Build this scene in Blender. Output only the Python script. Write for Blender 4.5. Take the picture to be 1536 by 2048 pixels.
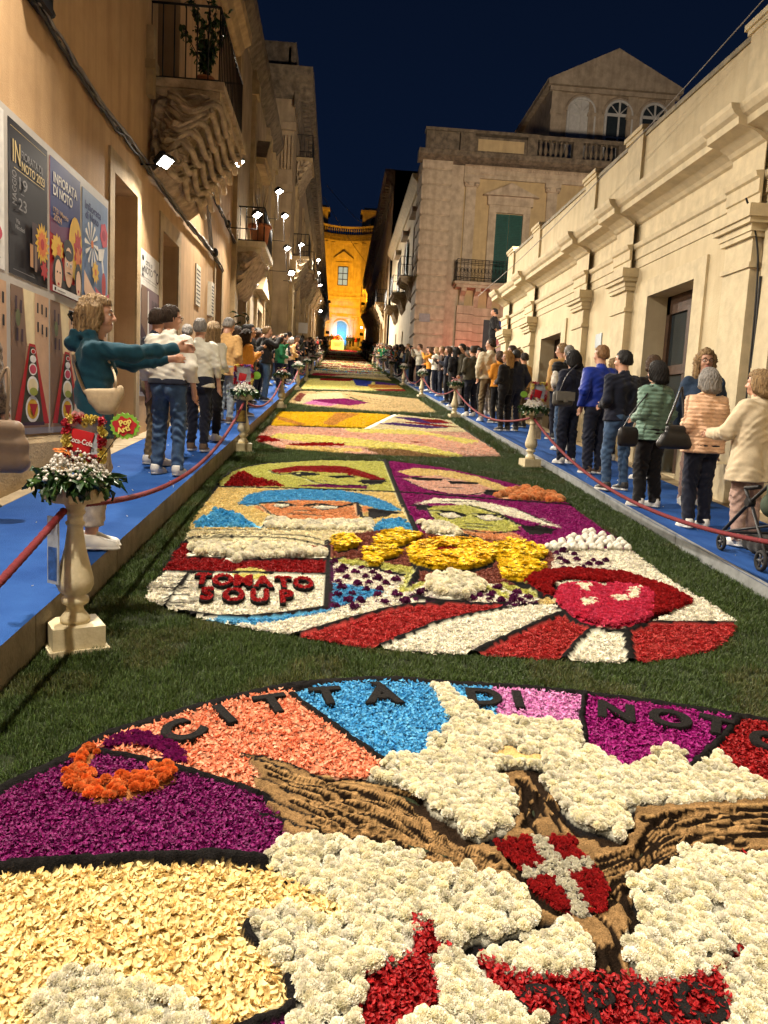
import bpy, math, random
import numpy as np
from mathutils import Vector, Matrix, noise as mnoise
random.seed(7); RNG = np.random.default_rng(7)
S = bpy.context.scene
COL = S.collection
for o in list(bpy.data.objects): bpy.data.objects.remove(o)

# ---------------------------------------------------------------- camera
F_PX, PITCH, YAW, ROLL = 1538.0, -0.12322, 0.06881, 0.05163
SLOPE = 0.08628                      # the street climbs 8.6 %
CAM = np.array([0.0, 0.0, 1.68])
def _rot(p, y, r):
    cy, sy, cp, sp = math.cos(y), math.sin(y), math.cos(p), math.sin(p)
    fwd = np.array([sy*cp, cy*cp, sp]); right = np.array([cy, -sy, 0.0]); up = np.cross(right, fwd)
    c, s = math.cos(r), math.sin(r)
    return np.array([c*right + s*up, -s*right + c*up, fwd])
MR = _rot(PITCH, YAW, ROLL)
cam = bpy.data.cameras.new('camera'); cam.sensor_fit = 'VERTICAL'; cam.sensor_height = 36.0
cam.lens = F_PX/2048*36.0; cam.clip_start = 0.05; cam.clip_end = 2000
camo = bpy.data.objects.new('camera', cam); COL.objects.link(camo)
mw = Matrix.Identity(4)
for i in range(3):
    mw[i][0] = MR[0][i]; mw[i][1] = MR[1][i]; mw[i][2] = -MR[2][i]; mw[i][3] = CAM[i]
camo.matrix_world = mw
S.camera = camo

# ---------------------------------------------------------------- night sky and exposure (light comes from the street's lamps and added roof floods)
W = bpy.data.worlds.new('World'); S.world = W; W.use_nodes = True
wn, wl = W.node_tree.nodes, W.node_tree.links
bg = wn['Background']
tc = wn.new('ShaderNodeTexCoord'); sx = wn.new('ShaderNodeSeparateXYZ'); rp = wn.new('ShaderNodeValToRGB')
wl.new(tc.outputs['Generated'], sx.inputs[0]); wl.new(sx.outputs['Z'], rp.inputs[0]); wl.new(rp.outputs[0], bg.inputs[0])
e = rp.color_ramp.elements
e[0].position = 0.0; e[0].color = (0.0034, 0.0085, 0.0260, 1)
e[1].position = 0.75; e[1].color = (0.0016, 0.0034, 0.0100, 1)
m_ = rp.color_ramp.elements.new(0.30); m_.color = (0.0027, 0.0070, 0.0220, 1)
bg.inputs[1].default_value = 1.0
S.view_settings.view_transform = 'Standard'; S.view_settings.look = 'None'
S.view_settings.exposure = 0.0; S.view_settings.gamma = 1.0
S.view_settings.use_curve_mapping = False
S.cycles.max_bounces = 6; S.cycles.diffuse_bounces = 3; S.cycles.glossy_bounces = 2
S.cycles.transparent_max_bounces = 8; S.cycles.transmission_bounces = 3
S.cycles.sample_clamp_indirect = 4.0; S.cycles.use_denoising = True
S.cycles.caustics_reflective = False; S.cycles.caustics_refractive = False

# ---------------------------------------------------------------- helpers
def gz(y): return SLOPE*y+.000115*np.maximum(0.0, np.asarray(y, float)-25.0)**2 if hasattr(y, '__len__') else float(SLOPE*y+.000115*max(0.0, y-25.0)**2)
def _ray(px, py):
    d = np.array([(px-768)/F_PX, -(py-1024)/F_PX, 1.0])
    return MR.T @ d
def at(px, py, h=0.0):
    """the point of the sloping street, h above it, that the photograph shows at pixel px, py"""
    d = _ray(px, py); t = (h-CAM[2])/(d[2]-SLOPE*d[1]); return CAM + t*d
def atx(px, py, X):
    d = _ray(px, py); return CAM + (X-CAM[0])/d[0]*d
def aty(px, py, Y):
    d = _ray(px, py); return CAM + (Y-CAM[1])/d[1]*d

def link(o, parent=None):
    COL.objects.link(o)
    if parent: o.parent = parent
    return o
def tag(o, label=None, cat=None, group=None, kind=None):
    if label: o['label'] = label
    if cat: o['category'] = cat
    if group: o['group'] = group
    if kind: o['kind'] = kind
    return o
def empty(name, loc=(0, 0, 0), rz=0, label=None, cat=None, group=None):
    o = bpy.data.objects.new(name, None); o.location = loc; o.rotation_euler = (0, 0, rz)
    o.empty_display_size = 0.2; link(o); return tag(o, label, cat, group)
def copy_tree(o, parent=None):
    c = o.copy(); COL.objects.link(c)
    if parent: c.parent = parent
    for ch in o.children: copy_tree(ch, c)
    return c

class MB:
    def __init__(s): s.v = []; s.f = []; s.m = []; s.sm = []
    def add(s, verts, faces, mi=0, smooth=False):
        n = len(s.v); s.v += [tuple(map(float, p)) for p in verts]
        s.f += [tuple(i+n for i in f) for f in faces]; s.m += [mi]*len(faces); s.sm += [smooth]*len(faces); return s
    def quad(s, a, b, c, d, mi=0): return s.add([a, b, c, d], [(0, 1, 2, 3)], mi)
    def box(s, x0, x1, y0, y1, z0, z1, mi=0, sl=0.0):
        g = lambda x, y, z: (x, y, z+sl*y)
        v = [g(x, y, z) for z in (z0, z1) for y in (y0, y1) for x in (x0, x1)]
        return s.add(v, [(0, 2, 3, 1), (4, 5, 7, 6), (0, 1, 5, 4), (2, 6, 7, 3), (0, 4, 6, 2), (1, 3, 7, 5)], mi)
    def obox(s, c, ux, uy, uz, mi=0):
        c, ux, uy, uz = (np.array(q, float) for q in (c, ux, uy, uz))
        v = [c+a*ux+b*uy+d*uz for d in (-1, 1) for b in (-1, 1) for a in (-1, 1)]
        return s.add(v, [(0, 2, 3, 1), (4, 5, 7, 6), (0, 1, 5, 4), (2, 6, 7, 3), (0, 4, 6, 2), (1, 3, 7, 5)], mi)
    def tube(s, pts, r, n=8, mi=0, caps=True, smooth=True):
        P = [np.array(p, float) for p in pts]; R = r if hasattr(r, '__len__') else [r]*len(P)
        V = []; up0 = None
        for i, p in enumerate(P):
            t = P[min(i+1, len(P)-1)]-P[max(i-1, 0)]; t = t/(np.linalg.norm(t)+1e-9)
            if up0 is None:
                a = np.array([0, 0, 1.0]) if abs(t[2]) < .9 else np.array([1.0, 0, 0])
            else: a = up0
            u = np.cross(t, a); u /= np.linalg.norm(u)+1e-9; w = np.cross(u, t); up0 = w
            for k in range(n):
                an = 2*math.pi*k/n; V.append(p+R[i]*(math.cos(an)*u+math.sin(an)*w))
        Fc = [(i*n+k, i*n+(k+1) % n, (i+1)*n+(k+1) % n, (i+1)*n+k) for i in range(len(P)-1) for k in range(n)]
        s.add(V, Fc, mi, smooth)
        if caps:
            m = len(s.v)-len(V)
            s.f += [tuple(m+k for k in range(n))[::-1], tuple(m+(len(P)-1)*n+k for k in range(n))]; s.m += [mi, mi]; s.sm += [False, False]
        return s
    def lathe(s, prof, c=(0, 0, 0), n=20, mi=0, smooth=True):
        V = []; c = np.array(c, float)
        for r, z in prof:
            for k in range(n):
                a = 2*math.pi*k/n; V.append(c+np.array([r*math.cos(a), r*math.sin(a), z]))
        Fc = [(i*n+k, i*n+(k+1) % n, (i+1)*n+(k+1) % n, (i+1)*n+k) for i in range(len(prof)-1) for k in range(n)]
        Fc += [tuple(range(n))[::-1], tuple((len(prof)-1)*n+k for k in range(n))]
        return s.add(V, Fc, mi, smooth)
    def extr(s, prof, axis, a0, a1, mi=0, sl=0.0):
        """extrude a closed (u,z) profile along y (axis='y': u is x) or along x (axis='x': u is y)"""
        n = len(prof)
        mk = (lambda u, a, z: (u, a, z+sl*a)) if axis == 'y' else (lambda u, a, z: (a, u, z+sl*u))
        V = [mk(u, a0, z) for u, z in prof]+[mk(u, a1, z) for u, z in prof]
        Fc = [(i, (i+1) % n, n+(i+1) % n, n+i) for i in range(n)]+[tuple(range(n))[::-1], tuple(range(n, 2*n))]
        return s.add(V, Fc, mi)
    def xform(s, M, i0=0):
        for i in range(i0, len(s.v)): s.v[i] = tuple(M @ Vector(s.v[i]))
        return s
    def mesh(s, name, mats):
        me = bpy.data.meshes.new(name); me.from_pydata(s.v, [], s.f)
        for m in (mats if isinstance(mats, (list, tuple)) else [mats]): me.materials.append(m)
        me.polygons.foreach_set('material_index', s.m); me.polygons.foreach_set('use_smooth', s.sm)
        me.update(); return me
    def build(s, name, mats, parent=None, kind=None, label=None, loc=None):
        o = bpy.data.objects.new(name, s.mesh(name, mats)); link(o, parent)
        if kind: o['kind'] = kind
        if label: o['label'] = label
        if loc is not None: o.location = loc
        return o

def np_mesh(name, V, Fq, mats, smooth=True, attrs=None, mi=None):
    me = bpy.data.meshes.new(name); V = np.asarray(V, np.float32); Fq = np.asarray(Fq, np.int32); k = Fq.shape[1]
    me.vertices.add(len(V)); me.vertices.foreach_set('co', V.ravel())
    me.loops.add(Fq.size); me.loops.foreach_set('vertex_index', Fq.ravel())
    me.polygons.add(len(Fq)); me.polygons.foreach_set('loop_start', np.arange(0, Fq.size, k, dtype=np.int32))
    for m in (mats if isinstance(mats, (list, tuple)) else [mats]): me.materials.append(m)
    if mi is not None: me.polygons.foreach_set('material_index', np.asarray(mi, np.int32))
    me.polygons.foreach_set('use_smooth', np.full(len(Fq), smooth))
    for nm, (ty, arr) in (attrs or {}).items():
        a = me.attributes.new(nm, ty, 'POINT')
        a.data.foreach_set({'FLOAT_COLOR': 'color', 'FLOAT': 'value', 'FLOAT_VECTOR': 'vector', 'INT': 'value'}[ty], np.asarray(arr).ravel())
    me.update(calc_edges=True); me.validate(); return me

# ---------------------------------------------------------------- materials
MATS = {}
def srgb(r, g, b):
    f = lambda c: (c/255/12.92) if c/255 <= .04045 else ((c/255+.055)/1.055)**2.4
    return (f(r), f(g), f(b))
def mat(name, col, rough=.7, var=.25, scale=6.0, bump=0.0, bscale=40.0, metal=0.0, col2=None, streak=0.0, spec=.35, sheen=0.0, emit=None, estr=0.0, strand=False):
    """plain procedural surface: base colour broken up by two noises, optional vertical weather streaks, fine relief"""
    if name in MATS: return MATS[name]
    m = bpy.data.materials.new(name); m.use_nodes = True; N, L = m.node_tree.nodes, m.node_tree.links
    b = N['Principled BSDF']; b.inputs['Roughness'].default_value = rough; b.inputs['Metallic'].default_value = metal
    b.inputs['Specular IOR Level'].default_value = spec
    if sheen: b.inputs['Sheen Weight'].default_value = sheen
    tcn = N.new('ShaderNodeTexCoord')
    n1 = N.new('ShaderNodeTexNoise'); n1.inputs['Scale'].default_value = scale; n1.inputs['Detail'].default_value = 8; n1.inputs['Roughness'].default_value = .62
    vec = tcn.outputs['Object']
    if strand:
        mp0 = N.new('ShaderNodeMapping'); mp0.inputs['Scale'].default_value = (1, 1, .09); L.new(vec, mp0.inputs[0]); vec = mp0.outputs[0]
    L.new(vec, n1.inputs['Vector'])
    mx = N.new('ShaderNodeMix'); mx.data_type = 'RGBA'
    c = np.array(col); c2 = np.array(col2) if col2 is not None else c*(1-var)
    cr = N.new('ShaderNodeMapRange'); cr.inputs[1].default_value = .35; cr.inputs[2].default_value = .68
    L.new(n1.outputs['Fac'], cr.inputs[0]); L.new(cr.outputs[0], mx.inputs[0])
    hi = np.clip(c*(1+var*.25), 0, .95)
    mx.inputs[6].default_value = (*hi, 1); mx.inputs[7].default_value = (*c2, 1); out = mx.outputs[2]
    if streak:
        mp = N.new('ShaderNodeMapping'); mp.inputs['Scale'].default_value = (3.0, 3.0, .22); L.new(tcn.outputs['Object'], mp.inputs[0])
        n2 = N.new('ShaderNodeTexNoise'); n2.inputs['Scale'].default_value = 1.6; n2.inputs['Detail'].default_value = 6; L.new(mp.outputs[0], n2.inputs['Vector'])
        r2 = N.new('ShaderNodeMapRange'); r2.inputs[1].default_value = .45; r2.inputs[2].default_value = .75; r2.inputs[4].default_value = streak
        L.new(n2.outputs['Fac'], r2.inputs[0])
        m2 = N.new('ShaderNodeMix'); m2.data_type = 'RGBA'; L.new(r2.outputs[0], m2.inputs[0]); L.new(out, m2.inputs[6])
        m2.inputs[7].default_value = (*(c*np.array([.42, .38, .33])), 1); out = m2.outputs[2]
    L.new(out, b.inputs['Base Color'])
    if bump:
        n3 = N.new('ShaderNodeTexNoise'); n3.inputs['Scale'].default_value = bscale; n3.inputs['Detail'].default_value = 6
        L.new(vec, n3.inputs['Vector'])
        bp = N.new('ShaderNodeBump'); bp.inputs['Strength'].default_value = min(1, bump); bp.inputs['Distance'].default_value = .02
        L.new(n3.outputs['Fac'], bp.inputs['Height']); L.new(bp.outputs[0], b.inputs['Normal'])
    if emit is not None:
        b.inputs['Emission Color'].default_value = (*emit, 1); b.inputs['Emission Strength'].default_value = estr
    MATS[name] = m; return m
def attr_mat(name, attr, rough=.9, bump=.0, bscale=200.0, inst=False, trans=0.0, gain='pv'):
    if name in MATS: return MATS[name]
    m = bpy.data.materials.new(name); m.use_nodes = True; N, L = m.node_tree.nodes, m.node_tree.links
    N.remove(N['Principled BSDF']); out = N['Material Output']
    a = N.new('ShaderNodeAttribute'); a.attribute_name = attr; a.attribute_type = 'INSTANCER' if inst else 'GEOMETRY'
    colr = a.outputs['Color']
    if inst:
        g = N.new('ShaderNodeAttribute'); g.attribute_name = gain
        mm = N.new('ShaderNodeMix'); mm.data_type = 'RGBA'; mm.blend_type = 'MULTIPLY'; mm.inputs[0].default_value = 1
        L.new(colr, mm.inputs[6]); L.new(g.outputs['Color'], mm.inputs[7]); colr = mm.outputs[2]
    else:
        tcn = N.new('ShaderNodeTexCoord'); nz = N.new('ShaderNodeTexNoise'); nz.inputs['Scale'].default_value = bscale; nz.inputs['Detail'].default_value = 4
        L.new(tcn.outputs['Object'], nz.inputs['Vector'])
        mr = N.new('ShaderNodeMapRange'); mr.inputs[1].default_value = .3; mr.inputs[2].default_value = .7; mr.inputs[3].default_value = .55; mr.inputs[4].default_value = 1.3
        L.new(nz.outputs['Fac'], mr.inputs[0])
        mm = N.new('ShaderNodeMix'); mm.data_type = 'RGBA'; mm.blend_type = 'MULTIPLY'; mm.inputs[0].default_value = 1
        L.new(colr, mm.inputs[6]); L.new(mr.outputs[0], mm.inputs[7]); colr = mm.outputs[2]
    d = N.new('ShaderNodeBsdfPrincipled'); d.inputs['Roughness'].default_value = rough; d.inputs['Specular IOR Level'].default_value = .25 if inst else .04
    L.new(colr, d.inputs['Base Color'])
    if bump and not inst:
        bp = N.new('ShaderNodeBump'); bp.inputs['Strength'].default_value = bump; bp.inputs['Distance'].default_value = .01
        L.new(nz.outputs['Fac'], bp.inputs['Height']); L.new(bp.outputs[0], d.inputs['Normal'])
    res = d.outputs[0]
    if trans:
        t = N.new('ShaderNodeBsdfTranslucent'); L.new(colr, t.inputs[0]); ms = N.new('ShaderNodeMixShader'); ms.inputs[0].default_value = trans
        L.new(res, ms.inputs[1]); L.new(t.outputs[0], ms.inputs[2]); res = ms.outputs[0]
    L.new(res, out.inputs[0]); MATS[name] = m; return m

# ---------------------------------------------------------------- scattering of many small pieces (petals, blades): geometry nodes
def protos(cname, meshes):
    c = bpy.data.collections.new(cname)
    for i, me in enumerate(meshes): c.objects.link(bpy.data.objects.new('%s_%02d' % (cname, i), me))
    return c
GN = {}
def scatter_group(coll):
    if coll.name in GN: return GN[coll.name]
    g = bpy.data.node_groups.new('scatter_'+coll.name, 'GeometryNodeTree')
    g.interface.new_socket('Geometry', in_out='INPUT', socket_type='NodeSocketGeometry')
    g.interface.new_socket('Geometry', in_out='OUTPUT', socket_type='NodeSocketGeometry')
    N, L = g.nodes, g.links
    gi, go = N.new('NodeGroupInput'), N.new('NodeGroupOutput')
    ci = N.new('GeometryNodeCollectionInfo'); ci.inputs['Collection'].default_value = coll
    ci.inputs['Separate Children'].default_value = True; ci.inputs['Reset Children'].default_value = True
    ip = N.new('GeometryNodeInstanceOnPoints'); ip.inputs['Pick Instance'].default_value = True
    def na(n, ty):
        a = N.new('GeometryNodeInputNamedAttribute'); a.data_type = ty; a.inputs['Name'].default_value = n
        return [o for o in a.outputs if o.enabled][0]
    L.new(gi.outputs[0], ip.inputs['Points']); L.new(ci.outputs[0], ip.inputs['Instance'])
    L.new(na('idx', 'INT'), ip.inputs['Instance Index']); L.new(na('rot', 'FLOAT_VECTOR'), ip.inputs['Rotation'])
    L.new(na('scl', 'FLOAT'), ip.inputs['Scale'])
    L.new(ip.outputs[0], go.inputs[0]); GN[coll.name] = g; return g
def scatter(name, P, R, Sc, Cc, coll, parent=None, label=None, kind='stuff'):
    n = len(P); me = bpy.data.meshes.new(name); me.vertices.add(n)
    me.vertices.foreach_set('co', np.asarray(P, np.float32).ravel())
    for nm, ty, arr, key in (('rot', 'FLOAT_VECTOR', R, 'vector'), ('scl', 'FLOAT', Sc, 'value'),
                             ('col', 'FLOAT_COLOR', np.concatenate([Cc, np.ones((n, 1))], 1), 'color'),
                             ('idx', 'INT', RNG.integers(0, len(coll.objects), n), 'value')):
        a = me.attributes.new(nm, ty, 'POINT'); a.data.foreach_set(key, np.ascontiguousarray(arr).ravel())
    o = bpy.data.objects.new(name, me); link(o, parent); o['kind'] = kind
    if label: o['label'] = label
    md = o.modifiers.new('scatter', 'NODES'); md.node_group = scatter_group(coll); return o

def inpoly(P, poly):
    x, y = P[:, 0], P[:, 1]; r = np.zeros(len(P), bool); q = np.asarray(poly); n = len(q)
    lo, hi = q.min(0), q.max(0); ok = (x >= lo[0]) & (x <= hi[0]) & (y >= lo[1]) & (y <= hi[1])
    if not ok.any(): return r
    xs, ys = x[ok], y[ok]; rr = np.zeros(len(xs), bool); j = n-1
    for i in range(n):
        xi, yi, xj, yj = q[i][0], q[i][1], q[j][0], q[j][1]
        c = (yi > ys) != (yj > ys)
        if yj != yi: rr ^= c & (xs < (xj-xi)*(ys-yi)/(yj-yi)+xi)
        j = i
    r[ok] = rr; return r
def segdist(P, line):
    d = np.full(len(P), 9.0); q = np.asarray(line)
    for a, b in zip(q[:-1], q[1:]):
        v = b-a; L2 = (v@v)+1e-12; t = np.clip(((P-a)@v)/L2, 0, 1); d = np.minimum(d, np.hypot(*(P-a-t[:, None]*v).T))
    return d
def smoothline(pts, n=6):
    p = np.asarray(pts, float); out = []
    for i in range(len(p)-1):
        a, b, c, d = p[max(i-1, 0)], p[i], p[i+1], p[min(i+2, len(p)-1)]
        for k in range(n):
            t = k/n; out.append(.5*((2*b)+(-a+c)*t+(2*a-5*b+4*c-d)*t*t+(-a+3*b-3*c+d)*t**3))
    out.append(p[-1]); return np.array(out)
def vnoise(P, s, seed=0):
    """cheap value noise on 2-D points"""
    r = np.random.default_rng(seed); T = r.random((64, 64)); q = P*s; i = np.floor(q).astype(int); f = q-i; f = f*f*(3-2*f)
    g = lambda a, b: T[(i[:, 0]+a) % 64, (i[:, 1]+b) % 64]
    return (g(0, 0)*(1-f[:, 0])+g(1, 0)*f[:, 0])*(1-f[:, 1])+(g(0, 1)*(1-f[:, 0])+g(1, 1)*f[:, 0])*f[:, 1]
# ================================================================ GROUND
def struct(o): o['kind'] = 'structure'; return o
M_STONE = mat('pale paving stone', (.36, .28, .18), var=.35, scale=3, bump=.3, bscale=30)
M_BLUE = mat('blue carpet', (.026, .085, .28), rough=.95, var=.45, scale=1.6, bump=.5, bscale=150, spec=.1, col2=(.013, .052, .21))
M_KERBL = mat('concrete kerb', (.26, .22, .16), var=.4, scale=5, bump=.4, bscale=50, streak=.5)
M_ZINC = mat('galvanised sheet', (.50, .52, .53), rough=.42, var=.35, scale=7, metal=.55)
M_TURF = mat('turf soil', (.020, .028, .010), rough=1, var=.5, scale=30, bump=.6, bscale=120)
def strip(name, mt, x0, x1, h0, h1, y0, y1, step=4.0):
    """a slab or sheet that follows the street's slope"""
    ys = list(np.arange(y0, y1, step))+[y1]; m = MB()
    for a, b in zip(ys[:-1], ys[1:]):
        za, zb = gz(float(a)), gz(float(b)); m.quad((x0, a, za+h1), (x1, a, za+h1), (x1, b, zb+h1), (x0, b, zb+h1))
        if h0 is not None: m.quad((x0, a, za+h0), (x0, a, za+h1), (x0, b, zb+h1), (x0, b, zb+h0)); m.quad((x1, a, za+h0), (x1, b, zb+h0), (x1, b, zb+h1), (x1, a, za+h1))
    return struct(m.build(name, mt))
strip('ground', M_STONE, -60, 60, None, -.03, -30, 400, 5.0); strip('turf', M_TURF, -1.5, 3.25, None, 0, -1, 121)
strip('left_platform', mat('platform board', (.10, .09, .08)), -2.72, -1.53, -.02, .225, -2, 121); strip('blue_carpet', M_BLUE, -2.70, -1.5, None, .23, -2, 121)
strip('right_platform', mat('platform board', (.10, .09, .08)), 3.285, 4.55, -.02, .105, -2, 121); strip('blue_carpet', M_BLUE, 3.25, 4.55, None, .11, -2, 121)
# kerb boards, one length after another
def boards(name, mt, x0, x1, z0, z1, y0, y1, ln, parent_label):
    me = None
    y = y0; k = 0
    while y < y1:
        L_ = min(ln, y1-y)
        if me is None:
            mb = MB(); mb.box(x0, x1, 0, ln-.012, z0, z1, sl=SLOPE); me = mb.mesh(name, mt)
        o = bpy.data.objects.new(name, me); link(o, parent_label); o.location = (0, y, gz(y)); y += ln; k += 1
kl = empty('kerb_edging'); kl['kind'] = 'structure'; boards('kerb_board', M_KERBL, -1.53, -1.505, -.02, .226, 1, 60, 1.5, kl)
kr = empty('kerb_edging'); kr['kind'] = 'structure'; boards('zinc_strip', M_ZINC, 3.255, 3.285, -.02, .117, 1, 60, 2.0, kr)
# pavements beside the platforms, slab by slab
M_SLAB = mat('pavement slab', (.40, .31, .19), var=.3, scale=4, bump=.3, bscale=40, rough=.6)
def slabs(x0, x1, h, y0, y1, ln, nx):
    r = empty('pavement'); r['kind'] = 'structure'; w = (x1-x0)/nx; mb = MB(); mb.box(.004, w-.004, 0, ln-.008, -.12, 0, sl=SLOPE); me = mb.mesh('slab', M_SLAB); y = y0
    while y < y1:
        for i in range(nx):
            o = bpy.data.objects.new('slab', me); link(o, r); o.location = (x0+i*w, y, gz(y)+h+random.uniform(-.003, .003))
        y += ln
slabs(-3.1, -2.71, .20, 1, 34, .8, 1); slabs(4.55, 4.85, .10, 3, 34, .8, 1)
# grass
def grass(areas, dens, sz):
    Ps = []
    for (x0, x1, y0, y1) in areas:
        n = int((x1-x0)*(y1-y0)*dens); Ps.append(np.stack([x0+RNG.random(n)*(x1-x0), y0+RNG.random(n)*(y1-y0)], 1))
    return np.concatenate(Ps)
def grow(P, sz, label):
    for c in CARPETS_OUT:
        lo, hi = c.min(0), c.max(0); P = P[~inpoly(P, c)]
    P = P[(vnoise(P, 5, 31) < .78) | (RNG.random(len(P)) < .35)]
    n = len(P); g = vnoise(P, 2.2, 3)[:, None]*.6+vnoise(P, 9, 4)[:, None]*.4
    Cc = np.array((.030, .060, .013))*(1-g)+np.array((.056, .096, .024))*g; st_ = (vnoise(P, 3.3, 32)[:, None] > .66)*RNG.random((n, 1)); Cc = Cc*(1-.6*st_)+np.array((.10, .085, .035))*.6*st_; Cc = Cc*RNG.uniform(.6, 1.35, (n, 1))
    o = scatter('grass', np.column_stack([P, gz(P[:, 1])]), np.stack([RNG.normal(0, .12, n), RNG.normal(0, .12, n), RNG.random(n)*6.28], 1), sz*RNG.uniform(.75, 1.25, n), Cc, C_GRASS)
    tag(o, label, 'grass')
# ================================================================ FLOWER CARPETS
def petal_geo(L=1.0, w=.5, cup=.35, curl=.25, nu=4, nv=2, seed=0):
    r = random.Random(seed); V = []; F = []
    for i in range(nu+1):
        u = i/nu; ww = w*(math.sin(math.pi*min(.97, .06+u*.93)**.8))**.75
        for j in range(nv+1):
            v = j/nv*2-1
            V.append(((v*ww*.5+r.uniform(-.03, .03)), (u-.5)*L, cup*w*v*v*.5+curl*(u-.5)**2*2+r.uniform(-.03, .03)))
    for i in range(nu):
        for j in range(nv):
            a = i*(nv+1)+j; F.append((a, a+1, a+nv+2, a+nv+1))
    return V, F
def pv_mesh(name, parts, m):
    """parts: list of (verts, faces, brightness rgb) -> one mesh with the per-piece tint attribute"""
    V, F, Cc = [], [], []
    for v, f, c in parts:
        n = len(V); V += list(v); F += [tuple(i+n for i in q) for q in f]; Cc += [(*c, 1)]*len(v)
    me = bpy.data.meshes.new(name); me.from_pydata([tuple(map(float, p)) for p in V], [], F); me.materials.append(m)
    a = me.attributes.new('pv', 'FLOAT_COLOR', 'POINT'); a.data.foreach_set('color', np.array(Cc, np.float32).ravel())
    me.polygons.foreach_set('use_smooth', [True]*len(F)); return me
M_PETAL = attr_mat('flower petal', 'col', rough=.55, inst=True, trans=.22)
M_GRASS = attr_mat('grass blade', 'col', rough=.5, inst=True, trans=.12)
M_SOIL = mat('coffee ground soil', (.012, .0105, .010), rough=.95, var=.5, scale=60, bump=.9, bscale=160, spec=.15)
M_BASE = attr_mat('pressed carpet base', 'bcol', rough=.95, bump=.9, bscale=170)

def rotv(v, e):
    M = (Matrix.Rotation(e[2], 3, 'Z') @ Matrix.Rotation(e[1], 3, 'Y') @ Matrix.Rotation(e[0], 3, 'X'))
    return [tuple(M @ Vector(p)) for p in v]
def place(v, e, s, t): return [(p[0]*s+t[0], p[1]*s+t[1], p[2]*s+t[2]) for p in rotv(v, e)]
R0 = random.Random(3)
# single petals, length 1
C_PETAL = protos('petal', [pv_mesh('petal', [(*petal_geo(1, w, cup, curl, 4, 2, i), (1, 1, 1))], M_PETAL)
          for i, (w, cup, curl) in enumerate([(.55, .5, .5), (.42, .7, .35), (.62, .4, -.4), (.36, .3, .7), (.5, -.5, .45)])])
def clump(n, rad, plen, seed, hgt=.018, lo=.62, hi=1.22, tilt=.55):
    r = random.Random(seed); parts = []
    for k in range(n):
        v, f = petal_geo(1, r.uniform(.32, .55), r.uniform(.2, .7), r.uniform(-.4, .7), 2, 2, seed*50+k)
        a, q = r.uniform(0, 6.28), rad*math.sqrt(r.random()); g = r.uniform(lo, hi)
        parts.append((place(v, (r.gauss(0, tilt), r.gauss(0, tilt), r.uniform(0, 6.28)), plen*r.uniform(.8, 1.25), (q*math.cos(a), q*math.sin(a), r.uniform(0, hgt))), f, (g, g*r.uniform(.9, 1.05), g*r.uniform(.88, 1.08))))
    return pv_mesh('clump', parts, M_PETAL)
C_CLUMP = protos('petal_clump', [clump(8, .019, .0185, 11+i, .012) for i in range(5)])
C_WIDE = protos('wide_clump', [clump(16, .10, .062, 31+i, .03) for i in range(4)])
M_FRILL = attr_mat('frilled flower petal', 'col', rough=.8, inst=True, trans=.34)
def carnation(seed, n=70, nv=4, top=1.75):
    """ruffled head of radius 1: frilled petal fans packed round the upper half of a ball"""
    r = random.Random(seed); parts = []
    for k in range(n):
        ph = math.acos(1-(k+.5)/n*(1-math.cos(top)))+r.uniform(-.12, .12); a = k*2.39996+r.uniform(-.3, .3)
        N_ = Vector((math.sin(ph)*math.cos(a), math.sin(ph)*math.sin(a), math.cos(ph))); t1 = N_.orthogonal().normalized(); t1.rotate(Matrix.Rotation(r.uniform(0, 6.28), 3, N_)); t2 = N_.cross(t1)
        ln = r.uniform(.82, 1.06); cu = r.uniform(-.35, .35); V = []; F = []
        for i in range(3):
            u = i/2; rr = .45+(ln-.45)*u
            for j in range(nv+1):
                v = (j/nv-.5)*(.22+.42*u); fr = (.10*((-1)**j)+r.uniform(-.05, .05))*u+cu*u*u*.6
                q = N_*(rr+r.uniform(-.05, .05)*u-.25*v*v)+t1*v+t2*fr; V.append(tuple(q))
        for i in range(2):
            for j in range(nv): q = i*(nv+1)+j; F.append((q, q+1, q+nv+2, q+nv+1))
        g = r.uniform(.9, 1.06); parts.append((V, F, (g, g*r.uniform(.96, 1.0), g*r.uniform(.88, 1.0))))
    v, f = [], []
    for i in range(5):
        for j in range(8): th = .1+1.5*i/4; v.append((.55*math.sin(th)*math.cos(j*.7854), .55*math.sin(th)*math.sin(j*.7854), .55*math.cos(th)))
    f = [(i*8+j, i*8+(j+1) % 8, i*8+8+(j+1) % 8, i*8+8+j) for i in range(4) for j in range(8)]; parts.append((v, f, (.8, .78, .62)))
    me = pv_mesh('carnation', parts, M_FRILL); me.polygons.foreach_set('use_smooth', [False]*len(me.polygons)); return me
C_CARN = protos('carnation_head', [carnation(70+i) for i in range(4)])
C_TUFT = protos('small_tuft', [carnation(90+i, 26, 2) for i in range(3)])
def daisy_mesh(name, mp, mc, n=16):
    m = MB(); r = random.Random(5)
    for k in range(n):
        a = 2*math.pi*k/n; z = .1*r.uniform(-.6, 1); c, s = math.cos(a), math.sin(a)
        pt = lambda x, y, q: (x*c-y*s, x*s+y*c, q)
        m.add([pt(.2, 0, .22), pt(.6, -.15, .26+z), pt(1, 0, .12+z), pt(.6, .15, .26+z)], [(0, 1, 2, 3)])
    m.lathe([(.26, .12), (.24, .24), (.14, .30), (.01, .31)], n=8, mi=1); return m.mesh(name, [mp, mc])

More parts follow.
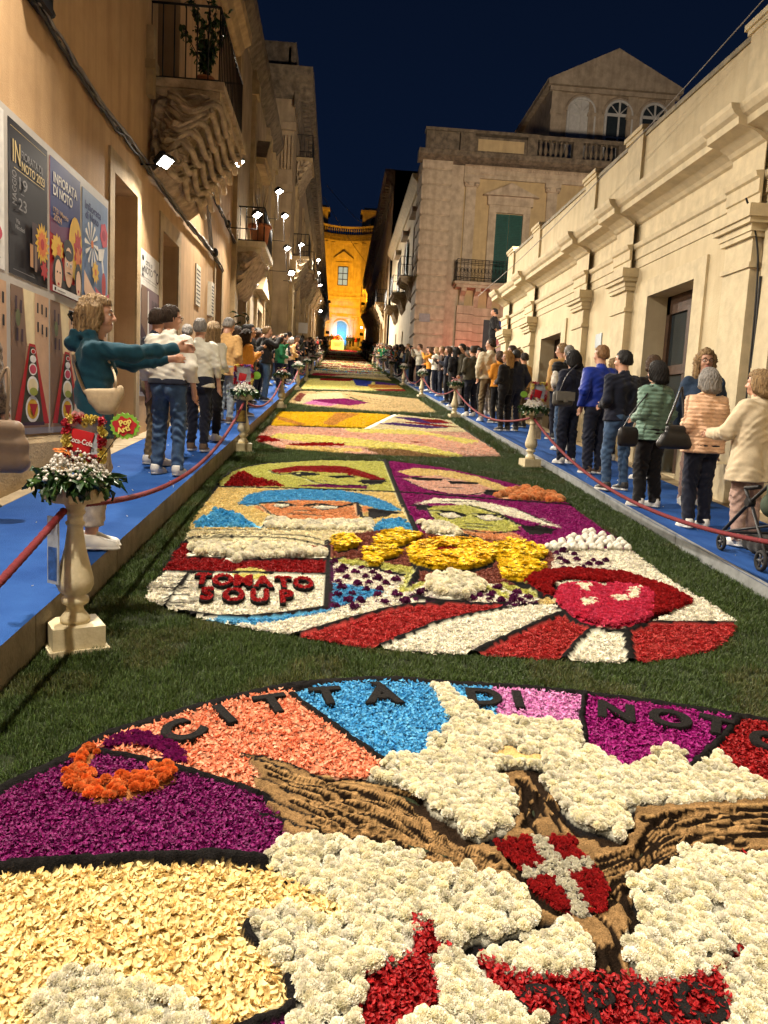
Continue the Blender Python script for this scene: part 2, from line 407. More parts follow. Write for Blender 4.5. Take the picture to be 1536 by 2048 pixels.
GRASSV = []
for i in range(4):
    r = random.Random(i); parts = []
    for k in range(13):
        a, q = r.uniform(0, 6.28), .035*math.sqrt(r.random()); b = r.uniform(0, 6.28); h = r.uniform(.018, .042); ln = r.uniform(.004, .034); w = .0016
        x, y = q*math.cos(a), q*math.sin(a); cx, cy = math.cos(b), math.sin(b)
        V = [(x-w*cy, y+w*cx, 0), (x+w*cy, y-w*cx, 0), (x+ln*.4*cx+w*.9*cy, y+ln*.4*cy-w*.9*cx, h*.65), (x+ln*.4*cx-w*.9*cy, y+ln*.4*cy+w*.9*cx, h*.65), (x+ln*cx, y+ln*cy, h)]
        g = r.uniform(.6, 1.35); parts.append((V, [(0, 1, 2, 3), (3, 2, 4)], (g*r.uniform(.9, 1.25), g, g*r.uniform(.7, 1))))
    GRASSV.append(pv_mesh('grass_tuft', parts, M_GRASS))
C_GRASS = protos('grass_tuft', GRASSV)

# flower colours (albedo) : main, second
K = dict(purple=((.23, .006, .125), (.11, .004, .07)), salmon=((.80, .24, .12), (.86, .45, .28)), blue=((.05, .34, .66), (.16, .50, .75)),
  pink=((.66, .20, .50), (.78, .42, .66)), magenta=((.36, .010, .20), (.22, .006, .12)), red=((.36, .008, .010), (.22, .004, .006)), brightred=((.42, .018, .022), (.5, .06, .05)),
  yellow=((.88, .73, .37), (.86, .60, .24)), cream=((.86, .80, .58), (.80, .72, .44)), white=((.92, .90, .80), (.90, .86, .68)), orange=((.78, .17, .03), (.80, .30, .10)),
  lime=((.58, .58, .13), (.66, .66, .26)), butter=((.80, .62, .24), (.80, .70, .38)), peach=((.76, .33, .13), (.76, .45, .24)), palepink=((.78, .47, .36), (.80, .62, .52)), rose=((.62, .055, .13), (.55, .02, .06)),
  sunyellow=((.85, .62, .015), (.82, .52, .01)), brown=((.20, .05, .035), (.33, .11, .07)), aubergine=((.10, .008, .07), (.06, .004, .04)), lemon=((.78, .72, .22), (.82, .78, .40)), ochre=((.62, .30, .05), (.7, .42, .12)),
  navy=((.03, .05, .35), (.05, .09, .45)), violet=((.10, .03, .24), (.07, .02, .16)), tan=((.30, .17, .07), (.36, .22, .10)), black=((.012, .010, .010), (.02, .015, .014)), silver=((.62, .60, .50), (.55, .52, .42)), beige=((.76, .62, .36), (.70, .56, .30)))

class Carpet:
    def __init__(s, label, outline, res, pts2plan=True, unit=1.0):
        s.root = empty('flower_carpet', (0, 0, 0), label=label, cat='flower carpet', group='flower carpets laid up the street')
        s.P = (lambda q: np.array([at(a, b, .035)[:2] for a, b in q])) if pts2plan else (lambda q: np.asarray(q, float))
        s.out = s.P(outline); s.res = res; s.fields = []; s.lines = []; s.sand = []; s.unit = unit
        lo = s.out.min(0); s.root.location = (float(s.out[:, 0].mean()), float(s.out[:, 1].mean()), gz(float(s.out[:, 1].mean())))
    def field(s, name, typ, colr, poly, dens=None, size=None, h=.0, label=None, mix=.45, plan=False, thin=1.0):
        s.fields.append(dict(name=name, typ=typ, col=colr, poly=np.asarray(poly, float) if plan else s.P(poly), dens=dens, size=size, h=h, label=label, mix=mix, thin=thin)); return s
    def line(s, pts, w, h=.02, col=(.010, .009, .009), plan=False, smooth=True):
        p = np.asarray(pts, float) if plan else s.P(pts); s.lines.append((smoothline(p) if smooth and len(p) > 2 else p, w, h, col)); return s
    def rel(s, o):
        o.location = (-s.root.location[0], -s.root.location[1], -s.root.location[2]); return o
    def finish(s):
        lo, hi = s.out.min(0), s.out.max(0); r = s.res
        lo = np.maximum(lo, (-1.34, .95)); hi = np.minimum(hi, (2.80, 999)); nx, ny = int((hi[0]-lo[0])/r)+2, int((hi[1]-lo[1])/r)+2
        X, Y = np.meshgrid(lo[0]+np.arange(nx)*r, lo[1]+np.arange(ny)*r); Q = np.stack([X.ravel(), Y.ravel()], 1)
        jit = np.stack([vnoise(Q, 30, 1), vnoise(Q, 30, 2)], 1)-.5; Qj = Q+jit*.02*s.unit
        ins = inpoly(Q, s.out); Cb = np.tile((.010, .009, .009), (len(Q), 1)).astype(float); H = np.full(len(Q), .012)
        sandmask = np.zeros(len(Q), bool)
        for f in s.fields:
            k = inpoly(Qj, f['poly']); c = np.array(K[f['col']][1]) if isinstance(f['col'], str) else np.array(f['col'])
            if f['typ'] == 'sand':
                Cb[k] = c*(.55+.5*vnoise(Qj[k], 90, 4)+.45*vnoise(Qj[k]*np.array((1, 3.5)), 11, 14))[:, None]; H[k] = .03+.012*vnoise(Qj[k], 9, 5)+.004*vnoise(Q[k], 80, 6); sandmask |= k
            elif f['typ'] == 'soil': Cb[k] = c*(.6+.8*vnoise(Q[k], 90, 4))[:, None]; H[k] = .012+f['h']; sandmask &= ~k
            else: Cb[k] = c*(.45 if s.res < .015 else .8); H[k] = .014+f['h']*.7; sandmask &= ~k
        for p, w, h, c in s.lines:
            d = segdist(Q+jit*(.004 if h < 0 else .016), p); k = d < w*.5
            Cb[k] = np.array(c)*(.6+.8*vnoise(Q[k], 90, 4))[:, None]
            if h > 0: H[k] = .014+h*np.sqrt(np.clip(1-(d[k]/(w*.5))**2, 0, 1))+.006*vnoise(Q[k], 60, 8)
            else: H[k] = H[k]+h*np.clip(1-(d[k]/(w*.5))**2, 0, 1)
        V = np.stack([Q[:, 0], Q[:, 1], gz(Q[:, 1])+H], 1)
        I = np.arange(nx*ny).reshape(ny, nx); Fq = np.stack([I[:-1, :-1], I[:-1, 1:], I[1:, 1:], I[1:, :-1]], -1).reshape(-1, 4)
        Fq = Fq[ins[Fq].all(1)]
        used = np.unique(Fq); mp = np.full(len(V), -1); mp[used] = np.arange(len(used))
        me = np_mesh('soil_bed', V[used], mp[Fq], M_BASE, attrs={'bcol': ('FLOAT_COLOR', np.concatenate([Cb[used], np.ones((len(used), 1))], 1))})
        s.rel(link(bpy.data.objects.new('soil_bed', me), s.root))
        DEF = {'petal': (7000, .027), 'clump': (3900, 1.0), 'wide': (240, 1.0), 'carn': (480, .036), 'tuft': (2600, .016), 'sand': (0, 0), 'soil': (0, 0)}
        for i, f in enumerate(s.fields):
            dn, sz = DEF[f['typ']]; dn = f['dens'] or dn; sz = f['size'] or sz
            if not dn: continue
            q = f['poly']; a, b = q.min(0), q.max(0)
            if s.root['category'] and b[1] > 90: pass
            n = int((b-a).prod()*dn); P = a+RNG.random((n, 2))*(b-a)
            if f['typ'] == 'tuft' and dn < 400:
                st = dn**-.5; gx, gy = np.meshgrid(np.arange(a[0], b[0], st), np.arange(a[1], b[1], st)); gx = gx+(np.arange(gx.shape[0])[:, None] % 2)*st*.5; P = np.stack([gx.ravel(), gy.ravel()], 1); P = P+RNG.uniform(-.22, .22, P.shape)*st; n = len(P)
            k = inpoly(P+(RNG.random((n, 2))-.5)*.025*s.unit, q) & inpoly(P, s.out)
            if f['thin'] < 1: k &= RNG.random(n) < f['thin']
            for g in s.fields[i+1:]:
                lo2, hi2 = g['poly'].min(0), g['poly'].max(0)
                if (lo2 > b).any() or (hi2 < a).any() or g['thin'] < 1: continue
                k &= ~inpoly(P, g['poly'])
            P = P[k]
            for ln, w, h, c in s.lines:
                if h < 0 or not len(P): continue
                P = P[segdist(P, ln) > w*.5+(.022*sz if f['typ'] == 'clump' else .010 if f['typ'] == 'tuft' else .0)]
            P = P[(P[:, 1] > .98) & (P[:, 0] > -1.33) & (P[:, 0] < 2.79)]; n = len(P)
            if n < 2: continue
            c1, c2 = (np.array(z) for z in K[f['col']]); t = RNG.random((n, 1))**1.5*f['mix']*2; t = np.clip(t, 0, 1)
            Cc = (c1*(1-t)+c2*t)*RNG.uniform(.8, 1.12, (n, 1))
            R = np.stack([RNG.normal(0, .42, n), RNG.normal(0, .42, n), RNG.random(n)*6.283], 1)
            if f['typ'] in ('clump', 'wide'): R[:, :2] *= .25
            if f['typ'] in ('carn', 'tuft'): R[:, :2] *= .6
            Z = gz(P[:, 1])+.016+f['h']
            if f['typ'] == 'petal': Z = Z+RNG.random(n)*.022
            if f['typ'] == 'carn':
                cl = vnoise(P, 7, 20+i); Z = Z+(cl-.5)*.03*min(1, f['h']/.016)+RNG.random(n)*.008
            coll = {'petal': C_PETAL, 'clump': C_CLUMP, 'wide': C_WIDE, 'carn': C_CARN, 'tuft': C_TUFT}[f['typ']]
            o = scatter(f['name'], np.column_stack([P, Z]), R, sz*RNG.uniform(.78, 1.2, n), Cc, coll, s.root, f['label']); s.rel(o)
        return s

# ---------------------------------------------------------------- carpet 1: the city arms
c1 = Carpet('round foreground flower carpet with a tan eagle between white carnation clouds',
  [(-900, 2300), (-400, 1750), (0, 1562), (55, 1536), (128, 1505), (175, 1477), (215, 1457), (273, 1439), (339, 1419), (430, 1395), (560, 1364), (675, 1353), (792, 1348), (901, 1357), (1060, 1366), (1176, 1378), (1286, 1392), (1395, 1408), (1536, 1432), (1700, 1480), (2000, 1640), (2500, 2300), (1700, 2600), (-300, 2600)], .0078)
F = c1.field
F('outer_red_field', 'petal', 'red', [(1500, 1432), (1700, 1484), (2000, 1645), (2500, 2300), (1440, 2300)], 9000, .021)
F('purple_field', 'petal', 'purple', [(-800, 2000), (-300, 1720), (0, 1583), (75, 1545), (130, 1512), (190, 1495), (300, 1510), (515, 1585), (560, 1640), (590, 1665), (560, 1695), (528, 1728), (0, 1728), (-900, 1760)], 13000, .0175, label='purple petals left of the eagle')
F('salmon_field', 'petal', 'salmon', [(172, 1492), (215, 1463), (275, 1446), (340, 1426), (430, 1403), (575, 1376), (605, 1395), (768, 1522), (735, 1550), (640, 1545), (560, 1570), (515, 1580), (400, 1540), (200, 1500)], 9000, .0245, label='salmon petals under the letters')
F('yellow_field', 'petal', 'yellow', [(-900, 1800), (0, 1742), (130, 1734), (300, 1726), (460, 1725), (540, 1738), (600, 1765), (685, 1795), (700, 1835), (565, 1855), (520, 1870), (565, 1930), (592, 1980), (570, 2020), (500, 2060), (300, 2300), (-900, 2300)], 8800, .029, label='pale yellow petals at the lower left')
F('lower_purple_field', 'petal', 'purple', [(470, 2062), (575, 2030), (600, 2060), (560, 2300), (300, 2300)], 12000, .018)
F('blue_field', 'petal', 'blue', [(588, 1385), (640, 1369), (700, 1361), (840, 1361), (985, 1372), (995, 1440), (930, 1420), (890, 1460), (862, 1475), (860, 1512), (780, 1522), (760, 1520), (700, 1472), (640, 1425)], 12000, .021)
F('pink_field', 'petal', 'pink', [(982, 1371), (1050, 1371), (1167, 1383), (1167, 1410), (1150, 1460), (1090, 1450), (1000, 1435)], 11000, .022)
F('magenta_field', 'petal', 'magenta', [(1170, 1385), (1290, 1402), (1470, 1432), (1460, 1455), (1435, 1485), (1388, 1522), (1300, 1540), (1200, 1530), (1165, 1490)], 12000, .021)
F('red_field', 'petal', 'red', [(1480, 1432), (1600, 1450), (1900, 1600), (1800, 1700), (1560, 1580), (1500, 1560), (1430, 1500), (1450, 1470)], 12000, .020)
F('eagle', 'sand', (.20, .118, .05), [(485, 1503), (560, 1524), (640, 1549), (740, 1569), (820, 1599), (870, 1640), (930, 1682), (980, 1690), (1010, 1680), (1028, 1650), (1030, 1600), (1010, 1560), (1000, 1538), (1030, 1528), (1060, 1536), (1090, 1570), (1120, 1610), (1140, 1650), (1180, 1680), (1240, 1690), (1268, 1660), (1278, 1615), (1400, 1606), (1540, 1592), (1900, 1590), (1900, 1720), (1540, 1700), (1440, 1705), (1370, 1720), (1310, 1745), (1270, 1775), (1262, 1815), (1290, 1862), (1305, 1892), (1255, 1935), (1262, 1972), (1198, 1972), (1186, 1900), (1150, 1845), (1070, 1835), (1030, 1805), (900, 1765), (760, 1728), (700, 1705), (620, 1685), (560, 1655), (575, 1640), (530, 1605), (545, 1600), (505, 1560), (520, 1548)])
F('wing_dark_soil', 'soil', (.020, .012, .007), [(790, 1577), (850, 1588), (905, 1640), (960, 1680), (965, 1692), (925, 1690), (870, 1658), (830, 1618)])  # dark soil bands laid into the eagle's wings
F('wing_dark_soil', 'soil', (.020, .012, .007), [(1165, 1660), (1240, 1672), (1262, 1668), (1250, 1693), (1205, 1693)])
F('head_soil', 'soil', (.020, .012, .007), [(945, 1553), (1000, 1533), (1040, 1526), (1080, 1536), (1100, 1560), (1096, 1600), (1075, 1580), (1050, 1540), (1010, 1545), (1035, 1600), (1030, 1640), (1022, 1600), (1000, 1570)])
WHITE = [('upper_cloud', [(862, 1371), (880, 1365), (900, 1380), (930, 1400), (990, 1438), (1060, 1438), (1120, 1442), (1155, 1452), (1170, 1487), (1210, 1518), (1260, 1533), (1297, 1523), (1310, 1500), (1340, 1494), (1370, 1508), (1388, 1530), (1410, 1508), (1450, 1508), (1480, 1543), (1536, 1563), (1560, 1590), (1450, 1600), (1380, 1605), (1290, 1606), (1262, 1618), (1255, 1658), (1240, 1675), (1200, 1658), (1150, 1640), (1130, 1615), (1115, 1590), (1085, 1560), (1095, 1538), (1060, 1527), (1000, 1530), (988, 1545), (1010, 1560), (1020, 1580), (1030, 1615), (1020, 1658), (960, 1675), (930, 1665), (900, 1640), (870, 1620), (840, 1590), (815, 1570), (780, 1560), (733, 1550), (760, 1528), (800, 1508), (860, 1503), (865, 1470), (895, 1455), (900, 1430), (880, 1400)]),
 ('lower_cloud', [(535, 1720), (548, 1690), (590, 1672), (640, 1675), (700, 1688), (800, 1700), (835, 1715), (838, 1732), (870, 1742), (935, 1733), (950, 1755), (1000, 1743), (1030, 1770), (1060, 1800), (1077, 1830), (1060, 1850), (1010, 1870), (940, 1880), (905, 1897), (880, 1880), (862, 1838), (828, 1830), (825, 1870), (815, 1900), (780, 1922), (722, 1950), (713, 2060), (700, 2300), (560, 2300), (580, 2060), (592, 1985), (562, 1930), (515, 1885), (500, 1855), (512, 1825), (560, 1808), (612, 1810), (640, 1830), (690, 1840), (685, 1797), (640, 1778), (590, 1755)]),
 ('side_cloud', [(-100, 2300), (62, 2050), (68, 2000), (110, 1965), (160, 1935), (190, 1935), (230, 1960), (280, 1975), (350, 2005), (400, 2030), (430, 2075), (380, 2300)]),
 ('bottom_cloud', [(850, 1905), (900, 1900), (930, 1920), (970, 1932), (985, 1990), (1030, 2008), (1085, 2055), (1120, 2300), (760, 2300), (800, 2060), (880, 2000), (882, 1960)]),
 ('small_cloud', [(960, 1912), (1000, 1890), (1040, 1885), (1060, 1870), (1090, 1850), (1120, 1838), (1160, 1850), (1182, 1900), (1187, 1935), (1130, 1950), (1040, 1947), (1000, 1927)]),
 ('right_cloud', [(1255, 1770), (1300, 1750), (1340, 1738), (1360, 1720), (1380, 1693), (1430, 1690), (1480, 1710), (1560, 1715), (1800, 1760), (1800, 1900), (1560, 1880), (1480, 1890), (1420, 1905), (1380, 1900), (1320, 1880), (1287, 1850), (1280, 1820), (1275, 1800)]),
 ('curled_cloud', [(1255, 1860), (1280, 1855), (1300, 1880), (1330, 1897), (1400, 1907), (1452, 1917), (1450, 1932), (1400, 1950), (1340, 1962), (1290, 1957), (1270, 1937), (1250, 1900)]),
 ('corner_cloud', [(1460, 1910), (1500, 1895), (1560, 1890), (1800, 1950), (1800, 2300), (1450, 2300), (1450, 2060), (1470, 2010), (1450, 1960)])]
F('red_field', 'petal', 'red', [(815, 1828), (870, 1828), (890, 1870), (912, 1900), (880, 1920), (890, 2000), (790, 2070), (740, 2300), (690, 2300), (712, 1945), (760, 1940), (830, 1900)], 11500, .0185, h=.012, label='red petals between two white clouds')
F('red_banner', 'petal', 'red', [(938, 1900), (1000, 1925), (1050, 1940), (1180, 1950), (1300, 1950), (1380, 1945), (1450, 1915), (1470, 1930), (1475, 2010), (1460, 2070), (1440, 2300), (1120, 2300), (1085, 2062), (1030, 2005), (985, 1990), (965, 1930)], 11500, .0185, h=.012, label='red banner petals with dark letters')
for nm, pl in WHITE: F(nm, 'carn', 'white', pl, 2400, .0215, h=.016, mix=.75)
F('crown', 'sand', (.55, .38, .15), [(960, 1500), (992, 1508), (1010, 1497), (1025, 1489), (1042, 1505), (1090, 1505), (1082, 1524), (1010, 1521), (978, 1515)])
F('shield_field', 'tuft', 'red', [(985, 1688), (1050, 1675), (1150, 1671), (1172, 1720), (1192, 1740), (1217, 1770), (1207, 1820), (1160, 1836), (1120, 1820), (1060, 1776), (1040, 1740)], 9000, .0095, h=.022)
W2 = lambda a, b, w: [(a[0]-w, a[1]), (a[0]+w, a[1]), (b[0]+w, b[1]), (b[0]-w, b[1])]
F('shield_cross', 'tuft', 'silver', [(1060, 1674), (1088, 1674), (1118, 1730), (1150, 1770), (1182, 1832), (1152, 1836), (1122, 1775), (1092, 1732)], 11000, .009, h=.026)
F('shield_cross', 'tuft', 'silver', [(1040, 1745), (1075, 1735), (1180, 1718), (1190, 1738), (1110, 1748), (1045, 1762)], 11000, .009, h=.026)
F('purple_arc', 'tuft', 'purple', [(200, 1490), (240, 1468), (290, 1462), (335, 1478), (362, 1505), (374, 1528), (325, 1522), (318, 1500), (280, 1488), (240, 1490), (215, 1500)], 8000, .011, h=.025)
F('orange_arc', 'carn', 'orange', [(180, 1493), (200, 1500), (180, 1520), (172, 1545), (200, 1563), (260, 1560), (300, 1540), (338, 1532), (352, 1552), (320, 1575), (250, 1597), (195, 1600), (145, 1580), (126, 1552), (150, 1520)], 2200, .019, h=.022)
L = c1.line
L([(-900, 2250), (-400, 1765), (0, 1574), (55, 1546), (128, 1513), (175, 1484), (215, 1463), (273, 1445), (339, 1425), (430, 1401), (560, 1370), (675, 1358), (792, 1354), (901, 1363), (1060, 1372), (1176, 1384), (1286, 1398), (1395, 1414), (1536, 1438), (1700, 1487)], .07, .018)
L([(195, 1500), (300, 1520), (400, 1546), (515, 1582)], .034, .028)
L([(-900, 1790), (0, 1737), (130, 1728), (300, 1719), (450, 1715), (528, 1724)], .050, .045)
L([(498, 1846), (493, 1868), (512, 1887)], .035, .03); L([(578, 1955), (588, 2000), (545, 2030), (470, 2056), (350, 2120)], .035, .03)
L([(582, 1386), (640, 1428), (700, 1472), (768, 1519)], .040, .028); L([(1170, 1384), (1165, 1435), (1172, 1482)], .036, .028); L([(1477, 1432), (1440, 1478), (1385, 1528)], .042, .028)
for q in ([(485, 1506), (560, 1522), (610, 1540), (655, 1566)], [(486, 1512), (540, 1527), (600, 1552), (650, 1572)], [(500, 1551), (545, 1566), (590, 1588), (640, 1607)], [(525, 1583), (550, 1603), (585, 1622), (628, 1633)], [(522, 1625), (570, 1640), (620, 1660), (672, 1676)]):
    L(q, .014, .022)
for q in ([(655, 1561), (720, 1562), (800, 1577), (840, 1592)], [(650, 1597), (720, 1589), (790, 1605), (835, 1628)], [(655, 1626), (730, 1613), (800, 1634), (875, 1662)], [(640, 1660), (720, 1641), (790, 1650), (855, 1671)], [(690, 1690), (790, 1680), (860, 1693), (935, 1705)], [(730, 1706), (830, 1687), (905, 1700)], [(875, 1742), (930, 1724), (990, 1719)], [(700, 1665), (780, 1663), (850, 1682)],
          [(1340, 1631), (1390, 1629), (1435, 1631)], [(1458, 1619), (1545, 1617)], [(1365, 1659), (1450, 1665), (1500, 1671)], [(1375, 1681), (1430, 1684), (1490, 1690)], [(1470, 1641), (1560, 1646)], [(1480, 1700), (1560, 1706)], [(1500, 1671), (1560, 1669)], [(1290, 1640), (1340, 1650), (1370, 1690)],
          [(1030, 1575), (1026, 1605), (1046, 1620)], [(1078, 1590), (1071, 1622), (1050, 1652)], [(1098, 1600), (1130, 1640), (1160, 1670)], [(1040, 1560), (1060, 1585), (1062, 1610)], [(1180, 1745), (1240, 1790), (1283, 1860), (1300, 1890)], [(1190, 1895), (1212, 1962)], [(1222, 1900), (1243, 1968)], [(1050, 1775), (1090, 1810), (1130, 1830)], [(1010, 1700), (1035, 1740), (1050, 1770)]):
    L([(a-3, b-7) for a, b in q], .022, -.001, (.36, .22, .09)); L(q, .040, -.018, (.012, .007, .004))
def feathers(up, lo, n, w):
    U, W_ = smoothline(up, 5), smoothline(lo, 5)
    for k in range(n):
        t = (k+.5)/n; i0 = random.randrange(0, 5); i1 = len(U)-random.randrange(0, 7); q = [tuple(U[i]*(1-t)+W_[i]*t+np.array((0, 3.5*math.sin(i*.55+k*1.7)))) for i in range(i0, i1, 3)]
        L([(a, b-6) for a, b in q], w*.7, -.001, (.32, .19, .08)); L(q, w*1.15, -.015, (.012, .007, .004))
feathers([(530, 1530), (640, 1562), (760, 1590), (860, 1652), (950, 1705), (1040, 1735)], [(600, 1655), (700, 1692), (800, 1716), (900, 1745), (980, 1770), (1050, 1790)], 11, .022)
feathers([(1560, 1604), (1400, 1617), (1310, 1640), (1275, 1690), (1210, 1712), (1130, 1735)], [(1560, 1702), (1440, 1702), (1350, 1718), (1290, 1755), (1240, 1800), (1180, 1830)], 9, .024)
feathers([(1045, 1560), (1040, 1620), (1070, 1680)], [(1085, 1570), (1120, 1640), (1150, 1690)], 4, .018); feathers([(1120, 1845), (1190, 1900), (1205, 1968)], [(1240, 1790), (1285, 1870), (1252, 1965)], 5, .016)
c1.finish()
def letter_mesh(ch, h, ext, off, bev=.004):
    cu = bpy.data.curves.new('t', 'FONT'); cu.body = ch; cu.size = h*1.38; cu.extrude = ext; cu.offset = off; cu.bevel_depth = bev; cu.bevel_resolution = 1; cu.resolution_u = 4
    cu.align_x = 'CENTER'; cu.align_y = 'CENTER'; o = bpy.data.objects.new('t', cu); COL.objects.link(o)
    dg = bpy.context.evaluated_depsgraph_get(); me = bpy.data.meshes.new_from_object(o.evaluated_get(dg)); bpy.data.objects.remove(o); return me
def lay(me, name, m, x, y, h, rz, sx, sy, parent, root):
    me.materials.clear(); me.materials.append(m)
    o = bpy.data.objects.new(name, me); link(o, parent); o.matrix_local = Matrix.Translation((x-root.location[0], y-root.location[1], gz(y)+h-root.location[2])) @ Matrix.Rotation(math.atan(SLOPE), 4, 'X') @ Matrix.Rotation(rz, 4, 'Z') @ Matrix.Diagonal((sx, sy, 1, 1)); return o
for ch, x, y, rz in (('C', -.585, 3.155, .95), ('I', -.43, 3.315, .55), ('T', -.225, 3.43, .38), ('T', .02, 3.525, .2), ('À', .285, 3.55, .08), ('D', .78, 3.555, -.04), ('I', .945, 3.54, -.1), ('N', 1.395, 3.44, -.33), ('O', 1.635, 3.38, -.4), ('T', 1.83, 3.325, -.5), ('O', 2.02, 3.18, -.65)):
    lay(letter_mesh(ch, .165, .010, .006), 'letter', M_SOIL, x, y, .037, rz, 1.05, 1.05, c1.root, c1.root)
for ch, px, py in (('O', 1085, 2015), ('P', 1200, 2012), ('R', 1300, 2012), ('O', 1405, 2010)):
    p = at(px, py, .04); lay(letter_mesh(ch, .125, .006, .003), 'letter', M_SOIL, p[0], p[1], .036, -.05, 1, 1, c1.root, c1.root)

# ---------------------------------------------------------------- carpet 2: pop art
c2 = Carpet('large pop art flower carpet with four faces, the words TOMATO SOUP and a red mouth',
  [(293, 1192), (300, 1163), (328, 1120), (365, 1075), (400, 1015), (438, 950), (475, 932), (530, 922), (640, 916), (780, 918), (890, 932), (1000, 957), (1070, 973), (1140, 1004), (1200, 1052), (1265, 1098), (1345, 1160), (1435, 1208), (1472, 1235), (1468, 1262), (1430, 1292), (1350, 1312), (1250, 1320), (1150, 1317), (1000, 1307), (850, 1299), (700, 1287), (590, 1267), (480, 1247), (380, 1227), (320, 1207)], .022, unit=1.3)
F = c2.field
def FF(name, typ, c, poly, **k): return F(name, typ, c, poly, **k)
FF('lime_panel', 'clump', 'lime', [(440, 962), (475, 938), (530, 927), (640, 920), (772, 922), (795, 980), (445, 972)])
FF('butter_panel', 'clump', 'butter', [(440, 972), (797, 983), (832, 1062), (380, 1056), (400, 1022)])
FF('purple_panel', 'clump', 'magenta', [(780, 921), (890, 935), (1000, 960), (1070, 977), (1138, 1006), (1000, 997), (795, 981)])
FF('purple_panel', 'clump', 'magenta', [(798, 984), (1000, 999), (1138, 1009), (1205, 1056), (1262, 1100), (1100, 1100), (1050, 1082), (925, 1060), (850, 1078), (830, 1060)])
FF('white_ground', 'clump', 'cream', [(366, 1078), (385, 1056), (640, 1056), (740, 1058), (840, 1062), (860, 1080), (830, 1090), (660, 1085), (655, 1094)])
FF('white_ground', 'clump', 'white', [(1080, 1090), (1258, 1098), (1345, 1162), (1430, 1210), (1470, 1238), (1310, 1242), (1375, 1206), (1330, 1178), (1250, 1150), (1090, 1145), (1040, 1120)])
# first face: red hair on lime
FF('red_hair', 'clump', 'red', [(540, 940), (590, 931), (650, 930), (690, 932), (740, 946), (778, 960), (740, 957), (690, 946), (600, 941), (560, 946)])
FF('red_dots', 'tuft', 'red', [(445, 971), (462, 955), (485, 940), (510, 953), (545, 961), (572, 972)], dens=170, size=.030, h=.01)
FF('collar', 'clump', 'purple', [(588, 971), (640, 967), (735, 971), (735, 977)])
# second face: blue hair
FF('blue_hair', 'clump', 'blue', [(475, 1007), (492, 990), (530, 980), (600, 977), (680, 979), (740, 990), (780, 1005), (806, 1021), (765, 1019), (720, 1006), (690, 1001), (600, 999), (540, 1003), (500, 1011)])
FF('orange_face', 'clump', 'peach', [(508, 1012), (545, 1004), (600, 999), (690, 1002), (742, 1015), (712, 1036), (640, 1042), (580, 1038), (538, 1028)])
for q in ([(538, 1010), (565, 1002), (594, 1008), (566, 1016)], [(610, 1012), (650, 1006), (692, 1013), (648, 1020)], [(735, 1018), (792, 1021), (775, 1033), (735, 1036)], [(582, 946), (630, 943), (642, 949), (600, 952)], [(653, 950), (700, 948), (718, 954), (670, 956)], [(720, 957), (777, 957), (765, 967), (722, 967)]): FF('dark_outline', 'soil', (.010, .009, .009), q, h=.008)
FF('eye_white', 'clump', 'white', [(548, 1009), (568, 1006), (580, 1008), (566, 1012)]); FF('eye_white', 'clump', 'white', [(625, 1012), (650, 1010), (675, 1013), (648, 1016)])
FF('blue_dots', 'tuft', 'blue', [(388, 1053), (400, 1034), (430, 1018), (462, 1022), (500, 1038), (526, 1054)], dens=190, size=.034, h=.01)
FF('white_collar', 'carn', 'white', [(530, 1054), (540, 1034), (600, 1043), (690, 1041), (742, 1041), (742, 1060)], dens=620, size=.038, h=.01)
FF('blue_dots', 'tuft', 'blue', [(738, 1061), (762, 1042), (802, 1034), (834, 1062)], dens=330, size=.034, h=.01)
# third face: yellow hair on purple
FF('yellow_hair', 'clump', 'butter', [(795, 942), (830, 935), (900, 941), (960, 954), (1000, 968), (1028, 981), (985, 979), (950, 970), (880, 951), (820, 951)])
FF('pale_face', 'clump', 'palepink', [(806, 957), (870, 950), (950, 964), (985, 978), (960, 989), (900, 986), (850, 976)])
for q in ([(822, 955), (880, 956), (888, 961), (835, 960)], [(893, 960), (960, 963), (957, 968), (900, 967)], [(970, 977), (1028, 981), (1000, 991), (968, 989)]): FF('dark_outline', 'soil', (.010, .009, .009), q, h=.008)
FF('orange_pompons', 'carn', 'peach', [(990, 995), (1005, 982), (1050, 974), (1092, 980), (1134, 1004), (1060, 1000)], dens=230, size=.05, h=.012)
# fourth face: white hair
FF('white_hair', 'clump', 'white', [(828, 1007), (870, 995), (950, 999), (1030, 1016), (1090, 1038), (1127, 1056), (1080, 1046), (1000, 1026), (900, 1005)])
FF('lime_face', 'clump', 'lime', [(852, 1012), (940, 1008), (1000, 1024), (1042, 1048), (1035, 1060), (980, 1063), (920, 1055), (870, 1036)])
for q in ([(866, 1025), (905, 1019), (938, 1032), (900, 1038)], [(940, 1030), (980, 1025), (1018, 1038), (975, 1042)], [(826, 1007), (858, 1007), (853, 1019), (835, 1021)]): FF('dark_outline', 'soil', (.010, .009, .009), q, h=.008)
FF('eye_white', 'clump', 'white', [(880, 1026), (905, 1024), (925, 1031), (900, 1033)]); FF('eye_white', 'clump', 'white', [(955, 1031), (980, 1029), (1005, 1037), (975, 1038)])
FF('dark_patch', 'soil', (.012, .010, .009), [(1040, 1052), (1080, 1046), (1112, 1056), (1105, 1066), (1060, 1069)])
FF('orange_stripe', 'clump', 'peach', [(918, 1058), (1030, 1064), (1048, 1076), (980, 1076)])
FF('small_white_cloud', 'carn', 'white', [(838, 1047), (880, 1046), (920, 1066), (915, 1076), (860, 1076)], dens=620, size=.038, h=.02)
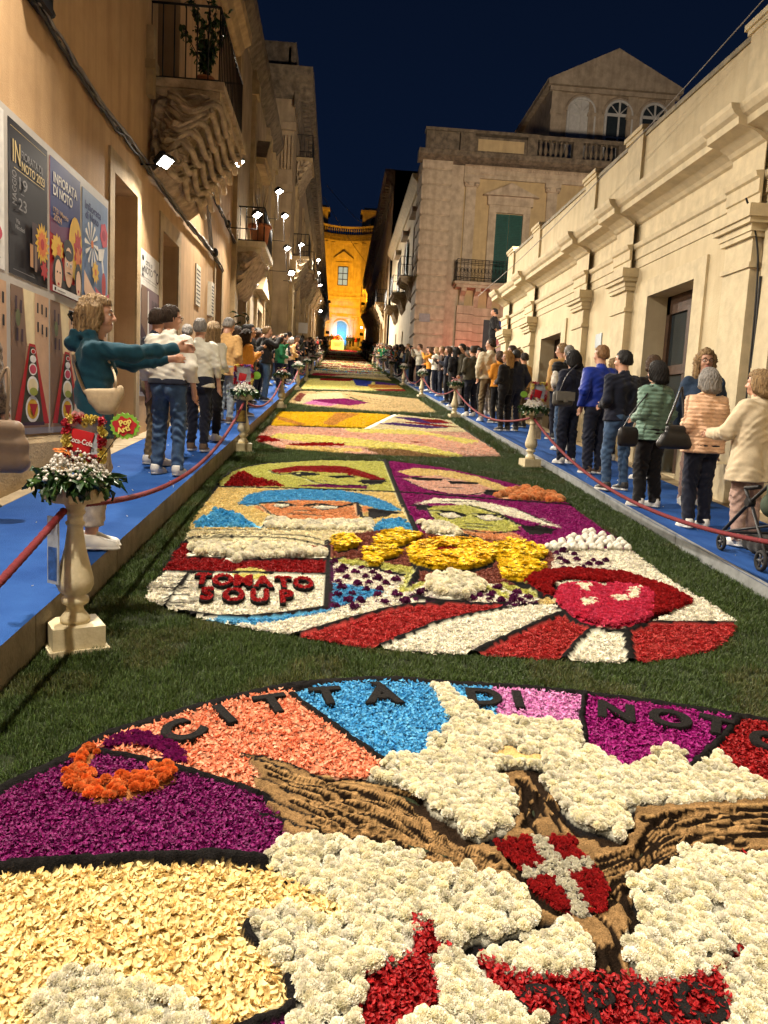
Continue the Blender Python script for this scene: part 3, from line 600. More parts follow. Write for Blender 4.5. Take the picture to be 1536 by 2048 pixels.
# red and white panel with the words
FF('red_band', 'clump', 'red', [(328, 1142), (366, 1084), (655, 1090), (655, 1146), (500, 1143)])
FF('white_panel', 'clump', 'white', [(295, 1192), (302, 1166), (330, 1141), (655, 1147), (652, 1212), (560, 1223), (450, 1229), (340, 1216)])
FF('yellow_disc', 'clump', 'lemon', [(500+38*math.cos(a), 1145+11*math.sin(a)) for a in np.linspace(0, 6.28, 18)])
FF('white_puffs', 'carn', 'white', [(374, 1112), (380, 1098), (420, 1088), (445, 1092), (500, 1096), (560, 1098), (610, 1096), (652, 1104), (650, 1116), (560, 1114), (520, 1118), (470, 1122), (440, 1112)], dens=620, size=.038, h=.03)
FF('lower_white_ground', 'clump', 'white', [(340, 1216), (450, 1230), (560, 1225), (650, 1213), (662, 1120), (800, 1150), (850, 1168), (1000, 1166), (1080, 1196), (980, 1214), (880, 1204), (790, 1211), (600, 1264), (480, 1250), (380, 1230)])
FF('blue_ground', 'clump', 'blue', [(400, 1234), (560, 1228), (655, 1212), (660, 1165), (700, 1168), (770, 1180), (650, 1222), (560, 1238), (500, 1246)])
FF('purple_stars', 'tuft', 'aubergine', [(660, 1120), (800, 1150), (850, 1168), (840, 1200), (720, 1215), (650, 1225), (655, 1165)], dens=60, size=.038, h=.012, thin=.999)
FF('purple_stars', 'tuft', 'aubergine', [(840, 1170), (1000, 1166), (1080, 1198), (980, 1214), (880, 1204), (835, 1200)], dens=150, size=.034, h=.012, thin=.999)
FF('purple_stars', 'tuft', 'aubergine', [(1085, 1098), (1150, 1098), (1235, 1130), (1240, 1150), (1120, 1140)], dens=50, size=.036, h=.015, thin=.999)
FF('dried_burst', 'clump', 'brown', [(662, 1083), (700, 1066), (780, 1058), (830, 1062), (900, 1072), (1060, 1086), (1110, 1105), (1100, 1145), (1060, 1160), (1000, 1168), (930, 1152), (850, 1167), (838, 1142), (760, 1130), (662, 1112)])
FF('lime_edge', 'clump', 'lime', [(662, 1112), (760, 1122), (835, 1134), (812, 1172), (880, 1150), (935, 1150), (1010, 1184), (1000, 1160), (1058, 1180), (1048, 1150), (1062, 1150), (1072, 1192), (1010, 1176), (1022, 1200), (930, 1160), (882, 1160), (795, 1186), (815, 1142), (760, 1132), (662, 1120)])
FF('yellow_corner', 'clump', 'butter', [(1075, 1200), (1090, 1192), (1110, 1196), (1100, 1206)])
FF('white_oval', 'carn', 'white', [(908+56*math.cos(a), 1176+22*math.sin(a)) for a in np.linspace(0, 6.28, 18)], dens=800, size=.036, h=.045)
ELL = lambda cx, cy, rx, ry: [(cx+rx*math.cos(a), cy+ry*math.sin(a)) for a in np.linspace(0, 6.28, 24)[:-1]]
YL = [[(666, 1076), (706, 1071), (718, 1088), (670, 1100)], [(748, 1087), (768, 1064), (800, 1061), (845, 1071), (802, 1089)], [(726, 1103), (760, 1089), (808, 1105), (764, 1117), (757, 1128), (733, 1127)], [(980, 1092), (1020, 1084), (1060, 1089), (1099, 1106), (1062, 1121), (1090, 1136), (1042, 1158), (1006, 1153), (998, 1120)]]
FF('letter_shadow', 'soil', (.010, .009, .009), ELL(905, 1116, 92, 31))  # black soil outline, offset below the yellow letters
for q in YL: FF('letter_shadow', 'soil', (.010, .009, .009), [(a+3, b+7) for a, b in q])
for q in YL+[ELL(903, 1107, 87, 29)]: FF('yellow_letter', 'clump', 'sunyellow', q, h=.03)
FF('letter_centre', 'clump', 'red', ELL(893, 1102, 26, 6.5), h=.02)
# rays
FF('red_ray', 'clump', 'brightred', [(590, 1266), (790, 1212), (880, 1204), (980, 1206), (1015, 1212), (880, 1240), (755, 1292)])
FF('white_ray', 'clump', 'white', [(755, 1292), (880, 1240), (1015, 1212), (1110, 1206), (1118, 1222), (1030, 1262), (940, 1304)])
FF('red_ray', 'clump', 'brightred', [(940, 1304), (1030, 1262), (1120, 1226), (1180, 1250), (1127, 1316)])
FF('white_ray', 'clump', 'white', [(1127, 1318), (1150, 1285), (1190, 1250), (1253, 1254), (1263, 1322)])
FF('red_ray', 'clump', 'brightred', [(1263, 1322), (1256, 1250), (1300, 1241), (1470, 1244), (1466, 1266), (1428, 1293), (1350, 1313)])
# mouth
FF('lips', 'tuft', 'red', [(1053, 1166), (1070, 1152), (1100, 1144), (1160, 1141), (1250, 1149), (1330, 1174), (1385, 1204), (1360, 1216), (1300, 1230), (1200, 1236), (1110, 1192), (1070, 1182)], dens=2300, size=.026, h=.03)
FF('mouth', 'soil', (.012, .010, .010), [(1098, 1174), (1110, 1161), (1140, 1158), (1250, 1172), (1275, 1186), (1110, 1190)])
FF('teeth', 'clump', 'white', [(1104, 1164), (1150, 1158), (1245, 1170), (1240, 1175), (1150, 1168)])
FF('tongue', 'tuft', 'rose', [(1113, 1195), (1125, 1178), (1160, 1170), (1190, 1172), (1206, 1181), (1222, 1174), (1270, 1177), (1305, 1190), (1303, 1222), (1285, 1246), (1240, 1256), (1180, 1250), (1130, 1226)], dens=1900, size=.028, h=.035)
for q in ([(1155, 1176), (1175, 1174), (1180, 1190), (1163, 1190)], [(1255, 1188), (1280, 1183), (1276, 1202), (1258, 1204)], [(1160, 1208), (1192, 1205), (1190, 1218), (1165, 1220)], [(1225, 1198), (1250, 1200), (1256, 1212), (1232, 1212)]): FF('white_spot', 'tuft', 'white', q, dens=1500, size=.026, h=.04)
L = c2.line
BLK = [([(770, 918), (795, 982), (835, 1064)], .05), ([(440, 972), (600, 976), (797, 983), (900, 990), (1000, 998), (1140, 1008)], .05), ([(366, 1083), (400, 1074), (560, 1074), (655, 1092)], .022), ([(372, 1074), (480, 1067), (600, 1070), (640, 1078)], .018), ([(655, 1080), (657, 1146), (652, 1212)], .04), ([(330, 1141), (440, 1143), (500, 1143), (655, 1147)], .035),
 ([(340, 1217), (450, 1230), (560, 1225), (652, 1212)], .04), ([(383, 1140), (350, 1180), (330, 1212)], .03), ([(590, 1266), (700, 1235), (800, 1210), (880, 1204)], .035), ([(755, 1292), (880, 1241), (1015, 1213)], .03), ([(940, 1304), (1030, 1263), (1118, 1224)], .045), ([(1127, 1317), (1150, 1285), (1188, 1251)], .035), ([(1263, 1320), (1254, 1254)], .045), ([(1300, 1242), (1470, 1243)], .035), ([(1118, 1215), (1145, 1237), (1185, 1253), (1240, 1260), (1290, 1247)], .04),
 ([(538, 940), (560, 948), (600, 944), (640, 948)], .03), ([(575, 947), (610, 955), (640, 966), (720, 970), (760, 966)], .022), ([(590, 948), (630, 949)], .03), ([(655, 952), (700, 953)], .03), ([(720, 962), (770, 962)], .06), ([(620, 961), (660, 961)], .018),
 ([(478, 1008), (520, 1010), (545, 1028), (600, 1040), (660, 1043)], .028), ([(520, 1006), (560, 1004), (590, 1010)], .04), ([(610, 1010), (640, 1007), (680, 1012), (710, 1004)], .04), ([(580, 1026), (640, 1030)], .022), ([(590, 1020), (625, 1021)], .02), ([(715, 1005), (722, 1030), (745, 1035)], .05), ([(745, 1018), (790, 1024)], .09), ([(526, 1054), (532, 1040), (540, 1034)], .03),
 ([(795, 953), (840, 955), (900, 958)], .03), ([(830, 957), (880, 960)], .028), ([(900, 962), (955, 966)], .03), ([(880, 974), (925, 976)], .018), ([(810, 958), (860, 980), (930, 989), (975, 982)], .02), ([(975, 980), (1020, 984)], .06),
 ([(832, 1010), (855, 1012)], .09), ([(852, 1014), (872, 1040), (930, 1058), (985, 1065), (1040, 1060)], .022), ([(862, 1020), (900, 1022), (930, 1028)], .035), ([(945, 1026), (1000, 1030)], .035), ([(930, 1046), (985, 1050)], .02), ([(932, 1052), (975, 1055)], .018), ([(940, 1010), (1000, 1028), (1044, 1050), (1110, 1058)], .04), ([(1040, 1020), (1100, 1046)], .02), ([(880, 1003), (960, 1002)], .018),
 ([(1055, 1168), (1080, 1185), (1115, 1195)], .03), ([(838, 1132), (815, 1172)], .03), ([(664, 1118), (690, 1112)], .02), ([(840, 1198), (960, 1206), (1020, 1204)], .03), ([(830, 1190), (880, 1200), (930, 1202)], .05), ([(380, 1058), (640, 1058)], .016), ([(470, 1120), (560, 1117), (652, 1117)], .03), ([(374, 1113), (440, 1114)], .025)]
for q, w in BLK: L(q, w*1.25, .022)
for k in range(9): L([(318+k*1.5+random.uniform(-5, 5), 1150+k*7.2), (372+random.uniform(-14, 16), 1151+k*7.2)], random.uniform(.012, .03), .012)
for k in range(5): L([(404+random.uniform(-8, 8), 1066+k*4), (470, 1063+k*4), (540+random.uniform(-20, 20), 1064+k*4)], .012, .010)
c2.finish()
# lettering in red petals on dark soil
def letter_pts(me, M, dens):
    me.calc_loop_triangles(); V = np.array([v.co for v in me.vertices]); T = np.array([t.vertices for t in me.loop_triangles if abs(t.normal.z) > .9])
    A, B, C_ = V[T[:, 0]], V[T[:, 1]], V[T[:, 2]]; ar = np.linalg.norm(np.cross(B-A, C_-A), axis=1)/2; n = int(ar.sum()*dens)
    k = RNG.choice(len(T), n, p=ar/ar.sum()); u, v = RNG.random((2, n, 1)); s = (u+v) > 1; u = np.where(s, 1-u, u); v = np.where(s, 1-v, v)
    P = A[k]+u*(B-A)[k]+v*(C_-A)[k]; return np.array([M @ Vector(p) for p in P])
PL = []
for word, x0, x1, y_ in (('TOMATO', -.86, -.17, 5.235), ('SOUP', -.78, -.27, 4.93)):
    for i, ch in enumerate(word):
        x_ = x0+(x1-x0)*i/(len(word)-1); hh = .25
        o = lay(letter_mesh(ch, hh, .010, .022, .0), 'letter', M_SOIL, x_, y_, .046, .10, .50, 1.0, c2.root, c2.root); o['label'] = 'dark soil letter %s filled with red petals' % ch
        me = letter_mesh(ch, hh, .0, .009, .0); bpy.context.view_layer.update(); PL.append(letter_pts(me, o.matrix_world, 9000))
PL = np.concatenate(PL); n = len(PL); PL[:, 2] += .014
cc = np.array(K['red'][0])*RNG.uniform(.7, 1.25, (n, 1))
c2.rel(scatter('letter_petals', PL, np.stack([RNG.normal(0, .4, n), RNG.normal(0, .4, n), RNG.random(n)*6.28], 1), .019*RNG.uniform(.8, 1.2, n), cc, C_PETAL, c2.root, 'red petals of the words TOMATO SOUP'))
# yellow daisy letters
M_DY = mat('daisy yellow', (.85, .60, .012), var=.15, rough=.6); M_DC = mat('daisy centre', (.16, .09, .01), var=.4); M_DY2 = mat('daisy deep yellow', (.84, .50, .008), var=.15, rough=.6)
DM = [daisy_mesh('daisy', M_DY, M_DC), daisy_mesh('daisy', M_DY2, M_DY2)]
def daisies(area, n, hole=None, kinds=(0,)):
    q = c2.P(area); a, b = q.min(0), q.max(0); got = []; tries = 0
    hq = c2.P(hole) if hole else None
    while len(got) < n and tries < 6000:
        tries += 1; p = a+RNG.random(2)*(b-a)
        if not inpoly(p[None], q)[0] or (hq is not None and inpoly(p[None], hq)[0]): continue
        if any(np.hypot(*(p-g)) < .047 for g in got): continue
        got.append(p)
    for p in got:
        o = bpy.data.objects.new('daisy', DM[random.choice(kinds)]); link(o, c2.root)
        o.location = (p[0]-c2.root.location[0], p[1]-c2.root.location[1], gz(p[1])+.052+random.uniform(-.008, .012)-c2.root.location[2]); s = random.uniform(.044, .054); o.scale = (s, s, s)
        o.rotation_euler = (random.gauss(.12, .2), random.gauss(0, .2), random.uniform(0, 6))
ell = lambda cx, cy, rx, ry: [(cx+rx*math.cos(a), cy+ry*math.sin(a)) for a in np.linspace(0, 6.28, 24)[:-1]]
daisies(ell(903, 1107, 84, 27), 150, ell(893, 1102, 27, 7), (0, 1, 1)); daisies([(668, 1077), (705, 1072), (716, 1088), (670, 1098)], 26)
daisies([(750, 1085), (770, 1064), (800, 1062), (842, 1072), (800, 1088)], 28); daisies([(728, 1103), (760, 1090), (806, 1105), (762, 1116), (757, 1126), (735, 1126)], 26)
daisies([(982, 1092), (1020, 1085), (1060, 1090), (1097, 1106), (1060, 1120), (1088, 1135), (1042, 1157), (1008, 1152), (1000, 1120)], 58)
# white ball pompons
M_PW = mat('pompon white', (.82, .79, .68), var=.12, scale=60, bump=.6, bscale=90)
pm = MB(); 
for (x, y, z, r) in [(0, 0, .55, .6), (.35, .1, .4, .42), (-.3, .25, .42, .42), (-.1, -.36, .4, .42), (.1, .33, .6, .38)]:
    pm.lathe([(r*math.sin(a), -r*math.cos(a)) for a in np.linspace(.15, 3.0, 6)], (x, y, z), n=8)
PM = pm.mesh('pompon', M_PW)
for row, (y0, x0, x1, n) in enumerate([(1066, 1172, 1182, 2), (1072, 1150, 1205, 4), (1078, 1140, 1224, 6), (1084, 1124, 1238, 7), (1090, 1110, 1248, 9), (1095, 1098, 1254, 10)]):
    for i in range(n):
        p = at(x0+(x1-x0)*i/max(1, n-1)+random.uniform(-3, 3), y0+random.uniform(-1.5, 1.5), .05); o = bpy.data.objects.new('pompon', PM); link(o, c2.root)
        o.location = (p[0]-c2.root.location[0], p[1]-c2.root.location[1], gz(p[1])+.03-c2.root.location[2]); s = random.uniform(.05, .062); o.scale = (s, s, s); o.rotation_euler = (0, 0, random.uniform(0, 6))

# ---------------------------------------------------------------- carpets 3 to 6
c3 = Carpet('flower carpet of yellow, pink and striped purple bands beyond the pop art one', [(512, 880), (530, 855), (555, 823), (600, 821), (690, 824), (790, 828), (900, 838), (940, 860), (990, 893), (1000, 911), (900, 914), (720, 907), (560, 895)], .045, unit=2)
F = c3.field
F('salmon_band', 'clump', 'palepink', [(512, 880), (532, 852), (700, 858), (950, 866), (1000, 911), (720, 907), (560, 895)], dens=1300, size=1.8)
F('yellow_top', 'clump', 'sunyellow', [(545, 850), (557, 824), (690, 825), (785, 830), (735, 855), (600, 850)], dens=1300, size=1.8)
F('ochre_ray', 'clump', 'ochre', [(553, 832), (575, 838), (615, 850), (595, 850), (555, 840)], dens=1300, size=1.8); F('ochre_ray', 'clump', 'ochre', [(672, 826), (720, 828), (690, 840), (668, 852), (645, 848)], dens=1300, size=1.8)
F('striped_corner', 'clump', 'cream', [(735, 856), (790, 829), (908, 842), (942, 863), (800, 864)], dens=1300, size=1.8)
for k, (c, q) in enumerate([('violet', [(782, 834), (830, 836), (900, 848), (850, 848)]), ('red', [(838, 838), (880, 840), (905, 848), (860, 846)]), ('violet', [(752, 848), (790, 846), (900, 856), (860, 858)]), ('red', [(790, 844), (840, 846), (930, 856), (880, 854)])]): F('stripe', 'clump', c, q, dens=1300, size=1.8)
F('pink_band', 'tuft', 'palepink', [(545, 866), (640, 862), (860, 872), (975, 884), (992, 906), (900, 896), (700, 884)], dens=500, size=.045)
F('rose_band', 'clump', 'pink', [(610, 862), (720, 868), (760, 878), (690, 876)], dens=300, size=1.5, thin=.99)
F('yellow_band', 'tuft', 'lemon', [(532, 874), (560, 868), (640, 872), (760, 884), (860, 896), (925, 912), (860, 908), (700, 892), (600, 884)], dens=520, size=.045)
F('yellow_band', 'tuft', 'lemon', [(690, 858), (830, 862), (960, 884), (930, 890), (860, 872), (700, 866)], dens=520, size=.045)
F('yellow_band', 'tuft', 'butter', [(575, 893), (720, 899), (725, 904), (640, 904), (570, 898)], dens=520, size=.045)
F('brown_ground', 'clump', 'tan', [(720, 896), (800, 898), (900, 913), (760, 909)], dens=900, size=1.4)
F('red_stroke', 'tuft', 'red', [(513, 873), (530, 872), (565, 884), (520, 884)], dens=700, size=.04); F('red_stroke', 'tuft', 'red', [(570, 890), (640, 886), (690, 888), (690, 892), (600, 893)], dens=700, size=.04); F('red_stroke', 'clump', 'red', [(815, 882), (850, 885), (850, 888), (825, 887)], dens=700, size=1.4)
c3.line([(735, 856), (790, 829)], .12, .02, (.8, .78, .7)); c3.finish()
c4 = Carpet('beige flower carpet with a dark line drawing and a purple patch', [(573, 806), (580, 795), (597, 782), (700, 784), (840, 799), (875, 826), (760, 824), (620, 813)], .05, unit=2)
F = c4.field; D5 = dict(dens=600, size=1.9)
F('beige_ground', 'clump', 'beige', [(570, 808), (597, 780), (700, 782), (845, 798), (880, 830), (620, 816)], **D5)
F('white_patch', 'clump', 'cream', [(590, 806), (600, 790), (680, 786), (700, 808), (660, 812)], **D5); F('pink_patch', 'clump', 'pink', [(605, 808), (630, 800), (690, 804), (660, 813)], **D5); F('purple_patch', 'clump', 'magenta', [(620, 800), (690, 797), (740, 806), (700, 812), (650, 806)], **D5)
F('brown_patch', 'clump', 'brown', [(585, 800), (600, 785), (612, 788), (600, 805)], dens=200, size=1.9)
for q in ([(690, 788), (760, 800), (840, 806)], [(700, 794), (740, 806), (830, 812)], [(760, 814), (800, 814)], [(600, 786), (640, 783)], [(720, 800), (780, 806)]): c4.line(q, .14, .02)
c4.finish()
c5 = Carpet('yellow flower carpet with blue and deep red corners', [(594, 779), (600, 772), (612, 758), (700, 758), (790, 769), (818, 784), (740, 783), (640, 780)], .06, unit=2)
F = c5.field; D5 = dict(dens=480, size=2.1)
F('yellow_ground', 'clump', 'lemon', [(590, 781), (612, 757), (795, 768), (822, 786)], **D5); F('white_edge', 'clump', 'cream', [(600, 778), (690, 779), (750, 784), (690, 782)], **D5); F('blue_patch', 'clump', 'navy', [(706, 760), (745, 764), (738, 774), (712, 772)], **D5)
F('orange_patch', 'clump', 'ochre', [(735, 770), (800, 772), (812, 778), (740, 777)], **D5); F('red_edge', 'clump', 'red', [(745, 779), (810, 779), (822, 786), (760, 784)], **D5); F('red_top', 'clump', 'red', [(640, 758), (706, 759), (700, 764), (640, 762)], **D5); F('purple_top', 'clump', 'violet', [(750, 764), (790, 768), (796, 772), (750, 770)], **D5)
c5.finish()
c6 = Carpet('flower carpet pink on its left half and white and yellow on its right', [(613, 752), (625, 744), (700, 744), (768, 752), (788, 764), (700, 757)], .07, unit=2)
F = c6.field; D6 = dict(dens=300, size=2.6)
F('white_ground', 'clump', 'cream', [(610, 755), (625, 743), (775, 750), (790, 766)], **D6); F('pink_half', 'clump', 'rose', [(610, 754), (622, 746), (690, 744), (700, 752), (660, 754)], **D6); F('yellow_edge', 'clump', 'butter', [(700, 755), (780, 760), (788, 765), (720, 759)], **D6); F('peach_edge', 'clump', 'peach', [(612, 755), (660, 752), (668, 757)], **D6)
c6.finish()
# the rest of the carpets up the street, seen only as thin bands of colour
BANDS = [('white flower carpet with a yellow and light blue far corner', ['cream', 'white', 'lime', 'blue', 'cream']), ('dark red flower carpet with white lines', ['red', 'cream', 'brown', 'red', 'cream']), ('butter yellow and rose flower carpet', ['butter', 'rose', 'cream', 'butter']), ('white and brown flower carpet far up the street', ['white', 'brown', 'cream', 'peach']), ('crimson and beige flower carpet far up the street', ['rose', 'beige', 'red']), ('cream flower carpet with peach bands far up the street', ['cream', 'peach', 'cream']), ('brown and rose flower carpet near the street end', ['brown', 'rose', 'cream']), ('pale pink flower carpet before the last two', ['palepink', 'red', 'cream']), ('white and red flower carpet next to last', ['cream', 'red']), ('red flower carpet at the foot of the altar', ['rose', 'brown'])]
ys = 44.4
for i, (lb, cols) in enumerate(BANDS):
    y0, y1 = ys+i*7.6, ys+i*7.6+6.5; c = Carpet(lb, [(-1.3, y0), (2.72, y0), (2.72, y1), (-1.3, y1)], .25, pts2plan=False, unit=3); n = len(cols)
    for k, cn in enumerate(cols):
        a, b = y0+(y1-y0)*k/n, y0+(y1-y0)*(k+1)/n; t = random.uniform(-.6, .6)
        c.field('petal_band', 'wide', cn, [(-1.3, a-t), (2.72, a+t), (2.72, b+t), (-1.3, b-t)], plan=True, dens=45, size=2.0)
        c.field('petal_patch', 'wide', random.choice(cols+['butter', 'rose', 'cream']), [(x, a+(b-a)*q) for x, q in ((random.uniform(-1.2, .5), .2), (random.uniform(.8, 2.6), .1), (random.uniform(1, 2.6), .8), (random.uniform(-1, .4), .7))], plan=True, dens=45, size=2.0)
    c.finish()
CARPETS_OUT = [c.out for c in (c1, c2, c3, c4, c5, c6)]
grow(grass([(-1.5, 3.25, 2.0, 5.2)], 3200, 1), .78, 'dark green turf between the first two flower carpets')
grow(grass([(-1.5, 3.25, 5.2, 13.2)], 2000, 1), .95, 'dark green turf round the pop art flower carpet')
grow(grass([(-1.5, 3.25, 13.2, 44)], 420, 1), 2.0, 'dark green turf round the middle flower carpets')
grow(np.concatenate([grass([(-1.5, -1.3, 44, 121), (2.72, 3.25, 44, 121)], 60, 1)]+[grass([(-1.3, 2.72, 44.4+i*7.6-1.1, 44.4+i*7.6)], 60, 1) for i in range(11)]), 4.5, 'dark green turf round the far flower carpets')
# ================================================================ BUILDINGS
M_OCHRE = mat('ochre stucco', (.53, .35, .19), rough=.9, var=.22, scale=1.6, bump=.25, bscale=60, streak=.40, col2=(.44, .28, .145))
M_OCHRE2 = mat('brown grey stucco', (.44, .33, .21), rough=.9, var=.35, scale=1.3, bump=.3, bscale=50, streak=.55)
M_LIME = mat('honey limestone', (.47, .345, .19), rough=.9, var=.35, scale=3, bump=.45, bscale=45, streak=.4)
M_CARVE = mat('carved limestone', (.50, .39, .26), rough=.95, var=.5, scale=5, bump=.8, bscale=35, streak=.35, col2=(.24, .19, .13))
M_DARKST = mat('weathered dark stone', (.20, .155, .11), rough=.95, var=.5, scale=4, bump=.6, bscale=40, streak=.6, col2=(.07, .058, .045))
M_CREAM = mat('cream plaster', (.62, .525, .34), rough=.85, var=.2, scale=2.2, bump=.25, bscale=50, streak=.30, col2=(.55, .45, .28))
M_CREAM2 = mat('cream stone trim', (.63, .53, .345), rough=.85, var=.2, scale=5, bump=.2, bscale=60, streak=.2)
M_PINKST = mat('rosy limestone', (.50, .40, .29), rough=.9, var=.32, scale=2.6, bump=.4, bscale=40, streak=.45)
M_YWALL = mat('yellow plaster', (.50, .37, .20), rough=.9, var=.18, scale=2, bump=.2, bscale=50, streak=.25)
M_CHURCH = mat('church stone', (.50, .40, .24), rough=.9, var=.3, scale=1.2, bump=.4, bscale=20, streak=.35)
M_IRON = mat('wrought iron', (.018, .018, .020), rough=.5, var=.3, metal=.3)
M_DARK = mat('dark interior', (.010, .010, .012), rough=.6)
M_WOODD = mat('dark brown wood', (.075, .040, .024), rough=.55, var=.4, scale=9, bump=.3)
M_NAVYD = mat('dark blue door paint', (.018, .022, .034), rough=.5, var=.3)
M_GREEN = mat('green shutter paint', (.012, .075, .062), rough=.55, var=.25)
M_GLASS = mat('window glass', (.03, .04, .045), rough=.06, var=.2, spec=.6)
M_WHITEF = mat('white window frame', (.62, .60, .56), rough=.6, var=.15)
M_CABLE = mat('black cable', (.02, .02, .021), rough=.5, var=.3)
M_CABLEG = mat('grey cable', (.20, .18, .16), rough=.5, var=.3)
M_TERRA = mat('terracotta', (.40, .15, .07), rough=.85, var=.3)

def xwall(x, y0, y1, z0, z1, holes, depth, mt, name, parent, mi_reveal=0, thick=None):
    """a wall lying in the plane X=x that looks across the street; holes = (ya, yb, za, zb); depth<0 recesses towards -x"""
    m = MB(); ys = sorted({y0, y1, *[h[0] for h in holes], *[h[1] for h in holes]}); zs = sorted({z0, z1, *[h[2] for h in holes], *[h[3] for h in holes]})
    for a, b in zip(ys[:-1], ys[1:]):
        for c, d in zip(zs[:-1], zs[1:]):
            yc, zc = (a+b)/2, (c+d)/2
            if any(h[0] < yc < h[1] and h[2] < zc < h[3] for h in holes): continue
            m.quad((x, a, c), (x, b, c), (x, b, d), (x, a, d))
    for a, b, c, d in holes:
        X = x+depth
        m.quad((x, a, c), (X, a, c), (X, a, d), (x, a, d)); m.quad((x, b, c), (x, b, d), (X, b, d), (X, b, c))
        m.quad((x, a, d), (X, a, d), (X, b, d), (x, b, d)); m.quad((x, a, c), (x, b, c), (X, b, c), (X, a, c))
    t = thick or depth*3
    m.quad((x+t, y0, z0), (x+t, y1, z0), (x+t, y1, z1), (x+t, y0, z1)); m.quad((x, y0, z1), (x, y1, z1), (x+t, y1, z1), (x+t, y0, z1))
    m.quad((x, y0, z0), (x+t, y0, z0), (x+t, y0, z1), (x, y0, z1)); m.quad((x, y1, z0), (x+t, y1, z0), (x+t, y1, z1), (x, y1, z1))
    return m.build(name, mt, parent)
def moulding(name, mt, parent, x, sgn, prof, y0, y1, label=None):
    """prof: (out, z) steps; the band runs along the street on the wall at x and stands out by 'out' towards sgn"""
    pr = [(x, prof[0][1])]+[(x+sgn*o, z) for o, z in prof]+[(x, prof[-1][1])]
    m = MB(); m.extr(pr, 'y', y0, y1); return m.build(name, mt, parent, label=label)
def surround(name, mt, parent, x, sgn, ya, yb, za, zb, w, out, top=None):
    m = MB(); xs = sorted((x, x+sgn*out))
    m.box(xs[0], xs[1], ya-w, ya, za, zb); m.box(xs[0], xs[1], yb, yb+w, za, zb); m.box(xs[0], xs[1], ya-w, yb+w, zb, zb+(top or w)); return m.build(name, mt, parent)
def bar_rail(parent, pts, z0, z1, gap=.13, r=.008, name='railing', belly=0):
    m = MB()
    for (xa, ya), (xb, yb) in zip(pts[:-1], pts[1:]):
        n = max(1, int(math.hypot(xb-xa, yb-ya)/gap))
        for k in range(n+1):
            x, y = xa+(xb-xa)*k/n, ya+(yb-ya)*k/n; m.tube([(x, y, z0), (x, y, z1)], r, 5)
        for z in (z0+.03, z1): m.tube([(xa, ya, z), (xb, yb, z)], r*1.7, 5)
    return m.build(name, M_IRON, parent)

# ---------------------------------------------------------------- left: the ochre house next to the platform
XL = -2.95
hA = empty('ochre_house', (XL, 8, gz(8)), label='near ochre stucco house on the left with posters and a carved balcony', cat='house')
def rel(o, root): o.location = Vector(o.location)-Vector(root.location); return o
doorsA = [(10.42, 11.56, .95, 4.58), (13.2, 14.46, 1.2, 4.50), (18.72, 19.7, 1.6, 5.07)]
up = (12.75, 14.35, 6.5, 9.6)
rel(xwall(XL, -4, 21.4, -1, 11.2, doorsA+[up], -.36, M_OCHRE, 'wall', hA, thick=-6), hA)
rel(moulding('roof_cornice', M_LIME, hA, XL, 1, [(.05, 10.7), (.12, 10.75), (.2, 10.95), (.35, 11.05), (.38, 11.25)], -4, 21.5), hA)
for i, d in enumerate(doorsA):
    rel(surround('door_surround', M_LIME, hA, XL, 1, d[0], d[1], d[2]-.6, d[3], .20, .03, .26), hA)
    m = MB(); m.box(XL-.42, XL-.36, d[0], d[1], d[2]-.6, d[3]); dr = rel(m.build('door', M_NAVYD, hA), hA)
    m = MB()
    for z in np.arange(d[2]+.1, d[3]-.2, .42): m.box(XL-.36, XL-.345, d[0]+.12, (d[0]+d[1])/2-.05, z, z+.32); m.box(XL-.36, XL-.345, (d[0]+d[1])/2+.05, d[1]-.12, z, z+.32)
    m.build('door_panel', M_NAVYD, dr)
m = MB(); m.box(XL-.40, XL-.36, up[0], up[1], up[2], up[3]); wd = rel(m.build('balcony_window', mat('pale shutter', (.42, .36, .27), rough=.6, var=.2)), hA)
m = MB()
for y in (12.95, 13.5, 14.1): m.box(XL-.36, XL-.33, y, y+.06, up[2], up[3])
m.build('window_frame', mat('pale shutter frame', (.50, .46, .38)), wd)
rel(moulding('base_course', M_LIME, hA, XL, 1, [(.05, .0), (.05, 1.25), (.02, 1.32)], -4, 10.2), hA)
m = MB(); m.box(XL, XL+.10, 12.05, 12.22, 6.15, 7.1); m.box(XL, XL+.14, 12.0, 12.27, 6.5, 6.62); rel(m.build('stone_bracket', M_LIME, hA), hA)
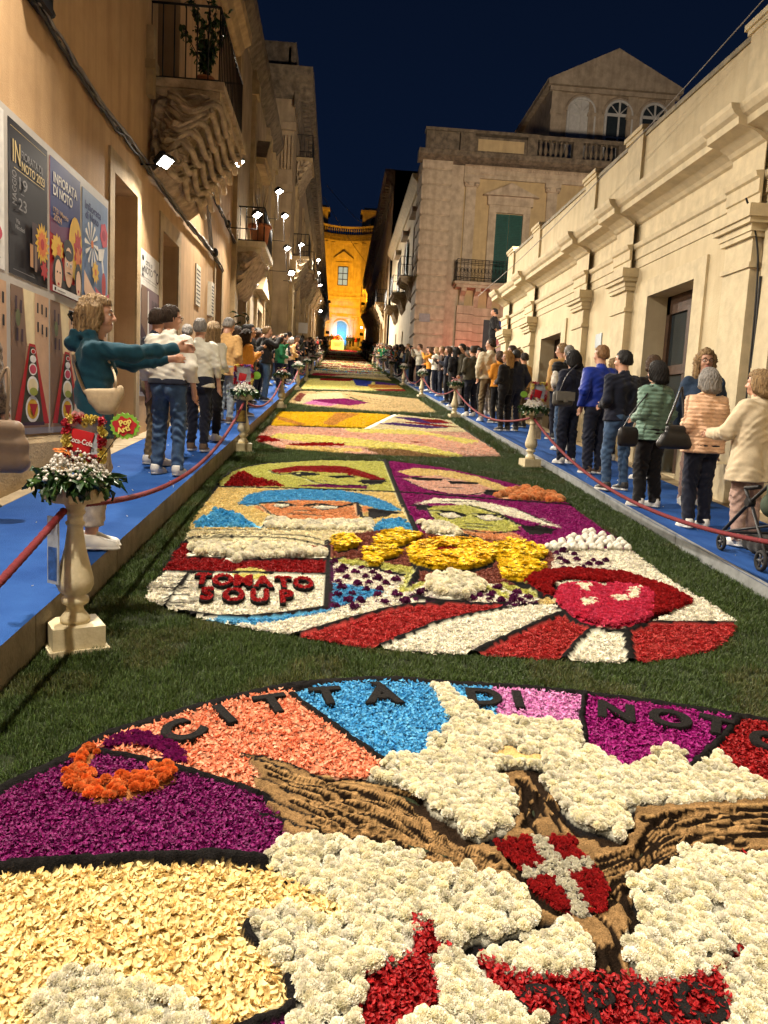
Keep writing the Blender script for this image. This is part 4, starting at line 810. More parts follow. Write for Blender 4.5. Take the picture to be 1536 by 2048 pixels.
# carved balcony : slab, console in rolling mouldings, railing
bal = MB(); bal.box(XL, -1.86, 12.25, 15.1, 6.36, 6.48); bal.box(XL, -1.92, 12.31, 15.04, 6.24, 6.36); bl = rel(bal.build('balcony', M_CARVE, hA), hA)
def console(xw, depth, y0, y1, zt, zb, seed, waves=7, ny=90, ns=80):
    """the rolling carved underside of a baroque balcony: a swept mass whose lips run in waves, with relief on its near end"""
    Q = []; S_ = np.linspace(0, 1, ns); Yp = np.linspace(0, 1, ny)
    s, t = np.meshgrid(S_, Yp, indexing='ij')
    env = depth*(1-s)**.62*(.93+.07*np.cos(6*s))
    ph = waves*s+.30*np.sin(2*math.pi*(t*2.2+.2*s))+.12*np.sin(2*math.pi*t*5)
    rib = np.abs(np.sin(math.pi*ph))**.55
    nz = vnoise(np.stack([s.ravel()*5, t.ravel()*(y1-y0)], 1), 4.2, seed).reshape(s.shape)-.5
    X = xw+.02+env*(.86+.14*rib)+.05*nz; Z = zt-(zt-zb)*s+.045*(rib-.5)+.03*nz; Y = y0+(y1-y0)*t
    V = np.stack([X, Y, Z], -1).reshape(-1, 3); I = np.arange(ns*ny).reshape(ns, ny)
    F1 = np.stack([I[:-1, :-1], I[:-1, 1:], I[1:, 1:], I[1:, :-1]], -1).reshape(-1, 4)
    nu = 110; u, s2 = np.meshgrid(np.linspace(0, 1, nu), S_, indexing='ij')
    ex = X[:, 0][None, :]; ez = Z[:, 0][None, :]
    Xc = xw+(ex-xw)*u; Zc = ez+0*u
    w2 = s2*waves*.72+.34*np.sin(6.0*u+1.2*s2+.4)+.10*np.sin(13*u); fr = w2-np.floor(w2); rl = np.where(fr < .72, (fr/.72)**1.6, (1-fr)/.28)
    edge = np.minimum(1, np.minimum(u, 1-u)*9); n2 = vnoise(np.stack([u.ravel()*3, s2.ravel()*4], 1), 4, seed+1).reshape(u.shape); fine = .22*np.abs(np.sin(w2*math.pi*4))
    leafy = np.clip(np.sin(15*u+3*np.sin(10*s2))*np.sin(19*s2+2.2*np.sin(9*u)), 0, 1)**.6; lw = np.clip((.55-u)*4, 0, 1)*np.clip((.5-s2)*4+.6, 0, 1)
    Yc = y0-((.20*(rl+fine*rl))*(1-lw)+.10*leafy*lw+.05*n2)*edge
    V2 = np.stack([Xc, Yc, Zc], -1).reshape(-1, 3); J = np.arange(nu*ns).reshape(nu, ns)+len(V)
    F2 = np.stack([J[:-1, :-1], J[1:, :-1], J[1:, 1:], J[:-1, 1:]], -1).reshape(-1, 4)
    return np.concatenate([V, V2]), np.concatenate([F1, F2])
V, Fq = console(XL, 1.02, 12.36, 15.0, 6.26, 5.08, 3, waves=7, ny=120, ns=110)
V[:, :] -= np.array(hA.location); o = bpy.data.objects.new('console', np_mesh('console', V, Fq, M_CARVE)); link(o, bl); bl.location = (0, 0, 0); bl.location = -Vector(hA.location)
o.location = Vector(hA.location)
for (x, z, r_, tn) in ((-2.15, 6.02, .13, 3), (-2.62, 5.62, .15, 3.4), (-2.5, 5.32, .10, 3)):
    p = []
    for k in range(26):
        a = k*.5; rr = r_*(1-k/30); p.append((x+rr*math.cos(a), 12.25-.03*(k/26), z+rr*math.sin(a)))
    MB().tube(p, [.032*(1-k/40) for k in range(26)], 6).build('carved_scroll', M_CARVE, bl)
for i in range(7):
    sI = .10+.125*i; zI = 6.26-1.18*sI; xo = XL+1.02*(1-sI)**.62*.98
    for q, (r_, dz) in enumerate(((.050, 0), (.026, .075))):
        p = [(XL+.12+(xo-XL-.12)*u, 12.26-.05*math.sin(math.pi*u)+.02*q, zI+dz+.085*math.sin(7.2*u+.5*i)-.05*u) for u in np.linspace(.18+.05*(i % 2), 1, 16)]
        p += [(xo+.05-.02*q+.03*math.sin(9*t), 12.32+2.62*t, zI+dz-.05+.085*math.sin(7.2+.5*i+14*t)*(1-.2*t)) for t in np.linspace(.02, 1, 26)]
        MB().tube(p, [r_*(.55+.45*min(1, k_/6)) for k_ in range(len(p))], 7).build('carved_lip', M_CARVE, bl)
rl = bar_rail(bl, [(XL, 12.35), (-1.95, 12.35), (-1.95, 15.0), (XL, 15.0)], 6.49, 7.55, .165, .011)
# stone frame pieces, wall boards
for i, (ya, yb, za, zb, lab) in enumerate([(16.2, 16.7, 3.75, 4.55, 'white wall board with slanting dark lines beside the second doorway'), (17.75, 18.1, 3.72, 4.45, 'narrow white box sign on the ochre wall before the third doorway')]):
    r = empty('wall_sign', (XL, ya, za), label=lab, cat='sign'); m = MB(); m.box(.0, .03+.06*i, 0, yb-ya, 0, zb-za); m.build('board', mat('off white board', (.62, .58, .48)), r)
    m = MB()
    for k in range(9): z = .06+k*(zb-za-.1)/9; m.box(.031+.06*i, .034+.06*i, .05, yb-ya-.05, z, z+.028)
    m.build('text_lines', M_DARK, r)
# ---------------------------------------------------------------- left: second house with pedimented window and portal
hB = empty('grey_brown_house', (XL, 27, gz(27)), label='narrow grey brown house behind the carved balcony with a pedimented window', cat='house')
dB = [(22.2, 24.2, 1.8, 4.95), (27.6, 29.2, 2.2, 5.2), (26.2, 27.7, 6.4, 9.2), (30.6, 31.8, 2.5, 5.6)]
rel(xwall(XL, 21.4, 33.2, -1, 12.4, dB, -.35, M_OCHRE2, 'wall', hB, thick=-6), hB)
for d in dB:
    rel(surround('stone_surround', M_LIME, hB, XL, 1, d[0], d[1], d[2], d[3], .24, .10, .3), hB); m = MB(); m.box(XL-.42, XL-.35, d[0], d[1], d[2]-.8, d[3]); rel(m.build('door' if d[2] < 6 else 'window', M_DARK, hB), hB)
m = MB(); m.extr([(25.7, 9.6), (28.2, 9.6), (26.95, 10.5)], 'x', XL, XL+.42); m.box(XL, XL+.36, 25.8, 28.1, 9.42, 9.6); rel(m.build('pediment', M_LIME, hB), hB)
m = MB(); m.extr([(27.0, 5.75), (29.8, 5.75), (28.4, 6.4)], 'x', XL, XL+.3); rel(m.build('portal_pediment', M_LIME, hB), hB)
rel(moulding('roof_cornice', M_DARKST, hB, XL, 1, [(.05, 11.9), (.15, 12.0), (.35, 12.25), (.4, 12.45)], 21.4, 33.1), hB)
for y in (21.65, 25.3, 30.0, 32.7): m = MB(); m.box(XL, XL+.12, y-.25, y+.25, 0, 11.9); m.box(XL, XL+.2, y-.32, y+.32, 11.2, 11.6); rel(m.build('pilaster', M_LIME, hB), hB)
# small balcony with terracotta pot
b = MB(); b.box(XL, -2.1, 21.7, 24.4, 6.05, 6.2); b.box(XL, -2.2, 21.8, 24.3, 5.9, 6.05); bb = rel(b.build('balcony', mat('pale balcony stone', (.60, .52, .36)), hB), hB)
V, Fq = console(XL, .7, 21.8, 24.3, 5.92, 4.9, 9, 4, 60, 50); o = bpy.data.objects.new('console', np_mesh('console', V, Fq, M_CARVE)); link(o, bb); bar_rail(bb, [(XL, 21.8), (-2.15, 21.8), (-2.15, 24.3)], 6.2, 7.1, .15, .012)
# ---------------------------------------------------------------- left: the tall palace with balconies up to the church
XC = -2.2
hC = empty('tall_palace', (XC, 50, gz(50)), label='tall dark palace on the left with carved balconies one above another', cat='palace')
winC = []
for k in range(12):
    y = 36+k*6.6; zb = gz(y)
    winC += [(y, y+1.5, zb+.4, zb+3.4), (y, y+1.4, zb+5.6, zb+8.3)]
    if zb+12.2 < 15.8: winC += [(y, y+1.3, zb+9.9, zb+12.0)]
rel(xwall(XC, 33.2, 116, 0, 15.2, [w for w in winC if w[3] < 15], -.3, M_OCHRE2, 'wall', hC, thick=-7), hC)
xs_ = MB()
for w in winC:
    if w[3] < 15: xs_.box(XC-.38, XC-.3, w[0], w[1], w[2], w[3])
w_ = winC[0]
for w in winC:
    if w[3] < 15:
        m = MB(); m.box(XC-.38, XC-.3, w[0], w[1], w[2], w[3]); rel(m.build('window', M_DARK, hC), hC); rel(surround('window_surround', M_LIME, hC, XC, 1, w[0], w[1], w[2], w[3], .22, .10, .35), hC)
rel(moulding('main_cornice', M_DARKST, hC, XC, 1, [(.06, 13.9), (.10, 14.1), (.16, 14.2), (.22, 14.75), (.55, 14.95), (.70, 15.0), (.74, 15.25)], 33.0, 116), hC)
m = MB()
for k in range(90): y = 33.3+k*.55; m.box(XC+.18, XC+.5, y, y+.24, 14.62, 14.9)
o = rel(m.build('cornice_bracket', M_DARKST, hC), hC); o['kind'] = 'stuff'
rel(moulding('attic', M_DARKST, hC, XC, 1, [(-.5, 15.25), (-.3, 15.26), (-.3, 16.2), (-.2, 16.25), (-.2, 16.4)], 33.2, 116), hC)
m = MB(); m.box(-3.4, XC-.02, 33.18, 33.34, 0, 15.25); m.box(-3.3, XC+.05, 33.05, 33.2, 10.6, 10.9); m.box(-3.3, XC+.1, 33.0, 33.2, 13.0, 13.3)
for k in range(7): m.box(-3.1+k*.14, -3.03+k*.14, 33.1, 33.2, 11.5, 12.8)
rel(m.build('end_pier', M_OCHRE2, hC), hC)
m = MB(); m.extr([(33.2, 14.2), (32.9, 14.6), (32.6, 14.95), (32.5, 15.25), (33.2, 15.25)], 'x', -3.5, XC+.72); m.box(-3.6, XC-.2, 33.2, 33.4, 15.25, 16.4); rel(m.build('end_cornice', M_DARKST, hC), hC)
for k in range(14):
    y = 34.2+k*5.9; m = MB(); m.box(XC, XC+.16, y-.4, y+.4, gz(y)-.3, gz(y)+5.1); m.box(XC, XC+.26, y-.5, y+.5, gz(y)+4.7, gz(y)+5.1); rel(m.build('pilaster', M_LIME, hC), hC)
proto = None
for k in range(12):
    y = 35.6+k*6.6; z = gz(y)+5.5
    for lev in ((0, 4.2) if z+4.2 < 13 else (0,)):
        if proto is None:
            b = MB(); b.box(0, .72, 0, 2.3, -.16, 0); proto = b.build('balcony', M_LIME, hC)
            V, Fq = console(0, .66, .08, 2.2, -.15, -1.25, 5, 5, 40, 36); o = bpy.data.objects.new('console', np_mesh('console', V, Fq, M_CARVE)); link(o, proto)
            bar_rail(proto, [(0, .05), (.68, .05), (.68, 2.25), (0, 2.25)], 0, .95, .14, .011); c = proto
        else: c = copy_tree(proto, hC)
        c.location = Vector((XC, y, z+lev))-Vector(hC.location)

# ---------------------------------------------------------------- right: the long cream single-storey building
XR = 4.85
hR = empty('cream_building', (XR, 14, gz(14)), label='long cream single storey building with pilasters along the right side', cat='building')
holes = [(10.57, 12.16, 1.05, 3.77), (16.84, 18.47, 1.4, 3.70), (6.7, 8.52, .9, 3.75), (20.5, 21.6, 1.9, 3.7)]
rel(xwall(XR, -3, 22.7, -1, 5.3, holes, .42, M_CREAM, 'wall', hR, thick=7), hR)
PIL = [(2.2, 2.9), (5.3, 6.0), (8.95, 9.58), (12.85, 13.5), (15.1, 15.75), (19.2, 19.85), (22.0, 22.66)]
def pil(y0, y1):
    o = .12; m = MB(); m.box(XR-o, XR, y0, y1, gz(y0)-.3, 3.96)
    for k, (ex, za, zb) in enumerate([(.03, 3.62, 3.68), (.05, 3.96, 4.02), (.07, 4.02, 4.10), (.12, 4.10, 4.16), (.15, 4.16, 4.30)]): m.box(XR-o-ex, XR, y0-ex, y1+ex, za, zb)
    m.box(XR-o-.05, XR, y0-.05, y1+.05, gz(y0)-.3, gz(y0)+.55)
    return rel(m.build('pilaster', M_CREAM2, hR), hR)
for a, b_ in PIL: pil(a, b_)
ENT = [(.02, 4.30), (.02, 4.44), (.045, 4.45), (.045, 4.60), (.08, 4.62), (.10, 4.68), (.01, 4.69), (.01, 5.00), (.05, 5.02), (.09, 5.06), (.16, 5.10), (.20, 5.12), (.36, 5.16), (.37, 5.24), (.42, 5.27), (.46, 5.33), (.47, 5.38), (.05, 5.39)]
rel(moulding('entablature', M_CREAM2, hR, XR, -1, ENT, -3, 22.75), hR)
for a, b_ in PIL: rel(moulding('entablature_break', M_CREAM2, hR, XR-.10, -1, [(o, z+(.004 if i in (0,) else .0)+.0015) for i, (o, z) in enumerate(ENT)], a-.06, b_+.06), hR)
m = MB(); m.box(XR-.02, XR+.5, -3, 22.72, 5.39, 6.40); rel(m.build('parapet', M_CREAM, hR), hR)
m = MB(); m.box(XR-.05, XR+.53, -3, 22.74, 6.40, 6.47); rel(m.build('parapet_coping', mat('dark coping stone', (.30, .25, .16), var=.5, scale=6), hR), hR)
for a, b_ in PIL:
    m = MB(); m.box(XR-.07, XR+.4, a, b_, 5.40, 6.44); m.box(XR-.10, XR+.45, a-.04, b_+.04, 6.44, 6.50); m.box(XR-.13, XR+.5, a-.07, b_+.07, 6.50, 6.57); rel(m.build('parapet_pier', M_CREAM2, hR), hR)
for h in holes: rel(surround('window_surround', M_CREAM2, hR, XR, -1, h[0], h[1], h[2]-1, h[3], .33, .035, .26), hR)
for i, h in enumerate(holes):
    f = MB(); xa, xb = XR+.30, XR+.38; ya, yb, za, zb = h
    for (p, q) in ((ya, ya+.12), (yb-.12, yb)): f.box(xa, xb, p, q, za-.6, zb)
    f.box(xa, xb, ya, yb, zb-.28, zb); zs = [zb-1.15, zb-2.05] if i < 3 else [zb-.9]
    for z in zs: f.box(xa-.01, xb, ya, yb, z-.07, z+.07)
    f.box(xa, xb, (ya+yb)/2-.05, (ya+yb)/2+.05, za-.6, zb-.28)
    fr = rel(f.build('window_frame', M_WOODD, hR), hR)
    g = MB(); g.box(XR+.345, XR+.355, ya+.1, yb-.1, za-.6, zb-.26); gg = g.build('pane', M_GLASS, fr)
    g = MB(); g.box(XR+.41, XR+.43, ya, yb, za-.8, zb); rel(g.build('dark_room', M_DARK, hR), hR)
m = MB(); p = []
for k in range(16): t = k/15; p.append((XR-.005+.0*t, 10.9+1.1*t, 2.35+.55*t-.9*t*t))
o = None
m = MB(); m.box(XR-.02, XR, 14.22, 14.55, 3.17, 3.42); sg = m.build('street_plate', mat('blue grey enamel plate', (.30, .36, .40), rough=.4)); tag(sg, 'small pale blue plate on the cream wall between the two windows', 'plate')
# cables hanging down the near pilaster
m = MB(); m.tube(smoothline([(XR-.30, 8.86, 4.36), (XR-.16, 8.90, 4.1), (XR-.05, 8.9, 3.6), (XR-.03, 8.88, 2.4), (XR-.03, 8.9, 1.2)]), .012, 6); m.tube(smoothline([(XR-.05, 8.82, 3.5), (XR-.02, 8.84, 2.4), (XR-.02, 8.83, 1.2)]), .016, 6); o = m.build('cable', M_CABLE); tag(o, 'dark cable running down beside the nearest cream pilaster', 'cable')
# ---------------------------------------------------------------- right: corner palace with attic loggia
XP, YP = 3.82, 40.0
hP = empty('corner_palace', (XP, YP, gz(YP)), label='rosy corner palace with green shutters, balcony and arched roof loggia', cat='palace')
m = MB(); m.quad((5.95, YP, 2), (16, YP, 2), (16, YP, 14.7), (5.95, YP, 14.7)); m.quad((16, YP, 2), (16, 63, 2), (16, 63, 14.7), (16, YP, 14.7)); rel(m.build('front_wall', M_YWALL, hP), hP)
# rusticated corner: course by course
me = None; z = 3.0; cs = MB(); cs.box(XP-.02, 5.24, YP-.30, YP+2, 0, .70); cs.box(XP-.06, 5.27, YP-.34, YP+2, .05, .62); me = cs.mesh('rusticated_block', M_PINKST)
for k in range(16):
    o = bpy.data.objects.new('rusticated_block', me); link(o, hP); o.location = Vector((0, 0, 3.0+k*.73))-Vector(hP.location)
m = MB(); m.box(XP+.05, 5.2, YP-.26, YP+2, 2.5, 14.8); m.box(5.2, 5.95, YP-.06, YP+.4, 2.5, 14.5); rel(m.build('corner_core', M_PINKST, hP), hP)
for x in (6.02, 10.16, 14.2):
    m = MB(); m.box(x, x+.52, YP-.12, YP+.1, 8.6, 13.4); m.box(x-.08, x+.60, YP-.2, YP+.1, 13.3, 13.5); m.box(x-.14, x+.66, YP-.24, YP+.1, 13.5, 13.74)
    m.lathe([(.12, -.06), (.12, .06)], (x+.0, YP-.22, 13.4), 10); m.lathe([(.12, -.06), (.12, .06)], (x+.52, YP-.22, 13.4), 10); rel(m.build('pilaster', M_PINKST, hP), hP)
m = MB(); m.extr([(YP, 13.74), (YP-.14, 13.74), (YP-.14, 13.9), (YP-.2, 13.95), (YP-.2, 14.25), (YP-.34, 14.3), (YP, 14.3)], 'x', 5.9, 16.2); rel(m.build('entablature', M_PINKST, hP), hP)
m = MB()
for k in range(60): m.box(6.3+k*.16, 6.38+k*.16, YP-.28, YP-.2, 14.16, 14.26)
o = rel(m.build('dentil', M_PINKST, hP), hP); o['kind'] = 'stuff'
m = MB(); m.extr([(YP, 14.3), (YP-.5, 14.42), (YP-.75, 14.55), (YP-.78, 14.78), (YP, 14.8)], 'x', XP-.3, 16.4); rel(m.build('cornice', M_DARKST, hP), hP)
m = MB(); m.box(XP+.05, 5.5, YP-.45, YP, 14.8, 15.72); m.box(5.55, 6.3, YP-.52, YP, 14.8, 15.8); m.box(6.3, 8.9, YP-.40, YP, 14.8, 15.62); m.box(XP, 9.6, YP-.56, YP+.1, 15.72, 15.86); rel(m.build('attic_parapet', M_DARKST, hP), hP)
m = MB(); m.box(6.45, 8.75, YP-.415, YP-.40, 14.95, 15.5); rel(m.build('attic_panel', M_YWALL, hP), hP)
m = MB(); m.box(8.9, 16, YP-.5, YP-.15, 15.66, 15.86); m.box(8.9, 16, YP-.5, YP-.15, 14.8, 14.9)
for x in (8.9, 11.2, 13.5): m.box(x, x+.5, YP-.52, YP-.12, 14.8, 15.8)
blr = rel(m.build('balustrade', M_DARKST, hP), hP)
bm = MB(); bm.lathe([(.09, 0), (.05, .08), (.11, .25), (.10, .34), (.045, .6), (.05, .68), (.09, .76)], n=8); bme = bm.mesh('baluster', M_DARKST)
for x in np.concatenate([np.arange(9.6, 11.1, .26), np.arange(11.9, 13.4, .26), np.arange(14.2, 15.9, .26)]):
    o = bpy.data.objects.new('baluster', bme); link(o, blr); o.location = (x, YP-.33, 14.9)
blr.location = -Vector(hP.location)
# window with pediment and shutters
m = MB(); m.box(7.25, 7.62, YP-.16, YP, 8.6, 12.15); m.box(9.0, 9.36, YP-.16, YP, 8.6, 12.15); m.box(7.25, 9.36, YP-.18, YP, 12.15, 12.5); m.box(7.15, 9.46, YP-.24, YP, 12.5, 12.92); m.extr([(6.92-0, 13.0), (9.80, 13.0), (8.30, 13.55)], 'x', 0, 0) if False else None
wf = rel(m.build('window_frame', M_PINKST, hP), hP)
m = MB(); V = [(6.92, YP-.36, 12.94), (9.74, YP-.36, 12.94), (8.30, YP-.36, 13.56)]; V2 = [(a, YP, c) for a, b_, c in V]; m.add(V+V2, [(0, 1, 2), (3, 5, 4), (0, 3, 4, 1), (1, 4, 5, 2), (2, 5, 3, 0)]); V = [(7.35, YP-.372, 13.02), (9.3, YP-.372, 13.02), (8.30, YP-.372, 13.42)]; m.build('pediment', M_PINKST, wf)
for xa, xb in ((7.63, 8.30), (8.32, 8.99)):
    m = MB(); m.box(xa, xb, YP-.09, YP-.04, 8.6, 12.1)
    sh = m.build('shutter', M_GREEN, wf); m = MB()
    for k in range(40): z = 8.75+k*.082; m.obox(((xa+xb)/2, YP-.105, z), ((xb-xa)/2-.08, 0, 0), (0, .018, .012), (0, -.002, .004))
    o = m.build('shutter_slats', M_GREEN, sh); o['kind'] = 'stuff'
wf.location = -Vector(hP.location)
# balcony
m = MB(); m.box(5.62, 10.2, YP-1.0, YP, 8.42, 8.56); m.box(5.72, 10.2, YP-.9, YP, 8.28, 8.42); pb = rel(m.build('balcony', M_PINKST, hP), hP); pb.location = -Vector(hP.location)
for x in np.arange(6.0, 10.0, .72): m = MB(); m.extr([(YP, 8.28), (YP-.82, 8.28), (YP-.80, 8.12), (YP-.35, 7.95), (YP-.12, 7.45), (YP, 7.4)], 'x', x, x+.26); m.build('corbel', M_PINKST, pb)
rm = MB()
for (x0, y0, x1, y1) in ((5.7, YP-.95, 10.1, YP-.95), (5.7, YP-.95, 5.7, YP)):
    n = int(math.hypot(x1-x0, y1-y0)/.17)
    for z in (8.6, 8.75, 9.45, 9.62): rm.tube([(x0, y0, z), (x1, y1, z)], .016, 4)
    for k in range(n+1):
        x, y = x0+(x1-x0)*k/n, y0+(y1-y0)*k/n; rm.tube([(x, y, 8.56), (x, y, 9.62)], .012, 4)
        if k < n and x1 != x0:
            cx = x+.085; rm.tube([(cx+.07*math.cos(a), y, 9.1+.13*math.sin(a)) for a in np.linspace(0, 6.28, 9)], .010, 4); rm.tube([(cx+.05*math.cos(a), y, 8.83+.06*math.sin(a)) for a in np.linspace(0, 6.28, 7)], .009, 4)
rm.build('railing', M_IRON, pb)
# ground floor of the front: rusticated courses, portal
me = MB(); me.box(5.95, 10.6, YP-.10, YP+.05, 0, .40); cme = me.mesh('stone_course', M_PINKST)
for k in range(10): o = bpy.data.objects.new('stone_course', cme); link(o, hP); o.location = Vector((0, 0, 3.2+k*.425))-Vector(hP.location)
m = MB()
for k in range(10): m.box(5.9, 6.75, YP-.34, YP, 3.2+k*.43, 3.2+k*.43+.41)
rel(m.build('portal_pier', M_PINKST, hP), hP)
m = MB(); m.box(7.35, 9.9, YP-.13, YP-.1, 3.4, 6.85); rel(m.build('doorway', M_NAVYD, hP), hP)
ba = empty('hanging_banner', (7.9, YP-.2, 4.6), label='pink, blue and white banner hanging in the corner palace doorway', cat='banner')
m = MB(); m.box(0, 1.7, 0, .03, 0, 2.2); m.build('cloth', mat('pink banner cloth', (.55, .26, .28)), ba)
m = MB(); m.add([(.1, -.004, 2.2), (.35, -.004, 2.2), (.5, -.004, 1.4)], [(0, 1, 2)]); m.add([(.6, -.004, 2.2), (.95, -.004, 2.2), (.75, -.004, 1.2)], [(0, 1, 2)]); m.add([(1.15, -.004, 2.2), (1.4, -.004, 2.2), (1.0, -.004, 1.5)], [(0, 1, 2)]); m.build('blue_ray', mat('banner blue', (.05, .07, .35)), ba)
m = MB(); m.add([(.5+.5*math.cos(a), -.005, .6+.55*math.sin(a)) for a in np.linspace(0, 6.28, 14)[:-1]], [tuple(range(13))]); m.build('white_figure', mat('banner white', (.62, .60, .60)), ba)
# loggia tower on the roof
XT, YT = 11.55, 46.0
m = MB(); m.box(XT, 18.8, YT, 54, 14.6, 20.9); m.box(XT-1.4, XT, YT+3, 54, 14.6, 19.2); tw = rel(m.build('roof_loggia', M_PINKST, hP), hP); tw.location = -Vector(hP.location)
m = MB(); m.box(XT-.15, 18.95, YT-.25, YT, 20.62, 20.85); m.box(XT-.3, 19.1, YT-.4, YT+8, 20.9, 21.15); V = [(XT-.35, YT-.4, 21.15), (19.15, YT-.4, 21.15), (15.15, YT-.4, 23.05)]; V2 = [(a, 54, c) for a, b_, c in V]; m.add(V+V2, [(0, 1, 2), (3, 5, 4), (0, 3, 4, 1), (1, 4, 5, 2), (2, 5, 3, 0)]); m.build('gable', M_PINKST, tw)
for x in (XT, XT+2.2, XT+4.45, 18.2): m = MB(); m.box(x, x+.55, YT-.12, YT, 14.6, 20.62); m.box(x-.06, x+.61, YT-.16, YT, 19.4, 19.6); m.build('pilaster', M_PINKST, tw)
def arch_pts(cx, hw, z0, zs, n=12): return [(cx-hw, z0), (cx+hw, z0)]+[(cx+hw*math.cos(a), zs+hw*math.sin(a)) for a in np.linspace(0, math.pi, n)]
for i, cx in enumerate((13.35, 15.55, 17.65)):
    a = arch_pts(cx, .78, 15.6, 19.6); m = MB(); m.add([(x, YT-.03, z) for x, z in a], [tuple(range(len(a)))]); gl = m.build('arched_window', M_WHITEF if i == 0 else M_GLASS, tw)
    m = MB(); fr = [(x, YT-.06, z) for x, z in a]; m.tube(fr[1:]+[fr[0]], .09, 6); m.box(cx-.05, cx+.05, YT-.1, YT-.04, 15.6, 20.35)
    for z in (17.2, 18.35, 19.55): m.box(cx-.75, cx+.75, YT-.09, YT-.045, z-.04, z+.04+(.08 if z > 19 else 0))
    for an in (.8, 2.34): m.tube([(cx, YT-.07, 19.6), (cx+.75*math.cos(an), YT-.07, 19.6+.75*math.sin(an))], .035, 4)
    m.build('window_bars', M_WHITEF, gl)
    m = MB(); m.tube([(cx+.9*math.cos(q), YT-.03, 19.6+.9*math.sin(q)) for q in np.linspace(0, math.pi, 12)], .10, 6); m.build('arch_moulding', M_PINKST, tw)
# street side of the corner palace
hs = []
for k in range(3): y = 42.3+k*5.6; hs += [(y, y+1.3, 9.2, 12.0), (y+.3, y+1.2, 4.6+k*.4, 6.6+k*.4)]
rel(xwall(XP+.1, YP+2.0, 62, 2, 14.3, hs, .3, M_CREAM, 'street_wall', hP, thick=8), hP)
for h in hs:
    if h[2] > 8: rel(surround('window_surround', M_PINKST, hP, XP+.1, -1, h[0], h[1], h[2], h[3], .2, .08, .3), hP); m = MB(); m.box(XP-.02, XP+.02, h[0]-.9, h[0]-.1, h[2], h[3]); rel(m.build('shutter', M_GREEN, hP), hP); m = MB(); m.extr([(h[0]-.3, 12.5), (h[1]+.3, 12.5), (h[1]+.2, 12.75), ((h[0]+h[1])/2, 13.0), (h[0]-.2, 12.75)], 'x', XP-.25, XP+.1); rel(m.build('window_hood', M_PINKST, hP), hP)
    m = MB(); m.box(XP+.4, XP+.45, h[0], h[1], h[2], h[3]); rel(m.build('window', M_DARK, hP), hP)
rel(moulding('street_cornice', M_CREAM2, hP, XP+.1, -1, [(.1, 13.8), (.2, 14.0), (.4, 14.2), (.45, 14.4)], YP+2, 62), hP)
for k in range(3):
    y = 41.9+k*5.6; zf = 9.15; b = MB(); b.box(-.85, 0, 0, 2.2, -.12, 0); sb = b.build('balcony', M_PINKST, hP); sb.location = Vector((XP+.1, y, zf))-Vector(hP.location)
    for q in (.1, .75, 1.4, 2.0): m = MB(); m.add([(x, q+w, z) for w in (0, .18) for x, z in ((0, -.12), (-.78, -.12), (-.72, -.3), (-.35, -.42), (-.15, -.95), (0, -1.1))], [tuple(range(6)), tuple(range(11, 5, -1))]+[(i, i+6, (i+1) % 6+6, (i+1) % 6) for i in range(6)]); m.build('corbel', M_CARVE, sb)
    bar_rail(sb, [(0, .03), (-.82, .03), (-.82, 2.17), (0, 2.17)], 0, 1.0, .12, .011)
# far right palace
XQ = 3.75
hQ = empty('far_dark_palace', (XQ, 80, gz(80)), label='dark palace with bracketed cornice far up the right side', cat='palace')
hs = []
for k in range(8): y = 64.5+k*6; hs += [(y, y+1.4, gz(y)+5.3, gz(y)+8.2), (y, y+1.6, gz(y)+.4, gz(y)+3.2)]
rel(xwall(XQ, 62, 118, 3, 20.6, hs, .3, M_OCHRE2, 'wall', hQ, thick=7), hQ); m = MB(); m.quad((XQ, 62, 3), (11, 62, 3), (11, 62, 20.6), (XQ, 62, 20.6)); rel(m.build('end_wall', M_DARKST, hQ), hQ)
rel(moulding('main_cornice', M_DARKST, hQ, XQ, -1, [(.1, 19.0), (.2, 19.4), (.7, 20.2), (.75, 20.6)], 61.9, 118), hQ)
m = MB()
for k in range(70): m.box(XQ-.65, XQ, 62.1+k*.8, 62.4+k*.8, 19.5, 20.1)
o = rel(m.build('cornice_bracket', M_DARKST, hQ), hQ); o['kind'] = 'stuff'
for h in hs: m = MB(); m.box(XQ+.3, XQ+.36, h[0], h[1], h[2], h[3]); rel(m.build('window', M_DARK, hQ), hQ); rel(surround('window_surround', M_LIME, hQ, XQ, -1, h[0], h[1], h[2], h[3], .22, .12, .4), hQ)
proto = None
for k in range(8):
    y = 64+k*6; 
    if proto is None:
        b = MB(); b.box(-.9, 0, 0, 2.6, -.15, 0); proto = c = b.build('balcony', M_LIME, hQ); V, Fq = console(0, .8, .1, 2.5, -.15, -1.6, 6, 5, 40, 36); V[:, 0] *= -1; o = bpy.data.objects.new('console', np_mesh('console', V, Fq[:, ::-1], M_CARVE)); link(o, proto); bar_rail(proto, [(0, .05), (-.85, .05), (-.85, 2.55), (0, 2.55)], 0, 1.0, .14, .012)
    else: c = copy_tree(proto, hQ)
    c.location = Vector((XQ, y, gz(y)+5.2))-Vector(hQ.location)
for k in range(7): y = 62.6+k*6; m = MB(); m.box(XQ-.18, XQ, y, y+.9, gz(y), gz(y)+4.6); rel(m.build('pilaster', M_LIME, hQ), hQ)

